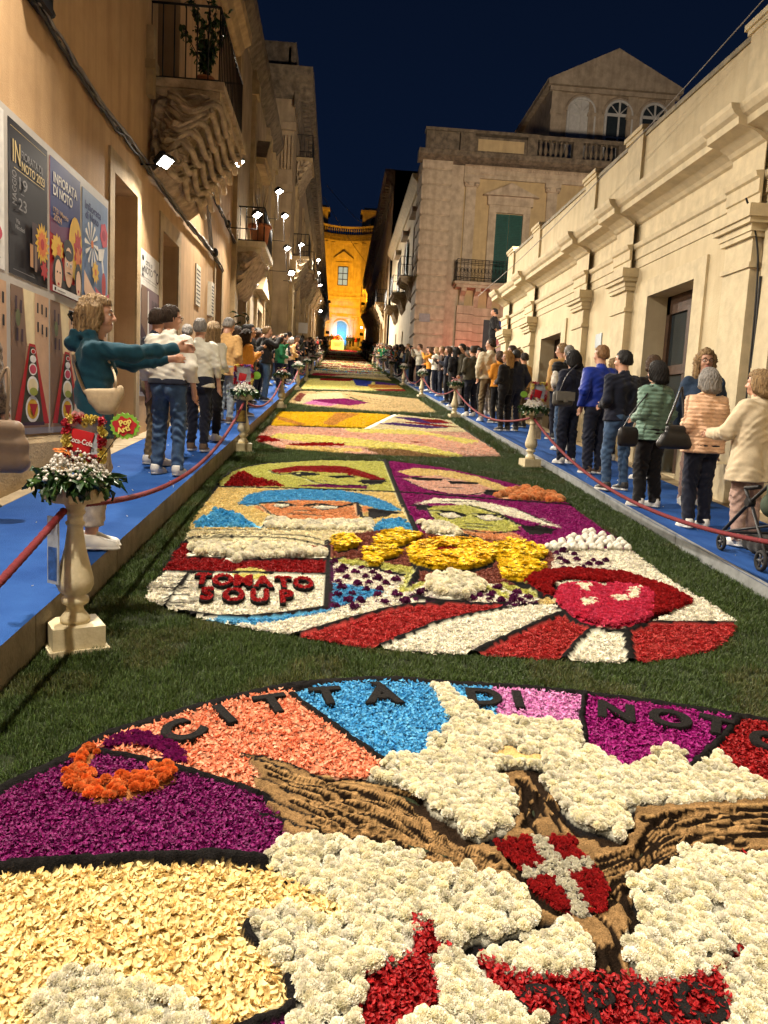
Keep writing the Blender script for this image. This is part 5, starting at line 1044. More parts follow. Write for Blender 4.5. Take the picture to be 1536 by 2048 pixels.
# ---------------------------------------------------------------- the church closing the street
YC = 122.0
ch = empty('baroque_church', (.4, YC, gz(YC)), label='baroque church with a curved orange lit front at the end of the street', cat='church')
def cy(x): return YC+2.6*(1-min(1, abs(x-.4)/5.0)**2)
xs = np.linspace(-5.6, 6.4, 41)
def curved(name, mt, z0, z1, out, xa=-5.6, xb=6.4, parent=ch, n=40):
    m = MB(); X = np.linspace(xa, xb, n); V = []
    for x in X: V += [(x, cy(x)-out, z0), (x, cy(x)-out, z1), (x, cy(x)+.4, z1), (x, cy(x)+.4, z0)]
    Fc = []
    for i in range(n-1):
        a, b_ = i*4, i*4+4
        for k in range(4): Fc.append((a+k, a+(k+1) % 4, b_+(k+1) % 4, b_+k))
    Fc += [(0, 1, 2, 3), ((n-1)*4+3, (n-1)*4+2, (n-1)*4+1, (n-1)*4)]; m.add(V, Fc); o = m.build(name, mt, parent)
    o.location = -Vector(ch.location); return o
curved('front_wall', M_CHURCH, 9.5, 29.4, 0)
for z0, z1, o_ in ((19.3, 19.6, .25), (19.6, 20.0, .55), (16.9, 17.2, .15), (18.2, 18.35, .18), (20.4, 20.7, .2), (28.2, 28.5, .2), (28.5, 28.9, .5), (28.9, 29.3, .85)): curved('cornice', M_CHURCH if z0 < 28.4 else M_DARKST, z0, z1, o_)
curved('balustrade_rail', M_CHURCH, 30.45, 30.65, .35); curved('balustrade_base', M_CHURCH, 29.3, 29.55, .35)
m = MB()
for x in np.arange(-5.5, 6.3, .34): m.lathe([(.09, 0), (.06, .2), (.12, .4), (.06, .7), (.09, .92)], (x, cy(x)-.15, 29.55), 6)
o = m.build('balusters', M_CHURCH, ch); o.location = -Vector(ch.location); o['kind'] = 'stuff'
for x, w in ((-4.6, .9), (-2.7, .55), (-1.55, .4), (2.0, .4), (3.3, .55), (5.0, .9)):
    for z0, z1 in ((9.5, 16.9), (20.7, 28.2)):
        m = MB(); m.box(x-w/2, x+w/2, cy(x)-.22, cy(x)+.2, z0, z1); m.box(x-w/2-.12, x+w/2+.12, cy(x)-.34, cy(x)+.2, z1-.5, z1-.1); o = m.build('pilaster', M_CHURCH, ch); o.location = -Vector(ch.location)
M_TEAL = mat('teal door paint', (.05, .20, .26), rough=.6, var=.3)
a = arch_pts(.2, 1.25, 10, 15.2, 14); yd = cy(.2)-.06
m = MB(); m.add([(x, yd, z) for x, z in a], [tuple(range(len(a)))]); o = m.build('arched_door', M_TEAL, ch); o.location = -Vector(ch.location)
m = MB(); m.tube([(x, yd-.05, z) for x, z in a[1:]+a[:1]], .16, 6); m.box(-1.7, 2.1, yd-.25, yd, 16.7, 17.0); o = m.build('door_surround', M_CHURCH, ch); o.location = -Vector(ch.location)
yd = cy(.2)-.08; m = MB(); m.box(-.55, .95, yd, yd+.05, 21.8, 24.6); o = m.build('upper_window', mat('pale blue emissive window', (.20, .32, .42), rough=.3, emit=(.12, .24, .36), estr=.9), ch); o.location = -Vector(ch.location)  # weak emission keeps the pane pale blue
m = MB()
for x in (-.55, .2, .95): m.box(x-.05, x+.05, yd-.06, yd, 21.8, 24.6)
for z in (21.8, 22.7, 23.6, 24.6): m.box(-.6, 1.0, yd-.06, yd-.004, z-.05, z+.05)
m.build('window_bars', M_DARK, o)
m = MB(); m.box(-.95, -.62, yd-.15, yd, 21.5, 25.0); m.box(1.02, 1.35, yd-.15, yd, 21.5, 25.0); m.box(-1.1, 1.5, yd-.2, yd, 25.0, 25.3); m.box(-1.25, 1.65, yd-.4, yd, 25.6, 25.8); V = [(-1.35, yd-.5, 25.8), (1.75, yd-.5, 25.8), (.2, yd-.5, 26.9)]; V2 = [(p, yd, q) for p, _, q in V]; m.add(V+V2, [(0, 1, 2), (3, 5, 4), (0, 3, 4, 1), (1, 4, 5, 2), (2, 5, 3, 0)]); o = m.build('window_surround', M_CHURCH, ch); o.location = -Vector(ch.location)
for cx in (-4.5, 4.9):
    w = 2.0; z0, zt = 29.3, 33.0; yb = YC+4.6; m = MB(); m.box(cx-w, cx+w, yb-w, yb+w, z0, zt); m.box(cx-w-.3, cx+w+.3, yb-w-.3, yb+w+.3, zt, zt+.35); m.box(cx-w+.2, cx+w-.2, yb-w+.2, yb+w-.2, zt+.35, zt+.8)
    for sx in (-1, 1): m.box(cx+sx*w-(.5 if sx > 0 else 0), cx+sx*w+(.5 if sx < 0 else 0), yb-w-.15, yb-w, z0, zt)
    o = m.build('bell_tower', M_CHURCH, ch); o.location = -Vector(ch.location)
    q = arch_pts(cx, .7, z0+.6, z0+2.4, 10); m = MB(); m.add([(x, yb-w-.02, z) for x, z in q], [tuple(range(len(q)))]); m.build('belfry_dark_panel', M_DARK, o)  # flat dark panel on the solid wall, painted as a shaded opening
    q = arch_pts(yb, .7, z0+.6, z0+2.4, 10); m = MB(); m.add([(cx-np.sign(cx)*(w+.02), y_, z) for y_, z in q], [tuple(range(len(q)))]); m.build('belfry_dark_panel', M_DARK, o)
m = MB(); m.box(-7, 8, YC+5, YC+20, 8, 29); o = m.build('nave', M_DARKST, ch); o.location = -Vector(ch.location)
# ================================================================ PEOPLE
CORN = np.array([(i, j, k) for i in (0, 1) for j in (0, 1) for k in (0, 1)]); EDG = [(a, b) for a in range(8) for b in range(a+1, 8) if abs(CORN[a]-CORN[b]).sum() == 1]
def surface_net(Fd, org, h):
    n = Fd < 0; s = sum(n[i:Fd.shape[0]-1+i, j:Fd.shape[1]-1+j, k:Fd.shape[2]-1+k].astype(np.int8) for i, j, k in CORN)
    ids = np.argwhere((s > 0) & (s < 8)); vals = np.stack([Fd[ids[:, 0]+i, ids[:, 1]+j, ids[:, 2]+k] for i, j, k in CORN], 1)
    acc = np.zeros((len(ids), 3)); cnt = np.zeros(len(ids))
    for a, b in EDG:
        va, vb = vals[:, a], vals[:, b]; m = (va < 0) != (vb < 0); t = np.where(m, va/np.where(m, va-vb, 1), 0)
        acc += m[:, None]*(CORN[a]+(CORN[b]-CORN[a])*t[:, None]); cnt += m
    V = org+h*(ids+acc/cnt[:, None]); im = np.full([q-1 for q in Fd.shape], -1, np.int32); im[tuple(ids.T)] = np.arange(len(ids)); Q = []
    for ax in range(3):
        b, c = (ax+1) % 3, (ax+2) % 3; A = np.moveaxis(n, (ax, b, c), (0, 1, 2)); I = np.moveaxis(im, (ax, b, c), (0, 1, 2))
        ch = A[:-1, 1:-1, 1:-1] != A[1:, 1:-1, 1:-1]; e = np.argwhere(ch)
        i, j, k = e[:, 0], e[:, 1]+1, e[:, 2]+1
        q = np.stack([I[i, j-1, k-1], I[i, j, k-1], I[i, j, k], I[i, j-1, k]], 1); fl = A[i, j, k]; q[~fl] = q[~fl][:, ::-1]; Q.append(q)
    return V, np.concatenate(Q)
class Sdf:
    def __init__(s, lo, hi, h):
        s.h = h; s.o = np.array(lo, float)-2*h; n = np.ceil((np.array(hi)-s.o)/h).astype(int)+3; s.ax = [s.o[i]+h*np.arange(n[i]) for i in range(3)]; s.F = np.full(n, .2, np.float32)
    def sl(s, lo, hi):
        r = []
        for i in range(3): a = int(max(0, math.floor((lo[i]-s.o[i])/s.h))); b = int(min(len(s.ax[i]), math.ceil((hi[i]-s.o[i])/s.h)+1)); r.append(slice(a, max(a, b)))
        return tuple(r)
    def grid(s, q): return np.meshgrid(s.ax[0][q[0]], s.ax[1][q[1]], s.ax[2][q[2]], indexing='ij', sparse=True)
    def cap(s, a, b, ra, rb, k=.03, sq=None, sub=False):
        """tapered limb from a to b; sq = (axis, factor) flattens it"""
        a, b = np.array(a, float), np.array(b, float); mr = max(ra, rb)+k+2*s.h+.02; q = s.sl(np.minimum(a, b)-mr, np.maximum(a, b)+mr); X, Y, Z = s.grid(q)
        v = b-a; L2 = v@v+1e-9; t = np.clip(((X-a[0])*v[0]+(Y-a[1])*v[1]+(Z-a[2])*v[2])/L2, 0, 1)
        d = [X-a[0]-t*v[0], Y-a[1]-t*v[1], Z-a[2]-t*v[2]]
        if sq: d[sq[0]] = d[sq[0]]/sq[1]
        D = np.sqrt(d[0]**2+d[1]**2+d[2]**2)-(ra+(rb-ra)*t); F0 = s.F[q]
        if sub: s.F[q] = np.maximum(F0, -D); return
        h = np.clip(.5+.5*(F0-D)/k, 0, 1); s.F[q] = F0+(D-F0)*h-k*h*(1-h)
    def full(s): return np.meshgrid(*s.ax, indexing='ij', sparse=True)
    def mesh(s): return surface_net(s.F, s.o, s.h)

def joints(p):
    b = p.get('bulk', 1.0); f = p.get('fem', False); sw = (.165 if f else .19)*(.9+.1*b); hw = .088
    J = dict(sh=[(-sw, 0, 1.388), (sw, 0, 1.388)], hip=[(-hw, 0, .93), (hw, 0, .93)])
    st = p.get('stance', 0); sp = p.get('spread', .09)
    J['knee'] = [(-sp, .03+.06*st, .50), (sp, .02-.04*st, .50)]; J['ank'] = [(-sp-.01, -.02+.12*st, .09), (sp+.01, -.02-.10*st, .09)]
    A = p.get('arms', ('down', 'down')); J['el'], J['wr'] = [], []
    for i, sd in enumerate((-1, 1)):
        e, w = {'down': ((sw+.06, -.03, 1.14), (sw+.07, .05, .89)), 'bent': ((sw+.06, -.05, 1.14), (sw-.06, .20, 1.08)), 'phone': ((sw+.04, .03, 1.15), (.09, .25, 1.28)), 'extend': ((sw-.01, .27, 1.385), (.075, .53, 1.435)), 'extend_low': ((sw-.02, .24, 1.33), (.09, .47, 1.37)),
                'pocket': ((sw+.09, -.08, 1.14), (sw+.03, .06, .93)), 'clasp': ((sw+.05, .0, 1.12), (.03, .22, 1.02)), 'reach': ((sw+.10, .10, 1.14), (sw+.02, .36, 1.12)), 'back': ((sw+.05, -.1, 1.13), (.05, -.17, .98)), 'up': ((sw+.08, .18, 1.30), (.12, .30, 1.52))}[A[i]]
        J['el'].append((sd*e[0], e[1], e[2])); J['wr'].append((sd*w[0], w[1], w[2]))
    return J
def hand(s, w, d, side, up, fine):
    """palm and five fingers going on from wrist w in direction d"""
    w = np.array(w); d = np.array(d)/np.linalg.norm(d); up = np.array(up, float); up -= d*(up@d); up /= np.linalg.norm(up)+1e-9; n = np.cross(d, up)
    s.cap(w, w+d*.07, .026, .030, .02)
    for k, (o, L1) in enumerate(((-.027, .062), (-.009, .075), (.009, .070), (.027, .052))):
        a = w+d*.075+up*o; m = a+d*L1*.5+n*side*.012; e_ = m+d*L1*.35+n*side*.026
        s.cap(a, m, .0095, .009, .006); s.cap(m, e_, .009, .0075, .005)
    a = w+d*.03+up*.026; m = a+d*.035+up*.026+n*side*.01; s.cap(a, m, .0125, .0105, .01); s.cap(m, m+d*.03+up*.006, .0105, .0085, .006)
def body_sdf(p, J, h, g=0.0):
    b = p.get('bulk', 1.0); f = p.get('fem', False)
    s = Sdf((-.48, -.34, 0), (.48, .75 if 'extend' in p.get('arms', ()) else .48, 1.85), h)
    for x in (-1, 1):
        s.cap((x*.072*b, -.01, .93), (x*.055*b, 0, 1.10), .110*b, .088*b, .05); s.cap((x*.055*b, 0, 1.10), (x*.078*b, -.01, 1.30), .088*b, .096*b, .05)
        s.cap((x*.075*b, -.01, 1.30), (x*.13, -.015, 1.385), .092*b, .055, .05)
        if f: s.cap((x*.075, .075, 1.27), (x*.075, .085, 1.25), .05, .05, .05)
    s.cap((0, -.015, 1.40), (0, .005, 1.53), .07, .052, .05)
    for i in (0, 1):
        s.cap(J['sh'][i], J['el'][i], .052*b, .040, .03); s.cap(J['el'][i], J['wr'][i], .040, .026, .02)
        s.cap(J['hip'][i], J['knee'][i], .082*b, .056, .04); s.cap(J['knee'][i], J['ank'][i], .056, .038, .03)
        a = np.array(J['ank'][i]); s.cap(a+(0, -.02, -.045), a+(0, .14, -.06), .038, .032, .03)
        d = np.array(J['wr'][i])-np.array(J['el'][i])
        if p.get('arms', ('', ''))[i] in ('down', 'pocket', 'back'): d = np.array((0, .25, -1.0))
        hand(s, J['wr'][i], d, 1 if i else -1, (0, .6, .8) if abs(d[2]) < .6*np.linalg.norm(d) else (0, 1, 0.2), h)
    return s
def head_xf(p):
    hy, hp = p.get('hy', 0), p.get('hp', 0); M = Matrix.Rotation(hy, 3, 'Z') @ Matrix.Rotation(hp, 3, 'X'); c = Vector((0, .015, 1.56))
    return lambda q: np.array(c+M @ (Vector(q)))
def head_prims(s, T, sq=(0, .88)):
    s.cap(T((0, -.015, .085)), T((0, -.02, .11)), .088, .086, .03, sq); s.cap(T((0, .01, .10)), T((0, .03, .13)), .078, .066, .03, sq)
    s.cap(T((0, .035, .07)), T((0, .055, .0)), .060, .042, .03, sq); s.cap(T((0, .07, -.012)), T((0, .075, -.008)), .024, .022, .02); s.cap(T((0, 0, .0)), T((0, -.02, -.06)), .055, .054, .03)
    s.cap(T((0, .098, .085)), T((0, .116, .045)), .009, .015, .012)
    for x in (-1, 1):
        s.cap(T((x*.03, .088, .098)), T((x*.05, .076, .10)), .012, .010, .012); s.cap(T((x*.036, .075, .045)), T((x*.042, .06, .03)), .022, .02, .02)
        s.cap(T((x*.012, .110, .042)), T((x*.014, .10, .042)), .009, .009, .006)
        s.cap(T((x*.079, -.012, .09)), T((x*.077, -.008, .045)), .016, .011, .008, (0, .5))
    s.cap(T((-.018, .094, .016)), T((.018, .094, .016)), .008, .008, .006); s.cap(T((-.014, .092, .005)), T((.014, .092, .005)), .008, .008, .006)
def fold(X, Y, Z, sd, a=.006):
    w = np.sin(19*Z+8*np.sin(6*X+sd)+5*np.sin(5*Y-sd))*np.sin(8*X-6*Y+5*Z+sd)+.5*np.sin(23*Z+31*X*np.sign(X)+9*np.sin(11*Y+7*Z+sd))+.35*np.sin(33*X+29*Y+12*np.sin(9*Z+sd))
    return a*(w-.35*np.abs(w))
def upper(p, J, h, th, hem, sleeve=1.0, quilt=0.0, hood=False, collar=True, sd=0.0, flare=0.0):
    b = p.get('bulk', 1.0); f = p.get('fem', False); s = Sdf((-.50, -.36, hem-.03), (.50, .72 if 'extend' in p.get('arms', ()) else .5, 1.64), h)
    for x in (-1, 1):
        s.cap((x*(.08*b+flare), -.01, hem-.06), (x*.065*b, 0, 1.10), .114*b+th+flare, .096*b+th, .05); s.cap((x*.065*b, 0, 1.10), (x*.08*b, -.01, 1.30), .096*b+th, .100*b+th, .05)
        s.cap((x*.078*b, -.01, 1.30), (x*.135, -.015, 1.39), .096*b+th, .055+th*.8, .05)
        if f: s.cap((x*.075, .075, 1.27), (x*.075, .085, 1.25), .05+th, .05+th, .05)
    for i in (0, 1):
        e, w = np.array(J['el'][i]), np.array(J['wr'][i]); c = e+(w-e)*(sleeve*1.0)
        if sleeve >= 0: s.cap(J['sh'][i], e, .056*b+th*.8, .046+th*.9, .035)
        else: s.cap(J['sh'][i], np.array(J['sh'][i])*.97, .062*b+th, .062*b+th, .03)
        if sleeve > .15: s.cap(e, c, .046+th*.9, .032+th*.8, .02)
    if collar: s.cap((0, -.03, 1.42), (0, .0, 1.495), .080, .066, .05)
    if hood:
        for x in (-1, 1): s.cap((x*.05, -.10, 1.50), (x*.09, -.02, 1.49), .05, .045, .03)
        s.cap((-.04, -.13, 1.43), (.04, -.13, 1.43), .055, .055, .04)
    X, Y, Z = s.full(); D = s.F+fold(X, Y, Z, sd, .0065)
    if quilt: D = D-(.012*np.abs(np.sin(math.pi*Z/quilt))-.004)
    D = np.maximum(D, hem-Z); D = np.maximum(D, -(np.sqrt(X**2+(Y-.02)**2+0*Z)-(.055+np.maximum(0, Z-1.50)*.3))*0-9)
    nk = np.sqrt(X**2+(Y-.008)**2)-.058+0*Z; D = np.where(Z > 1.47, np.maximum(D, np.maximum(-nk, Z-1.525)), D)
    s.F = D.astype(np.float32); return s.mesh()
def legs(p, J, h, wide=.0, top=1.02, bottom=.06, sd=0.0):
    b = p.get('bulk', 1.0); s = Sdf((-.32, -.32, bottom-.02), (.32, .36, top+.02), h)
    for x in (-1, 1): s.cap((x*.075*b, -.01, .94), (x*.065*b, 0, 1.06), .122*b, .108*b, .05); s.cap((x*.07, -.06, .90), (x*.07, -.06, .86), .075*b, .07*b, .04)
    for i in (0, 1):
        s.cap(J['hip'][i], J['knee'][i], .094*b, .068+wide, .03); a = np.array(J['ank'][i]); s.cap(J['knee'][i], a+(0, 0, -.04), .068+wide, .052+wide, .02)
    X, Y, Z = s.full(); kn = np.exp(-((Z-.5)/.14)**2)+.8*np.exp(-((Z-.14)/.10)**2); D = s.F+fold(X, Y, Z, sd, .006)+.007*kn*np.sin(70*Z+9*np.sin(14*X+sd)+12*Y)
    D = np.maximum(np.maximum(D, bottom-Z), Z-top); s.F = D.astype(np.float32); return s.mesh()
def shoe(a, h, big=1.0):
    s = Sdf(np.array(a)+(-.09, -.13, -.11), np.array(a)+(.09, .26, .06), h); a = np.array(a)
    s.cap(a+(0, -.03, -.04), a+(0, .04, -.035), .046*big, .044*big, .03); s.cap(a+(0, .04, -.04), a+(0, .155, -.062), .046*big, .040*big, .03); s.cap(a+(0, -.02, .0), a+(0, -.015, .02), .048, .05, .03); s.cap(a+(0, -.03, -.075), a+(0, .16, -.08), .046*big, .048*big, .01, (2, .35))
    X, Y, Z = s.full(); D = np.maximum(s.F, -.088+a[2]-Z); D = np.maximum(D, Z-a[2]-.025); s.F = D.astype(np.float32); return s.mesh()
def hairm(p, T, h, style, sd=0.0):
    s = Sdf((-.24, -.28, 1.22), (.24, .26, 1.86), h); t = {'short': .007, 'crop': .003}.get(style, .014)
    s.cap(T((0, -.02, .09)), T((0, -.022, .115)), .092+t, .088+t, .03, (0, .90)); s.cap(T((0, .008, .118)), T((0, .025, .135)), .078+t, .064+t, .03, (0, .90))
    if style in ('bob', 'long', 'curly', 'clip'):
        dn = {'bob': -.02, 'long': -.20, 'curly': -.14, 'clip': -.05}[style]
        for x in (-1, 1):
            s.cap(T((x*.07, -.01, .10)), T((x*.085, -.02, dn+.03)), .045, .04, .04); s.cap(T((x*.05, -.07, .08)), T((x*.06, -.085, dn)), .055, .05, .04)
        s.cap(T((0, -.08, .08)), T((0, -.10, dn)), .06, .055, .04)
    if style in ('short', 'crop'): s.cap(T((0, -.075, .05)), T((0, -.07, .0)), .04, .03, .04)
    X, Y, Z = s.full(); q0, q1, q2 = T((0, 0, 0)), T((0, 1, 0))-T((0, 0, 0)), T((0, 0, 1))-T((0, 0, 0))
    ly = (X-q0[0])*q1[0]+(Y-q0[1])*q1[1]+(Z-q0[2])*q1[2]; lz = (X-q0[0])*q2[0]+(Y-q0[1])*q2[1]+(Z-q0[2])*q2[2]
    an = np.arctan2(X-q0[0], -(ly)+0*Z); A = {'curly': .022, 'clip': .014, 'long': .012, 'bob': .010}.get(style, .010)
    st = np.sin(26*an+5*np.sin(20*lz+sd)+sd)+.6*np.sin(47*an+9*np.sin(13*lz)); D = s.F+A*.6*st*(np.sin(60*lz+4*an) if style == 'curly' else 1)
    fc = np.maximum(.052-ly, lz-.135) if style in ('bob', 'long', 'curly', 'clip') else np.maximum(np.maximum(.045-ly, lz-.14), -9)
    D = np.maximum(D, -fc)
    if style in ('short', 'crop'): D = np.maximum(D, -(np.maximum(.012-ly, lz-.085))); D = np.maximum(D, .02-lz+.25*np.maximum(0, ly+.06))
    s.F = D.astype(np.float32); return s.mesh()
SKIN = {'fair': mat('fair skin', (.50, .27, .18), rough=.5, var=.15, scale=12, spec=.4), 'tan': mat('tanned skin', (.38, .19, .115), rough=.5, var=.15, scale=12, spec=.4)}
M_LIP = mat('lips', (.38, .11, .10), rough=.4)
def cloth(name, c, var=.2, rough=.85, sc=30): return mat(name, c, rough=rough, var=var, scale=sc, bump=.25, bscale=320, sheen=.1, spec=.2)
def person(p, loc, rz, label, group=None, h=.0125):
    J = joints(p); T = head_xf(p); s = body_sdf(p, J, p.get('hb', h)); head_prims(s, T); V, Fq = s.mesh(); sc = p.get('H', 1.7)/1.74
    lipc = T((0, .10, .010)); mi = None; fc = V[Fq].mean(1); dl = (fc-lipc)*np.array((1/.026, 1/.03, 1/.011)); mi = (np.sum(dl**2, 1) < 1).astype(int)
    body = bpy.data.objects.new('person', np_mesh('person', V, Fq, [SKIN[p.get('skin', 'fair')], M_LIP], mi=mi)); link(body); body.location = loc; body.rotation_euler = (0, 0, rz); body.scale = (sc, sc, sc)
    tag(body, label, 'person', group); sd = p.get('seed', random.uniform(0, 9))
    def part(nm, VF, m, lab=None, mi=None):
        o = bpy.data.objects.new(nm, np_mesh(nm, VF[0], VF[1], m, mi=mi)); link(o, body)
        if lab: o['label'] = lab
        return o
    t = p['top']; part(t.get('name', 'jacket'), upper(p, J, h, t.get('th', .012), t.get('hem', .90), t.get('sleeve', 1.0), t.get('quilt', 0), t.get('hood', False), t.get('collar', True), sd, t.get('flare', 0)), t['mat'])
    if p.get('over'): part('vest', upper(p, J, h, .032, .92, -1, .06, False, True, sd), p['over'])
    if t.get('band'):
        b = p.get('bulk', 1.0); s2 = Sdf((-.35, -.3, t['hem']-.05), (.35, .3, t['hem']+.06), h)
        for x in (-1, 1): s2.cap((x*.078*b, -.01, t['hem']-.1), (x*.072*b, 0, t['hem']+.1), .128*b+t.get('th', .012), .106*b+t.get('th', .012), .04)
        X, Y, Z = s2.full(); s2.F = np.maximum(np.maximum(s2.F, t['hem']-.035-Z), Z-t['hem']-.03).astype(np.float32); part('hem_band', s2.mesh(), t['band'])
    l = p['legs']; part(l.get('name', 'trousers'), legs(p, J, h, l.get('wide', 0), 1.03, l.get('bottom', .06), sd), l['mat'])
    for i in (0, 1):
        VF = shoe(J['ank'][i], min(h, .012)); z = VF[0][VF[1]].mean(1)[:, 2]; part('shoe', VF, [p['shoe'], p.get('sole', M_SOLE)], mi=(z < .034).astype(int))
    if p.get('hair'): part('hair', hairm(p, T, min(h, .011), p['hair'][0], sd), p['hair'][1])
    if p.get('face'):
        for x in (-1, 1):
            e_ = MB(); c = T((x*.033, .083, .075)); e_.lathe([(.0115*math.sin(a), -.0115*math.cos(a)) for a in np.linspace(.1, 3.04, 7)], c, 10); o = e_.build('eye', M_EYE, body)
            d_ = MB(); c = T((x*.033, .0935, .074)); d_.lathe([(.0055*math.sin(a), -.0055*math.cos(a)) for a in np.linspace(.1, 3.04, 5)], c, 8); d_.build('iris', M_DARK, o)
            b_ = MB(); b_.tube([T((x*.017, .101, .099)), T((x*.033, .101, .104)), T((x*.050, .088, .099))], [.003, .004, .002], 5); b_.build('eyebrow', M_BROW, body)
    if p.get('glasses'):
        g = MB()
        for x in (-1, 1):
            g.tube([T((x*.034+.024*math.cos(a), .112-.2*abs(x*.034+.024*math.cos(a))**1.5, .075+.019*math.sin(a))) for a in np.linspace(0, 6.283, 13)], .0028, 5)
            g.tube([T((x*.058, .10, .08)), T((x*.09, .04, .085)), T((x*.092, -.01, .08))], .0025, 5)
        g.tube([T((-.012, .117, .08)), T((.012, .117, .08))], .0025, 5); g.build('glasses', M_IRON, body)
    return body
M_SOLE = mat('white rubber sole', (.62, .60, .56), rough=.7, var=.2); M_EYE = mat('eye white', (.62, .58, .54), rough=.25, var=.05); M_BROW = mat('eyebrow hair', (.05, .03, .02))
def hairmat(n, c, var=.5, c2=None): return mat(n, c, rough=.55, var=var, scale=70, bump=1.0, bscale=150, spec=.25, strand=True, col2=c2)
HB = hairmat('black hair', (.014, .012, .012)); HDB = hairmat('dark brown hair', (.036, .021, .013)); HBR = hairmat('brown hair', (.085, .045, .024)); HBL = hairmat('dark blonde hair', (.38, .25, .12), c2=(.09, .05, .025)); HGR = hairmat('grey hair', (.32, .30, .28), c2=(.12, .11, .10)); HGB = hairmat('reddish blond hair', (.30, .16, .07))
SHW = mat('white leather', (.66, .64, .60), rough=.5, var=.12); SHD = mat('dark shoe leather', (.03, .028, .028), rough=.5); SHB = mat('brown suede', (.14, .09, .06), rough=.9)
C_ = lambda n, *c, **k: cloth(n, srgb(*c), **k)
JEAN = C_('blue denim', 62, 86, 118, var=.45, sc=9); JEAND = C_('dark denim', 24, 28, 44, var=.4); BLK = C_('black cloth', 22, 21, 24); NAVY = C_('navy cloth', 24, 28, 44); GREYT = C_('light grey trousers', 168, 158, 148); KHAKI = C_('khaki cloth', 108, 92, 66); OLIVE = C_('olive cloth', 74, 68, 50); PINKT = C_('dusty pink trousers', 170, 142, 132, var=.3)
WHITEJ = C_('white nylon', 208, 203, 190, rough=.5, var=.1); WHITES = C_('white shirt cotton', 210, 206, 190, var=.1); CREAMJ = C_('cream jacket cloth', 208, 198, 172, var=.1); TEALF = C_('teal fleece', 20, 64, 80); SAGE = C_('sage quilted nylon', 104, 134, 120, rough=.5); PEACH = C_('peach quilted nylon', 232, 190, 156, rough=.5); COATB = C_('beige wool', 200, 184, 156, var=.12); ROYAL = C_('royal blue nylon', 22, 50, 150, rough=.45); TANS = C_('tan cotton', 190, 150, 96); ORANGE = C_('orange cloth', 206, 138, 48); DENIMJ = C_('denim jacket', 44, 62, 86, var=.4); LEOP = C_('grey brown leopard knit', 120, 104, 88, var=.8, sc=60); GREYC = C_('grey cloth', 98, 94, 88); OLIVEJ = C_('olive jacket', 62, 58, 46)
def fp(px, py, h): p = at(px, py, h); return (float(p[0]), float(p[1]), float(p[2]))
D = math.radians; HL, HR = .23, .11
# ---- left side, near to far
lady = person(dict(H=1.66, fem=True, bulk=1.03, arms=('extend_low', 'extend'), top=dict(name='fleece', mat=TEALF, th=.011, hem=.79, hood=True, flare=.016), legs=dict(mat=GREYT, bottom=.17, wide=.012), shoe=SHW, hair=('clip', HBL), face=True, hp=.06, hb=.0085, spread=.06, seed=2), fp(188, 1096, HL), D(-78), 'woman in a teal fleece holding both arms out to take a picture', h=.011)
person(dict(H=1.66, fem=True, bulk=1.1, arms=('down', 'down'), top=dict(name='coat', mat=LEOP, th=.03, hem=.72), legs=dict(mat=BLK), shoe=SHD, hair=('long', HDB), seed=1), (-2.86, 6.35, gz(6.35)+.20), D(-20), 'person in a grey leopard knit coat at the left edge with a beige bag')
person(dict(H=1.74, arms=('down', 'down'), top=dict(mat=WHITEJ, th=.026, hem=.98, band=NAVY), legs=dict(name='jeans', mat=JEAN, wide=.006), shoe=SHW, hair=('short', HDB), glasses=True, hy=-.7, spread=.11, seed=3), fp(335, 950, HL), D(-14), 'man in a white windbreaker with navy hem and blue jeans')
person(dict(H=1.72, arms=('clasp', 'clasp'), top=dict(name='shirt', mat=NAVY, th=.012), legs=dict(mat=KHAKI), shoe=SHW, hair=('short', HDB), seed=4), (-2.02, 8.9, gz(8.9)+HL), D(-40), 'dark haired man mostly hidden behind the white windbreaker')
person(dict(H=1.67, bulk=1.06, arms=('down', 'down'), top=dict(name='shirt', mat=WHITES, th=.016, hem=.86, sleeve=.45), legs=dict(name='jeans', mat=JEAND), shoe=SHB, hair=('short', HGR), seed=5, stance=.4), fp(395, 903, HL), D(-8), 'grey haired man in a white shirt with rolled sleeves')
person(dict(H=1.66, fem=True, arms=('bent', 'bent'), top=dict(name='shirt', mat=WHITES, th=.012), legs=dict(mat=BLK), shoe=SHW, hair=('long', HBL), seed=6), (-1.78, 11.3, gz(11.3)+HL), D(-30), 'blonde woman just beyond the grey haired man in the white shirt')
person(dict(H=1.66, fem=True, arms=('bent', 'clasp'), top=dict(name='blouse', mat=WHITES, th=.02, hem=.88), legs=dict(mat=OLIVE, wide=.02), shoe=SHW, hair=('curly', HB), seed=7), (-2.30, 14.2, gz(14.2)+HL), D(-35), 'woman with dark wavy hair in a white blouse and olive trousers')
person(dict(H=1.72, arms=('clasp', 'clasp'), top=dict(name='shirt', mat=GREYC, th=.012), legs=dict(mat=KHAKI), shoe=SHD, hair=('crop', HGR), seed=8), (-2.45, 15.2, gz(15.2)+HL), D(-50), 'balding grey man behind the woman in the white blouse')
person(dict(H=1.80, bulk=1.14, arms=('bent', 'bent'), top=dict(name='shirt', mat=TANS, th=.026, hem=.80), legs=dict(name='jeans', mat=C_('faded jeans', 142, 152, 160)), shoe=SHB, hair=('short', HGR), seed=9, hp=-.3, hy=-.3), (-1.93, 13.75, gz(13.75)+HL), D(-24), 'grey haired man in a loose tan shirt looking down')
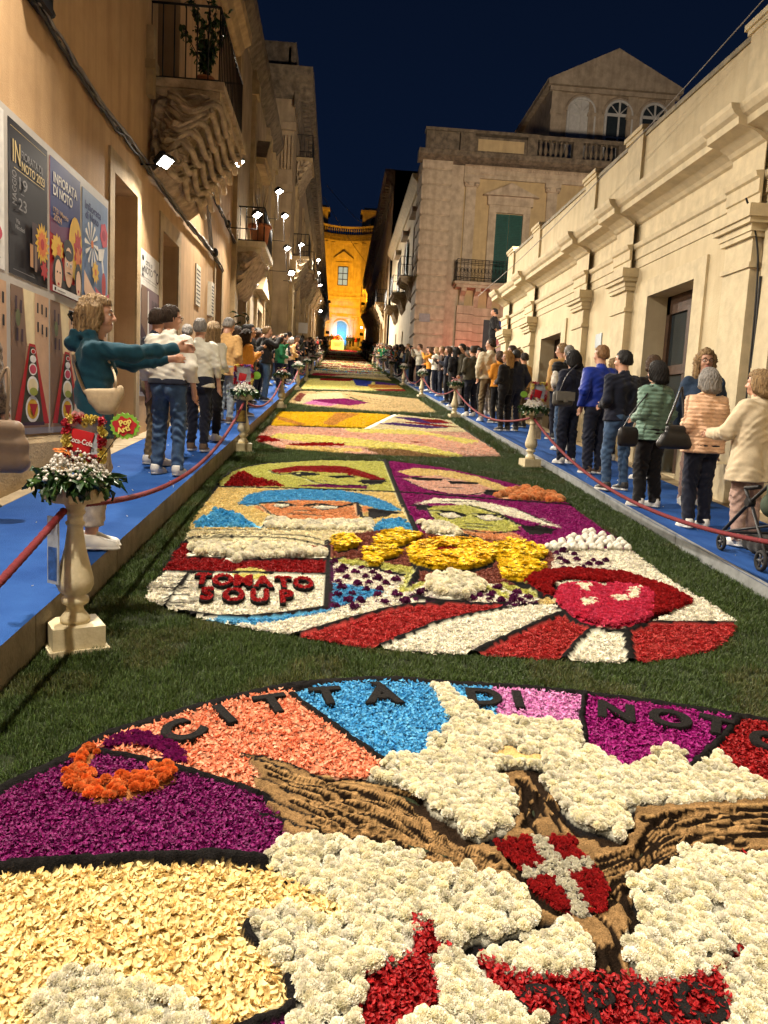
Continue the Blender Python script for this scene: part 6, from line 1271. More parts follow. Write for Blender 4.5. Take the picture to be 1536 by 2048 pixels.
person(dict(H=1.64, fem=True, arms=('phone', 'phone'), top=dict(mat=ORANGE, th=.024, hem=.95), legs=dict(name='jeans', mat=JEAND), shoe=SHB, hair=('long', HDB), seed=10), (-1.78, 15.3, gz(15.3)+HL), D(-60), 'woman with long dark hair in an orange jacket holding a phone')
person(dict(H=1.78, arms=('phone', 'phone'), top=dict(mat=BLK, th=.02), legs=dict(mat=BLK), shoe=SHD, hair=('short', HB), glasses=True, face=True, hy=-.5, seed=11), (-1.95, 17.3, gz(17.3)+HL), D(-65), 'man with dark glasses and a black jacket behind the orange jacket')
# ---- right side, near to far
person(dict(H=1.55, fem=True, bulk=1.12, arms=('reach', 'bent'), top=dict(name='coat', mat=COATB, th=.03, hem=.66, flare=.02), legs=dict(mat=PINKT, wide=.012), shoe=SHW, hair=('bob', HBL), seed=12, hy=.3), fp(1484, 1092, HR), D(22), 'woman in a beige wool coat with a light brown bob')
person(dict(H=1.74, fem=True, arms=('down', 'down'), top=dict(mat=DENIMJ, th=.02), legs=dict(mat=PINKT), shoe=SHW, hair=('curly', HBL), face=True, glasses=True, seed=13), (4.12, 8.55, gz(8.55)+HR), D(168), 'woman with glasses and long curly hair facing down the street')
peach = person(dict(H=1.54, fem=True, bulk=1.14, arms=('bent', 'down'), top=dict(mat=PEACH, th=.026, hem=.84, quilt=.042), legs=dict(mat=NAVY, wide=.012), shoe=SHW, hair=('bob', HGR), seed=14), fp(1388, 1056, HR), D(8), 'grey haired woman in a peach quilted jacket')
person(dict(H=1.58, fem=True, bulk=1.12, arms=('bent', 'bent'), top=dict(mat=SAGE, th=.024, hem=.82, quilt=.05), legs=dict(mat=BLK, wide=.016), shoe=SHW, hair=('bob', HB), seed=15, stance=.3), fp(1290, 1014, HR), D(24), 'woman with a black bob in a sage green quilted jacket')
person(dict(H=1.69, bulk=1.08, arms=('bent', 'bent'), top=dict(mat=NAVY, th=.022, hem=.88), legs=dict(name='jeans', mat=JEAN), shoe=SHD, hair=('short', HB), seed=16, hy=.4, spread=.13), fp(1226, 981, HR), D(20), 'black haired man in a navy jacket and blue jeans')
person(dict(H=1.66, fem=True, arms=('down', 'down'), top=dict(mat=BLK, th=.02), legs=dict(mat=KHAKI), shoe=SHW, hair=('bob', HBR), seed=17), (4.25, 10.3, gz(10.3)+HR), D(15), 'brown haired woman half hidden between the navy and sage jackets')
person(dict(H=1.76, bulk=1.05, arms=('pocket', 'bent'), top=dict(mat=ROYAL, th=.026, hem=.92), legs=dict(name='track_pants', mat=NAVY, wide=.014), shoe=SHB, hair=('short', HGB), seed=18, hy=.3), fp(1184, 948, HR), D(15), 'man in a royal blue jacket with reddish blond hair')
person(dict(H=1.68, fem=True, arms=('bent', 'clasp'), top=dict(mat=NAVY, th=.02, hem=.92), legs=dict(mat=JEAND, wide=.012), shoe=SHW, hair=('bob', HB), seed=19), fp(1130, 928, HR), D(20), 'woman with a black bob in a dark jacket carrying a small grey bag')
person(dict(H=1.78, arms=('bent', 'bent'), over=BLK, top=dict(name='jumper', mat=C_('white jumper', 214, 208, 196), th=.014), legs=dict(name='jeans', mat=JEAN), shoe=SHW, hair=('crop', HGR), skin='tan', seed=20), (3.95, 13.2, gz(13.2)+HR), D(10), 'balding man with white sleeves and a dark quilted vest')
person(dict(H=1.68, bulk=1.12, arms=('bent', 'pocket'), top=dict(mat=NAVY, th=.024, hem=.88), legs=dict(mat=NAVY), shoe=SHD, hair=('short', HB), seed=21), fp(1022, 862, HR), D(12), 'stout man in a navy jacket beyond the urn with the photo frame')
person(dict(H=1.64, fem=True, arms=('bent', 'bent'), top=dict(mat=BLK, th=.022), legs=dict(mat=BLK), shoe=SHD, hair=('curly', hairmat('golden blonde hair', (.42, .24, .08))), glasses=True, seed=22, hy=.9), (3.55, 16.2, gz(16.2)+HR), D(30), 'blonde woman in black with sunglasses beside the stout navy man')
person(dict(H=1.92, arms=('pocket', 'down'), top=dict(mat=CREAMJ, th=.026, hem=.90), legs=dict(mat=KHAKI), shoe=SHW, hair=('crop', HDB), glasses=True, skin='fair', hy=.9, seed=23, spread=.12), fp(972, 843, HR), D(10), 'tall man with a shaved head in a cream jacket and khaki trousers')
person(dict(H=1.74, bulk=1.1, arms=('clasp', 'clasp'), top=dict(mat=OLIVEJ, th=.024), legs=dict(name='jeans', mat=JEAND), shoe=SHW, hair=('short', HDB), seed=24), (3.40, 19.6, gz(19.6)+HR), D(25), 'man in an olive jacket beyond the tall man in cream')
person(dict(H=1.70, fem=True, arms=('clasp', 'clasp'), top=dict(name='coat', mat=BLK, th=.026, hem=.70), legs=dict(mat=BLK), shoe=SHW, hair=('long', HB), seed=25), (3.42, 22.6, gz(22.6)+HR), D(35), 'woman with long black hair in a long black coat')
person(dict(H=1.80, bulk=1.1, arms=('back', 'back'), top=dict(name='shirt', mat=BLK, th=.014, sleeve=.1), legs=dict(mat=BLK), shoe=SHD, hair=('crop', HB), skin='tan', hy=.5, seed=26), (5.15, 26.0, 3.62), D(60), 'man in a black t-shirt standing up on the side stairs')
m = MB(); m.box(4.7, 7.5, 25.6, 28.5, 1.5, 3.62); m.box(4.4, 4.7, 25.6, 28.5, 1.5, 3.2); m.box(4.1, 4.4, 25.6, 28.5, 1.5, 2.8); m.tube([(4.2, 25.55, 3.6), (5.9, 25.55, 4.5)], .025, 6); o = m.build('side_stairs', M_LIME); tag(o, 'stone side stairs with a pale handrail beyond the cream building', 'stairs')
# dark vest over white sleeves
# ---------------------------------------------------------------- crowd : ten builds, copied with other clothes
TOPS = [('black', BLK), ('navy', NAVY), ('white', WHITES), ('grey', GREYC), ('olive', OLIVEJ), ('cream', CREAMJ), ('red', C_('red cloth', 176, 40, 36)), ('green', C_('green cloth', 36, 120, 74)), ('teal', C_('teal cloth', 40, 140, 140)), ('tan', TANS), ('orange', ORANGE), ('denim blue', DENIMJ), ('dark brown', C_('dark brown cloth', 54, 40, 32)), ('pale pink', C_('pale pink cloth', 210, 160, 150)), ('charcoal', C_('charcoal cloth', 40, 40, 44)), ('burgundy', C_('burgundy cloth', 88, 24, 34))]
BOTS = [('jeans', JEAN), ('dark jeans', JEAND), ('black trousers', BLK), ('navy trousers', NAVY), ('khaki trousers', KHAKI), ('grey trousers', GREYT)]
HAIRS = [('black', HB), ('dark brown', HDB), ('brown', HBR), ('grey', HGR), ('blonde', HBL)]
protos_p = []
for i, q in enumerate([dict(arms=('clasp', 'clasp')), dict(arms=('phone', 'phone')), dict(arms=('down', 'bent'), bulk=1.12), dict(fem=True, arms=('bent', 'bent')), dict(fem=True, arms=('phone', 'down')), dict(fem=True, arms=('clasp', 'down'), bulk=1.08), dict(arms=('up', 'up')), dict(fem=True, arms=('up', 'bent'))]):
    f = q.get('fem', False); q.update(H=1.66 if f else 1.75, top=dict(mat=BLK, th=.022, hem=.88), legs=dict(mat=JEAN), shoe=SHW if i % 2 else SHD, hair=((('long', 'bob', 'curly')[i % 3] if f else 'short'), HB), seed=30+i, hy=random.uniform(-.5, .5))
    protos_p.append(person(q, (0, 0, 0), 0, 'x', h=.021))
used_first = set(); LAB = {}
def crowd(x, y, z, rz, side, group):
    i = random.randrange(len(protos_p)); src = protos_p[i]
    if i in used_first: o = src.copy(); COL.objects.link(o); chs = []; [chs.append(c.copy()) for c in src.children]; [(COL.objects.link(c), setattr(c, 'parent', o)) for c in chs]
    else: o = src; chs = list(src.children); used_first.add(i)
    o.location = (x, y, z); o.rotation_euler = (0, 0, rz); s_ = random.uniform(.92, 1.06)*(.96 if i >= 3 and i != 6 else 1.0); o.scale = (s_, s_, s_)
    near = 'near' if y < 34 else 'mid' if y < 60 else 'far'
    for _ in range(40):
        tn, tm = random.choices(TOPS, [6, 5, 3, 4, 3, 2, 1, 1, 1, 2, 1, 2, 3, 1, 4, 1])[0]; bn, bm = random.choice(BOTS); hn, hm = random.choice(HAIRS)
        lab = '%s haired person in %s top and %s, %s %s crowd' % (hn, tn, bn, near, side)
        if lab not in LAB: break
    LAB[lab] = 1; tag(o, lab, 'person', group)
    for c in chs:
        k = c.name.split('.')[0]; mm = {'jacket': tm, 'trousers': bm, 'hair': hm}.get(k)
        if mm: c.material_slots[0].link = 'OBJECT'; c.material_slots[0].material = mm
y = 18.6
while y < 113:
    n = 2 if y < 33 else 1
    for j in range(n):
        xx = random.uniform(-2.55, -1.72) if y < 33 else random.uniform(-2.0, -1.68)
        crowd(xx, y+random.uniform(-.3, .3), gz(y)+HL, D(random.uniform(-115, -30)), 'left', 'people along the left platform')
    y += random.uniform(.75, 1.15)*(1 if y < 40 else 1.25)
y = 21.0
while y < 113:
    n = 2 if y < 36 else 1
    for j in range(n):
        xx = random.uniform(3.42, 4.5) if y < 36 else random.uniform(3.36, 3.62)
        crowd(xx, y+random.uniform(-.3, .3), gz(y)+HR, D(random.uniform(20, 110)), 'right', 'people along the right platform')
    y += random.uniform(.7, 1.05)*(1 if y < 44 else 1.25)
for x, y_, a in ((4.15, 17.2, 40), (4.3, 18.4, 60), (4.0, 20.3, 35), (4.4, 19.6, 50), (3.75, 18.0, 30), (4.2, 21.6, 45), (4.35, 15.0, 25), (4.4, 12.2, 20)): crowd(x, y_, gz(y_)+HR, D(a), 'right', 'people along the right platform')
for x, y_, a in ((-2.35, 16.6, -40), (-2.1, 18.0, -60), (-2.4, 12.6, -30)): crowd(x, y_, gz(y_)+HL, D(a), 'left', 'people along the left platform')
for x in (-1.6, -1.1, -.75, 1.75, 2.2, 2.6, 3.0, -.2, 1.3): crowd(x, random.uniform(118.6, 120.5), gz(119)+.6, D(180+random.uniform(-30, 30)), 'altar', 'people round the altar')
for i, src in enumerate(protos_p):
    if i not in used_first:
        for c in list(src.children): bpy.data.objects.remove(c)
        bpy.data.objects.remove(src)
# ================================================================ LAMPS
M_HOUS = mat('black lamp housing', (.02, .02, .022), rough=.5, metal=.4)
M_LED = mat('lit lamp face', (.9, .9, .9), emit=(1.0, .95, .84), estr=70)
def flood(loc, aim, watts, label, wall=None, size=(.22, .16), colr=(1.0, .89, .73), spot=None, group='floodlights on the left facades', face=M_LED, rod=.7):
    r = empty('floodlight', loc, label=label, cat='floodlight', group=group)
    q = (Vector(aim)-Vector(loc)).to_track_quat('-Z', 'Y'); r.rotation_euler = q.to_euler()
    w, h = size; m = MB(); m.box(-w/2-.02, w/2+.02, -h/2-.02, h/2+.02, .0, .07); m.box(-w*.3, w*.3, -h*.35, h*.35, .07, .10)
    for k in range(6): m.box(-w*.4+k*w*.16-.006, -w*.4+k*w*.16+.006, -h*.4, h*.4, .07, .115)
    m.build('housing', M_HOUS, r); m = MB(); m.box(-w/2, w/2, -h/2, h/2, -.006, -.001); m.build('lit_face', face, r)
    if wall is not None:
        inv = Matrix.LocRotScale(Vector(loc), q, None).inverted(); a = inv @ Vector((wall, loc[1], loc[2]+.05)); m = MB(); c_ = inv @ Vector((loc[0], loc[1], loc[2]-rod)); d_ = inv @ Vector((wall, loc[1], loc[2]-rod)); m.tube([(0, 0, .09), (0, 0, .13), tuple(c_), tuple(d_)], .014, 6); m.build('bracket', M_IRON, r)
    l = bpy.data.lights.new('lamp', 'AREA'); l.shape = 'RECTANGLE'; l.size = w; l.size_y = h; l.energy = watts; l.color = colr
    l.spread = spot or 2.5
    lo = bpy.data.objects.new('lamp', l); link(lo, r); lo.location = (0, 0, -.03); return r
WN = 400
FL = [((-2.0, -3.2, 6.4), WN*1.4, 'floodlight on the left wall behind the picture taker', XL), ((-1.95, 1.4, 6.6), WN*1.4, 'floodlight high on the left wall above the posters', XL), ((-2.0, 6.6, 7.0), WN*1.4, 'second floodlight high on the left wall above the posters', XL),
      ((-2.60, 11.80, 5.15), WN*.8, 'big bright floodlight beside the cables under the carved balcony', XL), ((-2.2, 16.65, 6.68), WN, 'small floodlight glowing at the far corner of the carved balcony', XL), ((-2.2, 20.54, 6.6), WN, 'floodlight left of the terracotta pot balcony', XL), ((-1.98, 24.4, 8.25), WN, 'topmost floodlight above the terracotta pot balcony', XL),
      ((-1.95, 26.7, 8.1), WN*.7, 'floodlight on a thin rod right of the terracotta pot', XL), ((-1.95, 28.3, 7.4), WN*.6, 'floodlight below the rod lamp on the second house', XL), ((-1.80, 34.8, 8.9), WN, 'floodlight at the near end of the tall palace', XC)]
for i, (p, w, lb, wl_) in enumerate(FL): flood(p, (p[0]+3.2, p[1]-1.4, gz(p[1])), w, lb, wl_, rod=(.05 if i in (3, 4) else .35 if i == 5 else .8))
for i, (px, py, X) in enumerate([(583, 546, -1.9), (607, 545, -1.8), (637, 520, -1.72), (637, 546, -1.72), (640, 570, -1.72), (640, 600, -1.7), (641, 622, -1.7)]):
    p = atx(px, py, X); flood(tuple(p), (p[0]+3.0, p[1]-4, gz(p[1])), 700, 'small floodlight number of the far row on the tall palace' if False else ('floodlight above a balcony of the tall palace, %s of the far row' % ['leftmost', 'second from left', 'topmost', 'second from top', 'third from top', 'fourth from top', 'lowest'][i]), XC, rod=.3)
p = atx(723, 655, XQ-.5); flood(tuple(p), (p[0]-3, p[1]-3, gz(p[1])), 500, 'single warm floodlight on the far right palace', XQ, group='floodlights on the right side')
M_LEDO = mat('lit amber lamp face', (.9, .6, .2), emit=(1.0, .55, .08), estr=25)
for x, z, ax, az, w, lb in ((-1.65, 13.2, 2.0, 15, 620, 'lower amber floodlight on the left side before the church'), (3.2, 13.2, -1.6, 15, 620, 'lower amber floodlight on the right side before the church'), (-1.65, 17.5, 2.6, 25, 1150, 'upper amber floodlight on the left side before the church'), (3.2, 17.5, -2.2, 25, 1150, 'upper amber floodlight on the right side before the church')):
    flood((x, 112.5, z), (ax, 124.5, az), w, lb, XC if x < 0 else XQ, (.5, .35), (1.0, .44, .018), group='amber floodlights before the church', face=M_LEDO, rod=.1)
M_LEDR = mat('lit red lamp face', (.9, .2, .2), emit=(1.0, .10, .08), estr=20)
flood((6.5, 37.6, 3.7), (6.6, 40, 6.2), 45, 'red floodlight on the ground before the corner palace', None, (.3, .2), (1.0, .09, .07), group='red stage lights', face=M_LEDR)

M_LEDB = mat('lit blue lamp face', (.3, .5, .9), emit=(.25, .6, 1.0), estr=12)
flood((.2, 121.6, 12.3), (.2, 125.2, 15.0), 230, 'blue floodlight at the foot of the church door', None, (.4, .2), (.12, .45, 1.0), 1.3, group='blue lamps before the church', face=M_LEDB)

for x, y, ax, az, w, lb in ((6.3, 19.0, 7.5, 10.5, 600, 'floodlight on the roof of the cream building, nearer the street'), (8.8, 18.0, 13, 17, 520, 'floodlight on the roof of the cream building, further from the street')):
    flood((x, y, 7.2), (ax, 40, az), w, lb, None, (.4, .3), (1.0, .82, .62), 1.9, group='added floodlights on the cream roof')  # added lamps, out of view, that brighten the corner palace and its loggia
    o = MB().tube([(x, y, 5.3), (x, y, 7.2)], .03, 6).build('lamp_post', M_IRON); tag(o, lb.replace('floodlight', 'iron post under the floodlight'), 'post')  # post made up to carry the added lamp
m = MB(); m.box(XR+.5, 12, -3, 22.7, 5.2, 5.3); rel(m.build('flat_roof', M_LIME, hR), hR)
# ================================================================ STREET THINGS
M_PED = mat('cream painted pedestal', (.60, .52, .34), rough=.55, var=.2, scale=8, bump=.15, bscale=60, col2=(.46, .38, .23))
M_ROPE = mat('dark red rope', (.15, .010, .015), rough=.85, var=.35, scale=60, bump=.4, bscale=200)
M_LEAF = mat('dark green leaf', (.022, .060, .016), rough=.4, var=.5, scale=14); M_LEAF2 = mat('mid green leaf', (.05, .11, .022), rough=.4, var=.4, scale=14)
M_BLOS = mat('white small blossom', (.74, .70, .64), var=.15, scale=40); M_ORG = mat('orange gerbera', (.75, .24, .05), var=.25, scale=30); M_RED = mat('red rose', (.42, .012, .03), var=.35, scale=40); M_YEL = mat('yellow rose', (.72, .58, .14), var=.3, scale=40); M_VIO = mat('violet rose', (.12, .04, .26), var=.3, scale=40); M_PNK = mat('pink rose', (.66, .30, .30), var=.3, scale=40)
PLF = [(.002, 0.0), (.095, .001), (.097, .17-.14), (.085, .05), (.058, .085), (.052, .115), (.085, .135), (.09, .155), (.085, .175), (.062, .185), (.10, .215), (.120, .26), (.119, .30), (.098, .39), (.068, .51), (.052, .63), (.050, .66), (.062, .67), (.062, .685), (.05, .695), (.05, .73), (.062, .74), (.066, .76), (.055, .77), (.066, .795), (.086, .82), (.092, .832)]
pm_ = MB(); pm_.lathe(PLF, n=22); BAL_ME = pm_.mesh('baluster', M_PED)
pm_ = MB(); pm_.box(-.165, .165, -.165, .165, -.05, .165); pm_.box(-.19, .19, -.19, .19, -.05, .02); PL_ME = pm_.mesh('plinth', M_PED)
pm_ = MB()
a8 = [(.20*math.cos(q), .20*math.sin(q)) for q in np.linspace(math.pi/8, 2*math.pi+math.pi/8, 9)[:-1]]
def prism(m, pts, z0, z1, mi=0):
    n = len(pts); V = [(x, y, z0) for x, y in pts]+[(x, y, z1) for x, y in pts]; return m.add(V, [tuple(range(n))[::-1], tuple(range(n, 2*n))]+[(i, (i+1) % n, n+(i+1) % n, n+i) for i in range(n)], mi)
prism(pm_, a8, 1.0, 1.085); prism(pm_, [(x*.8, y*.8) for x, y in a8], .985, 1.0); TOP_ME = pm_.mesh('top_plate', M_PED)
def leafset(n, rr, hh, seed, L_=(.12, .2)):
    r = random.Random(seed); m = MB()
    for k in range(n):
        v, f = petal_geo(r.uniform(*L_), r.uniform(.03, .06), .3, -r.uniform(.05, .14), 4, 2, seed*99+k); a = r.uniform(0, 6.28); q = rr*math.sqrt(r.uniform(.15, 1)); dn = r.uniform(-.9, .5)
        vv = [(p[0], p[1]+.06, p[2]) for p in v]; M_ = Matrix.Translation((q*math.cos(a), q*math.sin(a), hh*r.uniform(.1, .9)*(1.2-q/rr*.6))) @ Matrix.Rotation(a-math.pi/2, 4, 'Z') @ Matrix.Rotation(dn, 4, 'X')
        m.add([tuple(M_ @ Vector(p)) for p in vv], f, int(r.random() < .35), True)
    return m
def blossoms(n, rr, h0, h1, seed, s=.012):
    r = random.Random(seed); m = MB()
    for k in range(n):
        a = r.uniform(0, 6.28); q = rr*math.sqrt(r.random()); z = h0+(h1-h0)*(1-(q/rr)**2)*r.uniform(.6, 1.05); t = s*r.uniform(.6, 1.3)
        m.lathe([(t*.3, -t*.7), (t, 0), (t*.35, t*.8)], (q*math.cos(a), q*math.sin(a), z), 5)
    return m
LEAVES = [leafset(110, .22, .16, i).mesh('foliage', [M_LEAF, M_LEAF2]) for i in range(3)]
BLOS = [blossoms(330, .26, .06, .28, i, .014).mesh('white_blossoms', M_BLOS) for i in range(2)]+[blossoms(160, .24, .08, .24, 7).mesh('white_blossoms', M_PNK)]
GERB = [daisy_mesh('gerbera', M_ORG, M_DC, 18), daisy_mesh('gerbera', M_YEL, M_DC, 18), daisy_mesh('gerbera', M_VIO, M_DC, 18), daisy_mesh('gerbera', M_PNK, M_DC, 18)]
def rose_me(m):
    q = carnation(5, 30, 2); q.materials.clear(); q.materials.append(m); q.name = 'rose'; return q
ROSES = [rose_me(M_RED), rose_me(M_YEL), rose_me(M_VIO), rose_me(M_PNK)]
def sub(me, parent, name=None, loc=(0, 0, 0), s=1.0, rot=(0, 0, 0)):
    o = bpy.data.objects.new(name or me.name.split('.')[0], me); link(o, parent); o.location = loc; o.scale = (s, s, s); o.rotation_euler = rot; return o
ORDN = ['nearest', 'second', 'third', 'fourth', 'fifth', 'sixth', 'seventh', 'eighth', 'ninth', 'tenth', 'eleventh', 'twelfth', 'thirteenth', 'fourteenth', 'fifteenth']
PEDS = {'left': [(-1.36, 4.16)]+[(-1.40, 12.0+8*k) for k in range(13)], 'right': [(3.04, 3.75)]+[(3.04, 11.78+8*k) for k in range(13)]}
for side, lst in PEDS.items():
    for i, (x, y) in enumerate(lst):
        r = empty('flower_pedestal', (x, y, gz(y)), math.radians(28 if i == 0 and side == 'left' else 8), label='%s cream baluster pedestal of the %s row, on the turf edge' % (ORDN[i], side), cat='pedestal', group='cream pedestals along the carpets'); r.scale = (.80, .80, .80)
        sub(PL_ME, r); sub(BAL_ME, r, loc=(0, 0, .165)); sub(TOP_ME, r)
        a = empty('flower_arrangement', (x, y, gz(y)+.866), random.uniform(0, 6), label='flowers on the %s pedestal of the %s row' % (ORDN[i], side), cat='flowers', group='flower arrangements on the pedestals'); a.scale = (.73, .73, .73)
        sub(LEAVES[i % 3], a); b = sub(BLOS[(0, 1, 2)[i % 3] if i > 1 else 0], a); b['kind'] = 'stuff'
        for k in range(5 if i else 3):
            q = random.uniform(0, 6.28); d = random.uniform(.05, .2); sub(random.choice(GERB if i else GERB[:1]), a, 'gerbera', (d*math.cos(q), d*math.sin(q), .24-.5*d*d+.02), .05, (random.uniform(-.5, .5), random.uniform(-.5, .5), 0))
def photo_frame(x, y, z, w, h, cols, label, rz=0):
    r = empty('picture_display', (x, y, z), rz, label=label, cat='picture'); m = MB(); m.box(-w/2, w/2, 0, .012, 0, h); pc = m.build('picture', mat('silvery print', (.42, .46, .50), rough=.3, var=.6, scale=9), r)
    m = MB(); m.lathe([(.001, 0), (.055, .001), (.06, .12), (.001, .121)], n=16); return_can = m
    can = m.build('printed_can', mat('red can print', (.45, .015, .02), rough=.4, var=.1), pc); can.scale = (1, .12, 1); can.location = (-.03, -.006, .03); can.rotation_euler = (0, .2, 0)
    k = 0; n1, n2 = 8, 9
    pts = [(-w/2+w*i/(n1-1), 0) for i in range(n1)]+[(-w/2+w*i/(n1-1), h) for i in range(n1)]+[(-w/2, h*i/n2) for i in range(1, n2)]+[(w/2, h*i/n2) for i in range(1, n2)]
    for px, pz in pts: sub(ROSES[cols[int((px+w/2)/w*3.2+pz/h*3.2) % len(cols)]], r, 'rose', (px+random.uniform(-.006, .006), -.01, pz), .027, (1.2+random.uniform(-.4, .4), random.uniform(-.4, .4), random.uniform(0, 6)))
    return r, pc
fr, pc = photo_frame(-1.31, 4.16, gz(4.16)+1.02, .185, .205, (0, 1), 'flower framed picture with red and yellow roses on the nearest left pedestal', D(-4))
for (px, pz, mi, s) in ((-.06, .19, 3, .03), (-.02, .22, 3, .028), (-.05, .23, 3, .022), (.0, .18, 1, .022)): sub(GERB[mi if mi else 0], pc, 'printed_flower', (px, -.006, pz), s, (1.5, 0, 0))
lt = letter_mesh('Coca-Cola', .028, .0006, .0006, 0); lt.materials.append(mat('print white', (.75, .73, .70))); o = bpy.data.objects.new('lettering', lt); link(o, pc); o.location = (-.02, -.0155, .09); o.rotation_euler = (math.pi/2, .2, 0); o.scale = (.8, 1, 1)
photo_frame(-1.42, 12.0, gz(12)+1.04, .26, .26, (0, 2, 0, 1), 'flower framed picture with red and violet roses on the second left pedestal', D(-6)); photo_frame(3.10, 11.78, gz(11.78)+1.04, .22, .25, (0, 3, 1), 'flower framed picture with red and pink roses on the second right pedestal', D(6))
M_BADGE = mat('badge green', (.20, .42, .04), var=.1); M_BRED = mat('badge red', (.42, .015, .02), var=.1)
def badge(x, y, z, rz, label, face=True, lean=.25):
    r = empty('badge_on_stick', (x, y, z), rz, label=label, cat='badge'); c = Vector((lean*.75, 0, .27)); m = MB(); m.tube([(0, 0, 0), tuple(c)], .004, 6); m.build('stick', M_IRON, r)
    P_ = []
    for k in range(36): q = 2*math.pi*k/36; rr = .098 if k % 2 else .112; P_.append((c.x+rr*math.cos(q), c.z+rr*.9*math.sin(q)))
    m = MB(); n = len(P_); m.add([(a, -.010, b) for a, b in P_]+[(a, .004, b) for a, b in P_], [tuple(range(n)), tuple(range(n, 2*n))[::-1]]+[(i, i+n, (i+1) % n+n, (i+1) % n) for i in range(n)]); bd = m.build('disc', M_BADGE, r)
    if face:
        P_ = [(c.x+(.085+.01*math.sin(5*q))*math.cos(q), c.z+(.066+.012*math.sin(7*q+1))*math.sin(q)) for q in np.linspace(0, 6.28, 30)[:-1]]; m = MB(); m.add([(a, -.014, b) for a, b in P_], [tuple(range(len(P_)))]); m.build('red_blob', M_BRED, bd)
        for t, dx, dz in (('Pop', .005, .028), ('Art!', -.005, -.026)):
            me = letter_mesh(t, .042, .003, .002, .0); me.materials.append(mat('badge yellow', (.80, .66, .16), var=.05)); o = bpy.data.objects.new('lettering', me); link(o, bd); o.location = (c.x+dx, -.019, c.z+dz); o.rotation_euler = (math.pi/2, -.35, 0)
    return r
bb_ = badge(-1.22, 4.10, gz(4.1)+1.02, 0, 'green spiky badge reading Pop Art on a thin stick'); bb_.scale = (.70, .70, .70); badge(-1.33, 12.0, gz(12)+1.0, 0, 'plain green spiky badge on a stick at the second left pedestal', False, .22).scale = (.62, .62, .62); badge(2.90, 11.75, gz(11.75)+.98, 0, 'small green badge on a stick at the second right pedestal', False, -.1).scale = (.5, .5, .5)
def flyer(x, y, z, w, h, rz, label, c1_, c2_):
    r = empty('flyer', (x, y, z), rz, label=label, cat='flyer'); m = MB(); m.box(-w/2, w/2, -.004, .004, 0, h); m.build('board', mat('flyer board '+label[:12], c1_, rough=.4, var=.5, scale=9), r); m = MB(); m.box(-w/2+.01, w/2-.01, -.006, -.0045, .02, h*.55); m.build('print', mat('flyer print '+label[:12], c2_, rough=.4, var=.7, scale=20), r)
flyer(-1.45, 4.09, gz(4.1)+.36, .09, .36, D(-35), 'pale blue flyer board tied to the nearest left pedestal', (.42, .46, .50), (.05, .14, .40)); flyer(-1.43, 11.87, gz(12)+.44, .15, .34, D(10), 'dark flyer with a gold drawing on the second left pedestal', (.04, .045, .09), (.38, .24, .05)); flyer(3.11, 11.68, gz(11.78)+.44, .09, .34, D(-30), 'brown flyer board tied to the second right pedestal', (.24, .19, .12), (.16, .12, .08))
def rope(a, b, sag, label):
    a, b = np.array(a, float), np.array(b, float); n = int(max(40, np.linalg.norm(b-a)*34)) if a[1] < 13 else 24; P_ = [a+(b-a)*t-np.array((0, 0, 4*sag*t*(1-t))) for t in np.linspace(0, 1, n)]
    m = MB(); m.tube(P_, [.0175+(.0028 if k % 2 else 0) for k in range(n)], 8); q = m.build('barrier_rope', M_ROPE); tag(q, label, 'rope', 'red barrier ropes between the pedestals')
for side, lst in PEDS.items():
    if side == 'left': rope((-1.40, -4, gz(-4)+.8), (-1.40, 4.1, gz(4.1)+.75), .42, 'red rope running out of the picture from the nearest left pedestal')
    for i in range(len(lst)-1):
        (x0, y0), (x1, y1) = lst[i], lst[i+1]; rope((x0, y0+.06, gz(y0)+.77), (x1, y1-.06, gz(y1)+.75), (.36 if side == 'left' else .46) if i == 0 else random.uniform(.28, .42), 'red rope between the %s and %s pedestals on the %s' % (ORDN[i], ORDN[i+1], side))
# ---------------------------------------------------------------- posters on the ochre wall
M_PW = mat('poster white', (.46, .43, .40), rough=.6, var=.08, spec=.15)
def pcol(n, r, g, b): return mat('print '+n, srgb(r, g, b), rough=.6, var=.15, scale=5, spec=.12)
FACE = Matrix(((0, 0, 1, 0), (1, 0, 0, 0), (0, 1, 0, 0), (0, 0, 0, 1)))
class Poster:
    def __init__(s, y0, y1, z0, z1, m, label, x=XL+.034):
        s.r = empty('poster', (x, y0, z0), label=label, cat='poster'); s.w, s.h, s.k = y1-y0, z1-z0, 0; b = MB(); b.box(-.003, 0, 0, s.w, 0, s.h); s.b = b.build('sheet', m, s.r)
    def poly(s, m, pts, name='print'):
        s.k += 1; b = MB(); b.add([(.0009*s.k, u*s.w, v*s.h) for u, v in pts], [tuple(range(len(pts)))]); o = b.build(name, m, s.b); return s
    def rect(s, m, u0, u1, v0, v1): return s.poly(m, [(u0, v0), (u1, v0), (u1, v1), (u0, v1)])
    def oval(s, m, u, v, ru, rv, n=18, wob=0, k=5): return s.poly(m, [(u+(ru*(1+wob*math.sin(k*q)))*math.cos(q), v+(rv*(1+wob*math.sin(k*q)))*math.sin(q)) for q in np.linspace(0, 6.283, n+1)[:-1]])
    def text(s, t, u, v, h, m, wid=.8, rot=0, off=.001):
        s.k += 1; me = letter_mesh(t, h*s.h, .0003, off, 0); me.materials.append(m); xs = [q.co.x for q in me.vertices]; k = wid*(s.h if rot else s.w)/max(1e-3, max(xs)-min(xs))
        o = bpy.data.objects.new('lettering', me); link(o, s.b); o.matrix_local = Matrix.Translation((.0009*s.k+.0006, u*s.w, v*s.h)) @ FACE @ Matrix.Rotation(rot, 4, 'Z') @ Matrix.Diagonal((k, 1, 1, 1)); return s
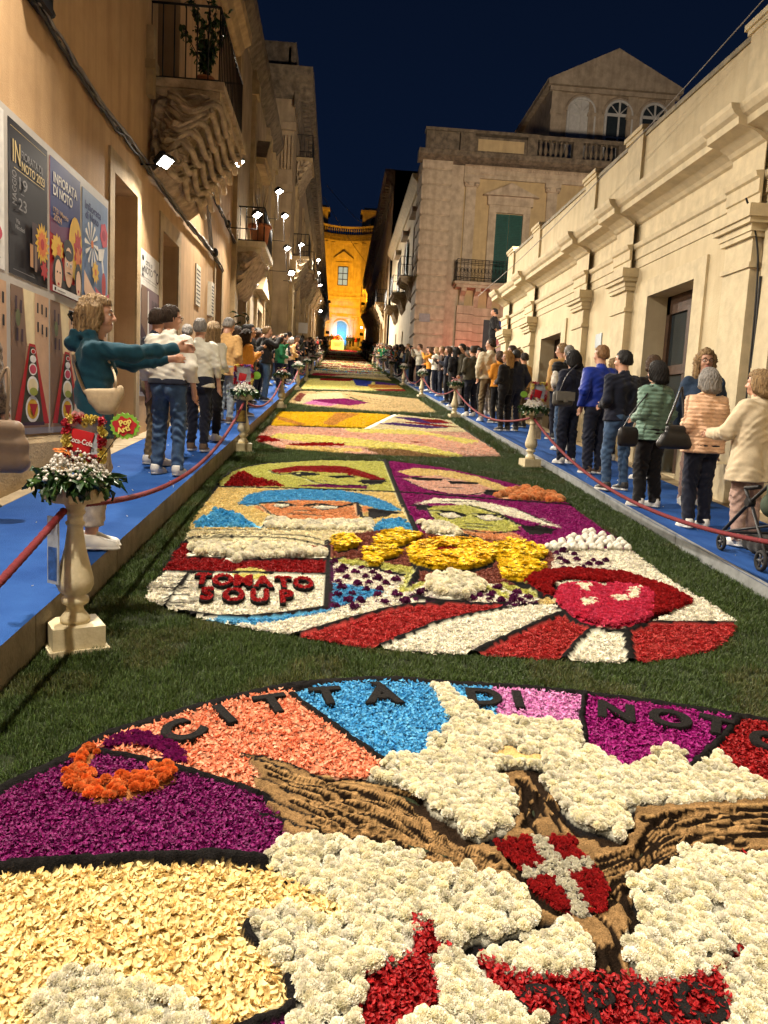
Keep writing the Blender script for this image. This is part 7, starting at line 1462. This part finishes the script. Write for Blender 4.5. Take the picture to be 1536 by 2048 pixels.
GOLD = pcol('gold', 200, 176, 120); GREYP = pcol('grey', 120, 118, 120); WHT = pcol('white', 226, 222, 214); BLKP = pcol('black', 36, 34, 38); REDP = pcol('red', 168, 38, 40); YELP = pcol('yellow', 214, 170, 52); ORP = pcol('orange', 206, 110, 48); BLUP = pcol('blue', 40, 52, 110); LBP = pcol('light blue', 108, 132, 170); SKP = pcol('skin', 222, 184, 156); PKP = pcol('rose', 190, 70, 90); TNP = pcol('tan', 176, 142, 112); DTN = pcol('dark tan', 122, 96, 80); GRP = pcol('leaf', 150, 156, 70); DBP = pcol('dark plum', 66, 46, 58); CRP = pcol('cream', 224, 206, 166)
m = MB(); m.box(XL+.001, XL+.028, 5.2, 10.14, 1.34, 4.15); o = m.build('poster_board', M_PW); tag(o, 'long white board on the ochre wall that carries two rows of posters', 'board')
p = Poster(7.17, 8.08, 2.77, 4.08, pcol('charcoal', 32, 30, 36), 'dark poster of the upper row with a flower and the year 2023')
p.rect(GOLD, .05, .95, .955, .958).text('IN', .19, .80, .15, GOLD, .18).text('FIORATA DI', .58, .82, .055, GREYP, .55).text('NOTO 2023', .61, .745, .06, GOLD, .6).rect(GOLD, .12, .9, .70, .704).text('19', .32, .62, .08, GREYP, .2).rect(GREYP, .28, .36, .555, .559).text('23', .32, .48, .08, GREYP, .2).text('MAGGIO', .12, .57, .07, GREYP, .22, math.pi/2).text('Via', .19, .36, .03, GREYP, .1).text('Nicolaci', .24, .32, .03, GREYP, .22)
p.rect(pcol('shadow plum', 58, 40, 44), .55, .9, .1, .42); p.oval(YELP, .82, .30, .17, .13, 48, .22, 16).oval(ORP, .82, .30, .12, .09, 40, .2, 14).oval(REDP, .82, .30, .05, .04); p.rect(pcol('candle', 176, 128, 84), .48, .56, .1, .26).rect(DTN, .60, .66, .08, .26).oval(REDP, .86, .12, .09, .06, 24, .3, 7).rect(GREYP, .05, .6, .03, .034)
p = Poster(8.15, 9.06, 2.77, 4.07, REDP, 'blue and red poster with cartoon heads and the year 2024')
p.poly(BLUP, [(0, 1), (0, .56), (.3, .52), (1, .62), (1, 1)]).poly(pcol('violet', 96, 44, 84), [(0, .56), (0, .44), (.5, .40), (1, .5), (1, .62), (.3, .52)]).text('INFIORATA', .48, .86, .075, WHT, .78, 0, .003).text('DI NOTO', .40, .765, .075, WHT, .62, 0, .003).text('17|21 Maggio', .32, .62, .04, TNP, .48).text('2024', .22, .565, .05, TNP, .26)
p.oval(YELP, .82, .42, .24, .26).oval(REDP, .90, .42, .13, .15, 30, .25, 9).oval(ORP, .9, .36, .08, .08, 24, .25, 7).oval(YELP, .2, .34, .18, .10, 30, .18, 12).oval(ORP, .25, .33, .07, .05, 20, .25, 7)
p.poly(BLKP, [(.3, 0), (.36, .12), (.85, .12), (.9, 0)]).oval(BLKP, .56, .37, .17, .09).oval(SKP, .56, .24, .14, .16).oval(BLKP, .56, .33, .13, .04).oval(WHT, .50, .26, .035, .02).oval(WHT, .62, .26, .035, .02).oval(BLKP, .5, .26, .015, .012).oval(BLKP, .62, .26, .015, .012).poly(BLKP, [(.46, .19), (.56, .205), (.66, .19), (.56, .185)])
p.oval(BLKP, .2, .16, .17, .13).oval(SKP, .2, .14, .11, .12).oval(REDP, .2, .07, .03, .012).oval(BLKP, .16, .16, .02, .008).oval(BLKP, .24, .16, .02, .008).poly(REDP, [(.05, 0), (.12, .05), (.28, .05), (.34, 0)]).oval(BLKP, .86, .17, .13, .14).oval(SKP, .86, .14, .09, .11).oval(REDP, .86, .08, .025, .012).rect(WHT, 0, 1, 0, .045).rect(BLKP, .05, .10, .01, .035).rect(GREYP, .14, .4, .015, .022)
p = Poster(9.14, 10.09, 2.77, 4.05, LBP, 'light blue poster with white daisies and a pink flower')
p.text('Infiorata', .40, .87, .07, BLUP, .62, 0, .002).text('di Noto', .36, .79, .07, BLUP, .5, 0, .002).oval(PKP, .84, .72, .15, .11, 30, .1, 6).oval(pcol('deep pink', 150, 36, 70), .84, .72, .07, .05).poly(WHT, [(.6, .56), (.86, .60), (.8, .48), (.62, .46)])
for q in range(12): a = q*math.pi/6; p.poly(WHT, [(.32+.03*math.cos(a+.5), .56+.02*math.sin(a+.5)), (.32+.26*math.cos(a+.12), .56+.19*math.sin(a+.12)), (.32+.28*math.cos(a), .56+.2*math.sin(a)), (.32+.26*math.cos(a-.12), .56+.19*math.sin(a-.12))], 'printed_petal')
p.oval(ORP, .32, .56, .05, .035).oval(YELP, .45, .33, .12, .09, 30, .2, 9).oval(ORP, .45, .33, .04, .03).poly(WHT, [(.68, .46), (.82, .2), (.86, .22), (.74, .48)]).oval(REDP, .78, .25, .09, .12).poly(SKP, [(0, .3), (.3, .18), (.6, .1), (.75, 0), (.2, 0), (0, .12)]).poly(PKP, [(.4, .2), (.8, .14), (1, .2), (1, 0), (.6, 0)]).rect(WHT, 0, 1, 0, .05)
for (y0, y1, lb, cc) in ((7.2, 8.1, 'poster of the lower row showing the street with red carpets', REDP), (8.16, 9.06, 'second poster of the lower row, behind the woman in teal', REDP), (9.14, 10.08, 'third poster of the lower row with a tan street view', DTN), (6.15, 7.1, 'leftmost lower poster with an orange street front', ORP)):
    p = Poster(y0, y1, 1.40, 2.68, TNP, lb); p.poly(CRP, [(.3, 1), (.7, 1), (.62, .6), (.40, .6)]).poly(DTN, [(0, 1), (.28, 1), (.38, .6), (.2, .2), (0, .0)]).poly(pcol('rose tan', 196, 160, 130), [(1, 1), (.6, 1), (.6, .62), (.8, .2), (1, .0)])
    for u, v in ((.66, .86), (.78, .86), (.9, .85), (.66, .72), (.78, .71), (.9, .70)): p.rect(BLKP, u, u+.045, v, v+.075)
    for u, v in ((.08, .84), (.2, .82), (.1, .62), (.22, .62)): p.rect(DBP, u, u+.05, v, v+.09)
    p.poly(cc, [(.42, .62), (.58, .62), (.98, .03), (.02, .03)]).poly(pcol('turf print', 64, 62, 48), [(.44, .60), (.56, .60), (.82, .03), (.18, .03)]); 
    for k, (v, hw, hh) in enumerate(((.14, .19, .10), (.31, .155, .075), (.435, .11, .045), (.51, .085, .028), (.565, .065, .02))): p.oval(WHT, .5, v, hw, hh).oval((YELP, CRP, PKP, WHT, REDP)[k], .5, v, hw*.8, hh*.75)
    p.poly(REDP, [(.38, .18), (.62, .18), (.5, .08)]).oval(GRP, .5, .27, .11, .03).rect(DBP, .2, .8, .02, .045).oval(pcol('dull green', 92, 96, 66), .1, .78, .06, .06)
p = Poster(5.9, 7.08, 2.77, 4.09, WHT, 'white poster with small print at the left edge of the upper row')
for k in range(12): p.rect(GREYP, .1, .85, .9-k*.045, .907-k*.045)
p.oval(PKP, .8, .22, .14, .06).rect(GREYP, .1, .9, .06, .07)
p = Poster(11.80, 13.03, 1.80, 3.95, WHT, 'tall grey poster between the first two doorways headed by the town arms', XL+.012)
p.text('CITTÀ DI', .42, .925, .028, BLKP, .34).text('NOTO', .40, .875, .05, BLKP, .42, 0, .001).oval(BLKP, .12, .945, .05, .02).poly(BLKP, [(.06, .90), (.12, .87), (.2, .90), (.14, .85), (.18, .82), (.06, .82), (.1, .85)]).rect(GREYP, .1, .86, .82, .824).rect(GREYP, .1, .86, .80, .803).oval(DBP, .86, .87, .08, .04).oval(WHT, .86, .87, .055, .027).poly(GREYP, [(.62, .90), (.72, .925), (.82, .90)]).rect(DTN, .04, .96, .03, .76).poly(DBP, [(.04, .03), (.04, .5), (.4, .4), (.3, .03)]).poly(pcol('mauve', 120, 96, 104), [(.3, .76), (.96, .76), (.96, .3), (.5, .35)]).poly(WHT, [(.35, .74), (.40, .74), (.46, .2), (.36, .1)]).rect(PKP, .62, .94, .08, .24).oval(DBP, .7, .6, .1, .05)
for k in range(5): p.rect(BLKP, .56+k*.08, .59+k*.08, .64, .69)
# ---------------------------------------------------------------- cables on the ochre wall
def cable(pts, n, r, mats_, label, spread=.035, sag=.06):
    root = empty('cable_bundle', tuple(pts[0]), label=label, cat='cables'); L_ = smoothline([np.array(q)-np.array(pts[0]) for q in pts], 8)
    for k in range(n):
        a = random.uniform(0, 6.28); q = [p+np.array((.02*math.cos(a), 0, spread*math.sin(a)))+np.array((0, 0, -sag*random.random()*abs(math.sin(i*.7+k)))) for i, p in enumerate(L_)]; m = MB(); m.tube(q, r*random.uniform(.7, 1.2), 6); m.build('cable', mats_[k % len(mats_)], root)
    return root
cable([(-2.88, 7.6, 5.30), (-2.88, 8.2, 5.24), (-2.88, 9.73, 5.13), (-2.88, 11.2, 5.16), (-2.88, 12.9, 5.10), (-2.88, 15.1, 5.08), (-2.88, 17.5, 5.12), (-2.88, 19.5, 5.02)], 6, .017, [M_CABLEG, M_CABLE, M_CABLEG], 'bundle of grey cables sagging along the ochre wall')
cable([(-2.88, 17.3, 6.35), (-2.88, 18.3, 6.28), (-2.86, 19.6, 6.2), (-2.86, 22.3, 6.0), (-2.84, 25.5, 5.8), (-2.84, 28.5, 6.0)], 4, .02, [M_CABLE, M_CABLEG], 'dark cable bundle beyond the carved balcony')
for (y0, z0, w_) in ((17.0, 6.3, 'nearest'), (17.2, 6.3, 'middle'), (17.4, 6.2, 'farthest')): o = MB().tube(smoothline([(-2.9, y0, z0), (-2.88, y0+.2, 5.6), (-2.88, y0+.6, 5.1)]), .015, 6).build('cable', M_CABLEG); tag(o, '%s of three loose grey cables hanging beyond the carved balcony' % w_, 'cable', 'loose hanging cables')
r = empty('junction_box', (-2.86, 7.75, 5.33), label='dark junction box at the top of the cable bundle', cat='box'); m = MB(); m.box(-.09, .05, -.22, .2, -.07, .09); m.box(-.02, .09, -.16, .12, .09, .12); m.tube([(0, .2, 0), (0, .3, -.02)], .04, 8); m.build('housing', M_HOUS, r)
for (y, z, w_) in ((18.0, 5.12, 'lower bundle'), (19.9, 6.18, 'upper bundle, nearer one'), (22.4, 6.0, 'upper bundle, farther one')): o = MB().lathe([(.02, -.09), (.06, -.06), (.07, .02), (.05, .08), (.02, .1)], (-2.84, y, z), 10).build('cable_joint', M_CABLE); tag(o, 'black cable joint on the left wall, %s' % w_, 'cable joint', 'black cable joints')
for a, b, lb in (((4.6, 5.6, 6.9), (4.2, 24, 5.5), 'thin wire slanting in front of the cream building'), ((XC+.1, 90, 27), (XQ-.1, 100, 24.5), 'wire strung across the street before the church, upper'), ((XC+.1, 80, 23), (XQ-.1, 104, 21), 'wire strung across the street before the church, lower')):
    a, b = np.array(a), np.array(b); o = MB().tube([a+(b-a)*t-np.array((0, 0, 1.2*t*(1-t))) for t in np.linspace(0, 1, 16)], .008 if a[1] < 20 else .03, 5).build('overhead_wire', M_CABLEG); tag(o, lb, 'wire')
# ---------------------------------------------------------------- plants on the balconies
def bush(x, y, z, h, rr, n, seed, label, pot=None, leaf=(.05, .1)):
    r = empty('potted_plant', (x, y, z), label=label, cat='plant'); rn = random.Random(seed); st = MB()
    if pot: m = MB(); m.lathe([(pot*.7, 0), (pot*.95, pot*1.5), (pot*1.1, pot*1.5), (pot*1.1, pot*1.75), (pot*.9, pot*1.75), (pot*.85, pot*1.6)], n=16); m.build('pot', M_TERRA, r)
    z0 = (pot or 0)*1.6; lf = MB()
    for k in range(12):
        a = rn.uniform(0, 6.28); e = np.array((rr*rn.uniform(.2, 1)*math.cos(a), rr*rn.uniform(.2, 1)*math.sin(a), z0+h*rn.uniform(.45, 1))); mid = e*np.array((.3, .3, .55)); P_ = smoothline([(0, 0, z0*.9), mid, e], 6); st.tube(P_, [.012*(1-i/len(P_)*.7) for i in range(len(P_))], 5)
        for q in range(n//12):
            p = P_[rn.randrange(len(P_)//3, len(P_))]; v, f = petal_geo(rn.uniform(*leaf), rn.uniform(.025, .05), .3, -.1, 3, 2, k*99+q); M_ = Matrix.Translation(Vector(p)) @ Matrix.Rotation(rn.uniform(0, 6.28), 4, 'Z') @ Matrix.Rotation(rn.uniform(-1, 1), 4, 'X'); lf.add([tuple(M_ @ Vector((w[0], w[1]+.05, w[2]))) for w in v], f, int(rn.random() < .3), True)
    st.build('stem', M_WOODD, r)
    if n: lf.build('leaves', [M_LEAF, M_LEAF2], r)
    return r
bush(-2.22, 12.75, 6.48, 1.15, .42, 300, 4, 'green bush behind the bars of the carved balcony', .13); bush(-2.3, 22.2, 6.2, 1.1, .3, 0, 8, 'terracotta pot with bare white twigs on the small balcony', .30); bush(-2.5, 21.0, gz(21)+.2, 1.9, .35, 60, 12, 'thin tall plant among the left crowd before the portal', .2, (.2, .35))
# ---------------------------------------------------------------- bags, stroller, altar
def bag(name, cat, label, c, rz, prof, th, m, strap=None, extra=None):
    """a soft bag: outline in its own plane, swollen towards the middle"""
    r = empty(name, tuple(c), rz, label=label, cat=cat); s = Sdf((-.32, -.16, -.3), (.32, .16, .3), .011)
    for a, b, ra, rb in prof: s.cap(a, b, ra, rb, .05, (1, th))
    X, Y, Z = s.full(); s.F = (s.F+fold(X*.6, Y*.6, Z*.6, 3, .0012)).astype(np.float32); V, Fq = s.mesh(); o = bpy.data.objects.new('body', np_mesh('body', V, Fq, m)); link(o, r)
    if strap:
        mm, w, pts = strap; b = MB(); L_ = smoothline(pts, 8)
        for i in range(len(L_)-1): pass
        b.tube(L_, w, 6); b.build('strap', mm, r)
    return r
CRB = C_('cream bag cloth', 178, 158, 128); 
lp = np.array(lady.location); 
bc = aty(205, 806, 4.76)
bag('sling_bag', 'bag', 'cream sling bag worn across the woman in teal', bc, D(6), [((-.09, 0, .065), (.095, 0, .07), .014, .02), ((-.05, 0, .02), (.07, 0, .02), .036, .036), ((-.005, 0, -.03), (.04, 0, -.03), .038, .038), ((.095, 0, .065), (.105, 0, .10), .018, .010)], .9, CRB)
bpy.context.view_layer.update(); fl = [q for q in lady.children if q.name.startswith('fleece')][0]; mi_ = fl.matrix_world.inverted()
def on_fleece(px, py, Y, off=.007):
    d = Vector(_ray(px, py)).normalized(); o_ = mi_ @ Vector(CAM); dl = (mi_.to_3x3() @ d); ok, hit, nr, _ = fl.ray_cast(o_, dl.normalized())
    return tuple((fl.matrix_world @ hit)-d*off) if ok and abs((fl.matrix_world @ hit).y-Y) < .4 else tuple(aty(px, py, Y))
o = MB().tube(smoothline([on_fleece(*q) for q in ((146, 706, 4.95), (149, 722, 4.86), (155, 745, 4.8), (163, 768, 4.78), (172, 786, 4.77), (186, 795, 4.76))]), .011, 8).build('strap', CRB); o2 = MB().tube(smoothline([on_fleece(*q) for q in ((232, 778, 4.76), (231, 755, 4.79), (224, 735, 4.83), (217, 722, 4.9))]), .007, 8).build('strap', CRB)
sb = [q for q in bpy.data.objects if q.name == 'sling_bag'][0]; bpy.context.view_layer.update()
for q in (o, o2): q.parent = sb; q.matrix_parent_inverse = sb.matrix_world.inverted()
m = MB(); c = lp+(-.115, -.01, 1.545); hc = empty('hair_clip', tuple(c), 0, label='black claw clip in the hair of the woman in teal', cat='hair clip')
for k in range(5): m.tube([(-.03, -.03+k*.014, .03), (-.045, -.03+k*.014, 0), (-.02, -.03+k*.014, -.035)], .006, 6)
m.tube([(-.032, -.035, .02), (-.032, .03, .02)], .010, 6); m.build('claw', M_IRON, hc)
def L3(px, py, Y): return aty(px, py, Y)
BLKL = mat('black leather', (.018, .017, .018), rough=.42, var=.3, scale=20); 
bag('handbag', 'bag', 'large glossy black shoulder bag of the woman in peach', L3(1350, 872, 7.22), D(8), [((-.14, 0, -.08), (.14, 0, -.08), .045, .045), ((-.07, 0, .07), (.07, 0, .07), .035, .035), ((-.1, 0, -.02), (.1, 0, -.02), .05, .05)], .9, BLKL, (BLKL, .011, [(-.10, 0, .10), (-.02, .02, .30), (.06, .06, .46), (.10, .10, .40), (.10, .03, .12)]))
bag('crossbody_bag', 'bag', 'black crossbody bag on the left hip of the woman in sage green', L3(1256, 872, 8.15), D(20), [((-.08, 0, -.07), (.08, 0, -.07), .045, .045), ((-.08, 0, .06), (.08, 0, .06), .04, .04), ((-.07, 0, 0), (.07, 0, 0), .06, .06)], .8, BLKL, (BLKL, .007, [(-.08, 0, .08), (.02, -.02, .26), (.16, -.04, .44), (.30, .02, .56)]))
st = bag('satchel', 'bag', 'grey satchel with a flap carried by the woman in the dark jacket', L3(1126, 797, 10.45), D(14), [((-.10, 0, -.05), (.10, 0, -.05), .06, .06), ((-.10, 0, .04), (.10, 0, .04), .06, .06)], .7, mat('grey satchel leather', (.10, .095, .085), rough=.5, var=.3), (BLKL, .009, [(-.06, 0, .08), (0, -.05, .3), (.12, -.1, .46)]))
m = MB(); m.box(-.14, .14, -.075, -.06, -.03, .09); m.box(-.03, .03, -.082, -.06, -.05, -.01); m.build('flap', mat('satchel flap', (.16, .155, .14), rough=.5), st)
bag('tote_bag', 'bag', 'beige leather tote bag at the left edge of the picture', L3(2, 882, 6.0), D(5), [((-.14, 0, -.15), (.12, 0, -.15), .09, .09), ((-.13, 0, -.03), (.11, 0, -.03), .09, .09), ((-.12, 0, .09), (.10, 0, .09), .07, .07)], .8, mat('beige leather', (.24, .16, .10), rough=.5, var=.25), (mat('beige strap', (.30, .21, .13)), .012, [(-.06, 0, .12), (-.02, .03, .42), (.03, .06, .55), (.05, .02, .4), (.04, 0, .12)]))
# stroller: its left side frame, then the same at the right
SX = 3.45; Q_ = lambda px, py: atx(px, py, SX); r0 = Q_(1490, 1110); r = empty('stroller', (SX+.26, float(r0[1]), gz(float(r0[1]))+HR), 0, label='dark folding stroller with a green seat at the right edge', cat='stroller'); O_ = np.array(r.location)
wf_, wr_ = Q_(1447, 1104), Q_(1527, 1140); wf_[2] = gz(wf_[1])+HR+.075; wr_[2] = gz(wr_[1])+HR+.085
fk, hg, hd, ar, rl_, lb_ = Q_(1445, 1063), Q_(1500, 1005), Q_(1556, 955), Q_(1491, 976), Q_(1530, 1105), Q_(1540, 1052)
for dx, nm in ((0, 'left'), (.52, 'right')):
    m = MB(); sh = np.array((dx, 0, 0))-O_
    for q, rr in (((fk, hg, hd), .015), ((hg, ar), .015), ((ar, Q_(1520, 974)), .018), ((Q_(1505, 1015), rl_, wr_), .014), ((fk, lb_), .011), ((fk, wf_), .018)): m.tube([z+sh for z in q], rr, 8)
    m.build('side_frame', M_IRON, r); m = MB(); c = hg+sh; m.tube([c-np.array((.03, 0, 0)), c+np.array((.03, 0, 0))], .038, 12); m.build('hinge', M_IRON, r)
m = MB(); e_ = np.array((.52, 0, 0))
for z in (hd, rl_, fk): m.tube([z-O_, z-O_+e_], .013, 8)
m.build('cross_bar', M_IRON, r)
def wheel_parts(rad):
    w = MB(); w.tube([(rad*.82*math.cos(q), 0, rad*.82*math.sin(q)) for q in np.linspace(0, 6.283, 21)], rad*.2, 8, caps=False); t = w.mesh('tyre', mat('rubber', (.016, .016, .017), rough=.8)); w = MB()
    for k in range(5): q = k*1.2566; w.tube([(0, 0, 0), (rad*.75*math.cos(q), 0, rad*.75*math.sin(q))], rad*.12, 5)
    w.lathe([(rad*.25, -.015), (rad*.25, .015)], n=10); return t, w.mesh('rim', mat('dark grey plastic', (.05, .05, .055), rough=.5))
for c, rad in ((wf_, .075), (wr_, .085)):
    t, k_ = wheel_parts(rad)
    for dx in (-.03, .55): w = empty('wheel', tuple(c-O_+np.array((dx, 0, 0)))); w.parent = r; w.rotation_euler = (0, 0, math.pi/2); sub(t, w); sub(k_, w)
def soft(name, prims, m, lo, hi):
    s = Sdf(lo, hi, .014)
    for q in prims: s.cap(*q)
    V, Fq = s.mesh(); sub(np_mesh(name, V, Fq, m), r)
sc_ = Q_(1528, 995)-O_; bk = Q_(1500, 1088)-O_
soft('seat', [(sc_+(.10, 0, -.06), sc_+(.42, 0, -.06), .11, .11, .06), (sc_+(.08, -.10, .05), sc_+(.10, -.18, .26), .10, .08, .06), (sc_+(.42, -.10, .05), sc_+(.42, -.18, .26), .10, .08, .06), (sc_+(.10, -.12, .12), sc_+(.42, -.12, .12), .12, .12, .06)], mat('dark green canvas', (.055, .075, .05), rough=.9, var=.3), sc_+(-.2, -.45, -.3), sc_+(.7, .3, .5))
soft('basket', [(bk+(.06, .10, 0), bk+(.46, .10, 0), .07, .07, .06), (bk+(.06, -.14, .0), bk+(.46, -.14, 0), .08, .08, .06), (bk+(.06, -.02, -.01), bk+(.46, -.02, -.01), .075, .075, .06)], BLK, bk+(-.2, -.4, -.2), bk+(.7, .35, .25))
# black vest over the white sleeves is a garment of that man: nothing loose here
# altar with flowers at the top of the street
r = empty('altar_table', (-.15, 118.0, gz(118)), label='white draped altar table with a flower heap at the top of the street', cat='altar'); m = MB(); m.box(-.95, .95, -.5, .5, -.3, 1.5); m.build('white_cloth', mat('altar white', (.62, .60, .58), var=.1), r); m = MB(); m.box(-.7, .7, -.515, -.5, .5, 1.2); m.build('sign_board', M_PW, r)
m = MB(); m.box(-2.6, 2.6, -1.2, 3, -.6, -.02); m.build('step', M_LIME, r)
for k in range(3): m = MB(); m.box(-.55+.05*k, .55-.1*k, -.52, -.516, 1.0-k*.18, 1.08-k*.18); m.build('text_line', GREYP, r)
for k in range(60):
    q = random.uniform(0, 6.28); d = math.sqrt(random.random()); sub(random.choice([ROSES[0], ROSES[1], ROSES[3], GERB[0]]), r, 'flower', (.75*d*math.cos(q), .3*d*math.sin(q), 1.55+.75*(1-d*d)*random.uniform(.7, 1)), .13, (random.uniform(-.8, .8), random.uniform(-.8, .8), 0))
# plaque, red drape, small placards over the crowd
m = MB(); m.box(4.0, 4.55, YP-.375, YP-.345, 6.55, 6.95); o = m.build('plaque', mat('grey plaque', (.30, .29, .30), var=.2)); tag(o, 'grey plaque on the rusticated corner of the rosy palace', 'plaque')
p = atx(722, 590, XQ-.6); r = empty('red_drape', tuple(p), label='dark red drape hanging from a balcony far up the right side', cat='drape'); m = MB()
for k in range(6): m.box(-.02+.03*(k % 2), .03+.03*(k % 2), k*.28, k*.28+.27, -2.6, 1.2)
m.build('cloth', mat('drape red', (.16, .02, .03), var=.5, scale=4), r); m = MB(); [m.box(-.04, -.03, k*.28+.05, k*.28+.2, q, q+.25) for k in range(6) for q in (-2, -1.2, -.4, .4)]; o = m.build('white_marks', WHT, r)
for (px, py, X, lb) in ((606, 656, -1.75, 'white placard raised above the left crowd'), (743, 680, 3.45, 'white placard raised above the right crowd')):
    p = atx(px, py, X); r = empty('placard', tuple(p), label=lb, cat='placard'); m = MB(); m.box(-.22, .22, -.01, .01, -.25, .25); m.build('board', M_PW, r); m = MB(); m.tube([(0, 0, -.25), (0, 0, -2.0)], .015, 5); m.build('stick', M_WOODD, r)
# loose petals on carpet and kerb
n = 60; P_ = np.column_stack([np.concatenate([RNG.uniform(-2.4, -1.55, 30), RNG.uniform(3.3, 3.9, 30)]), RNG.uniform(3, 11, n)]); h_ = np.where(P_[:, 0] < 0, HL, HR)
o = scatter('loose_petals', np.column_stack([P_, gz(P_[:, 1])+h_+.004]), np.stack([RNG.normal(0, .3, n), RNG.normal(0, .3, n), RNG.random(n)*6.28], 1), RNG.uniform(.012, .028, n), np.tile((.72, .70, .64), (n, 1)), C_PETAL); tag(o, 'stray white petals fallen on the blue carpets', 'petals')
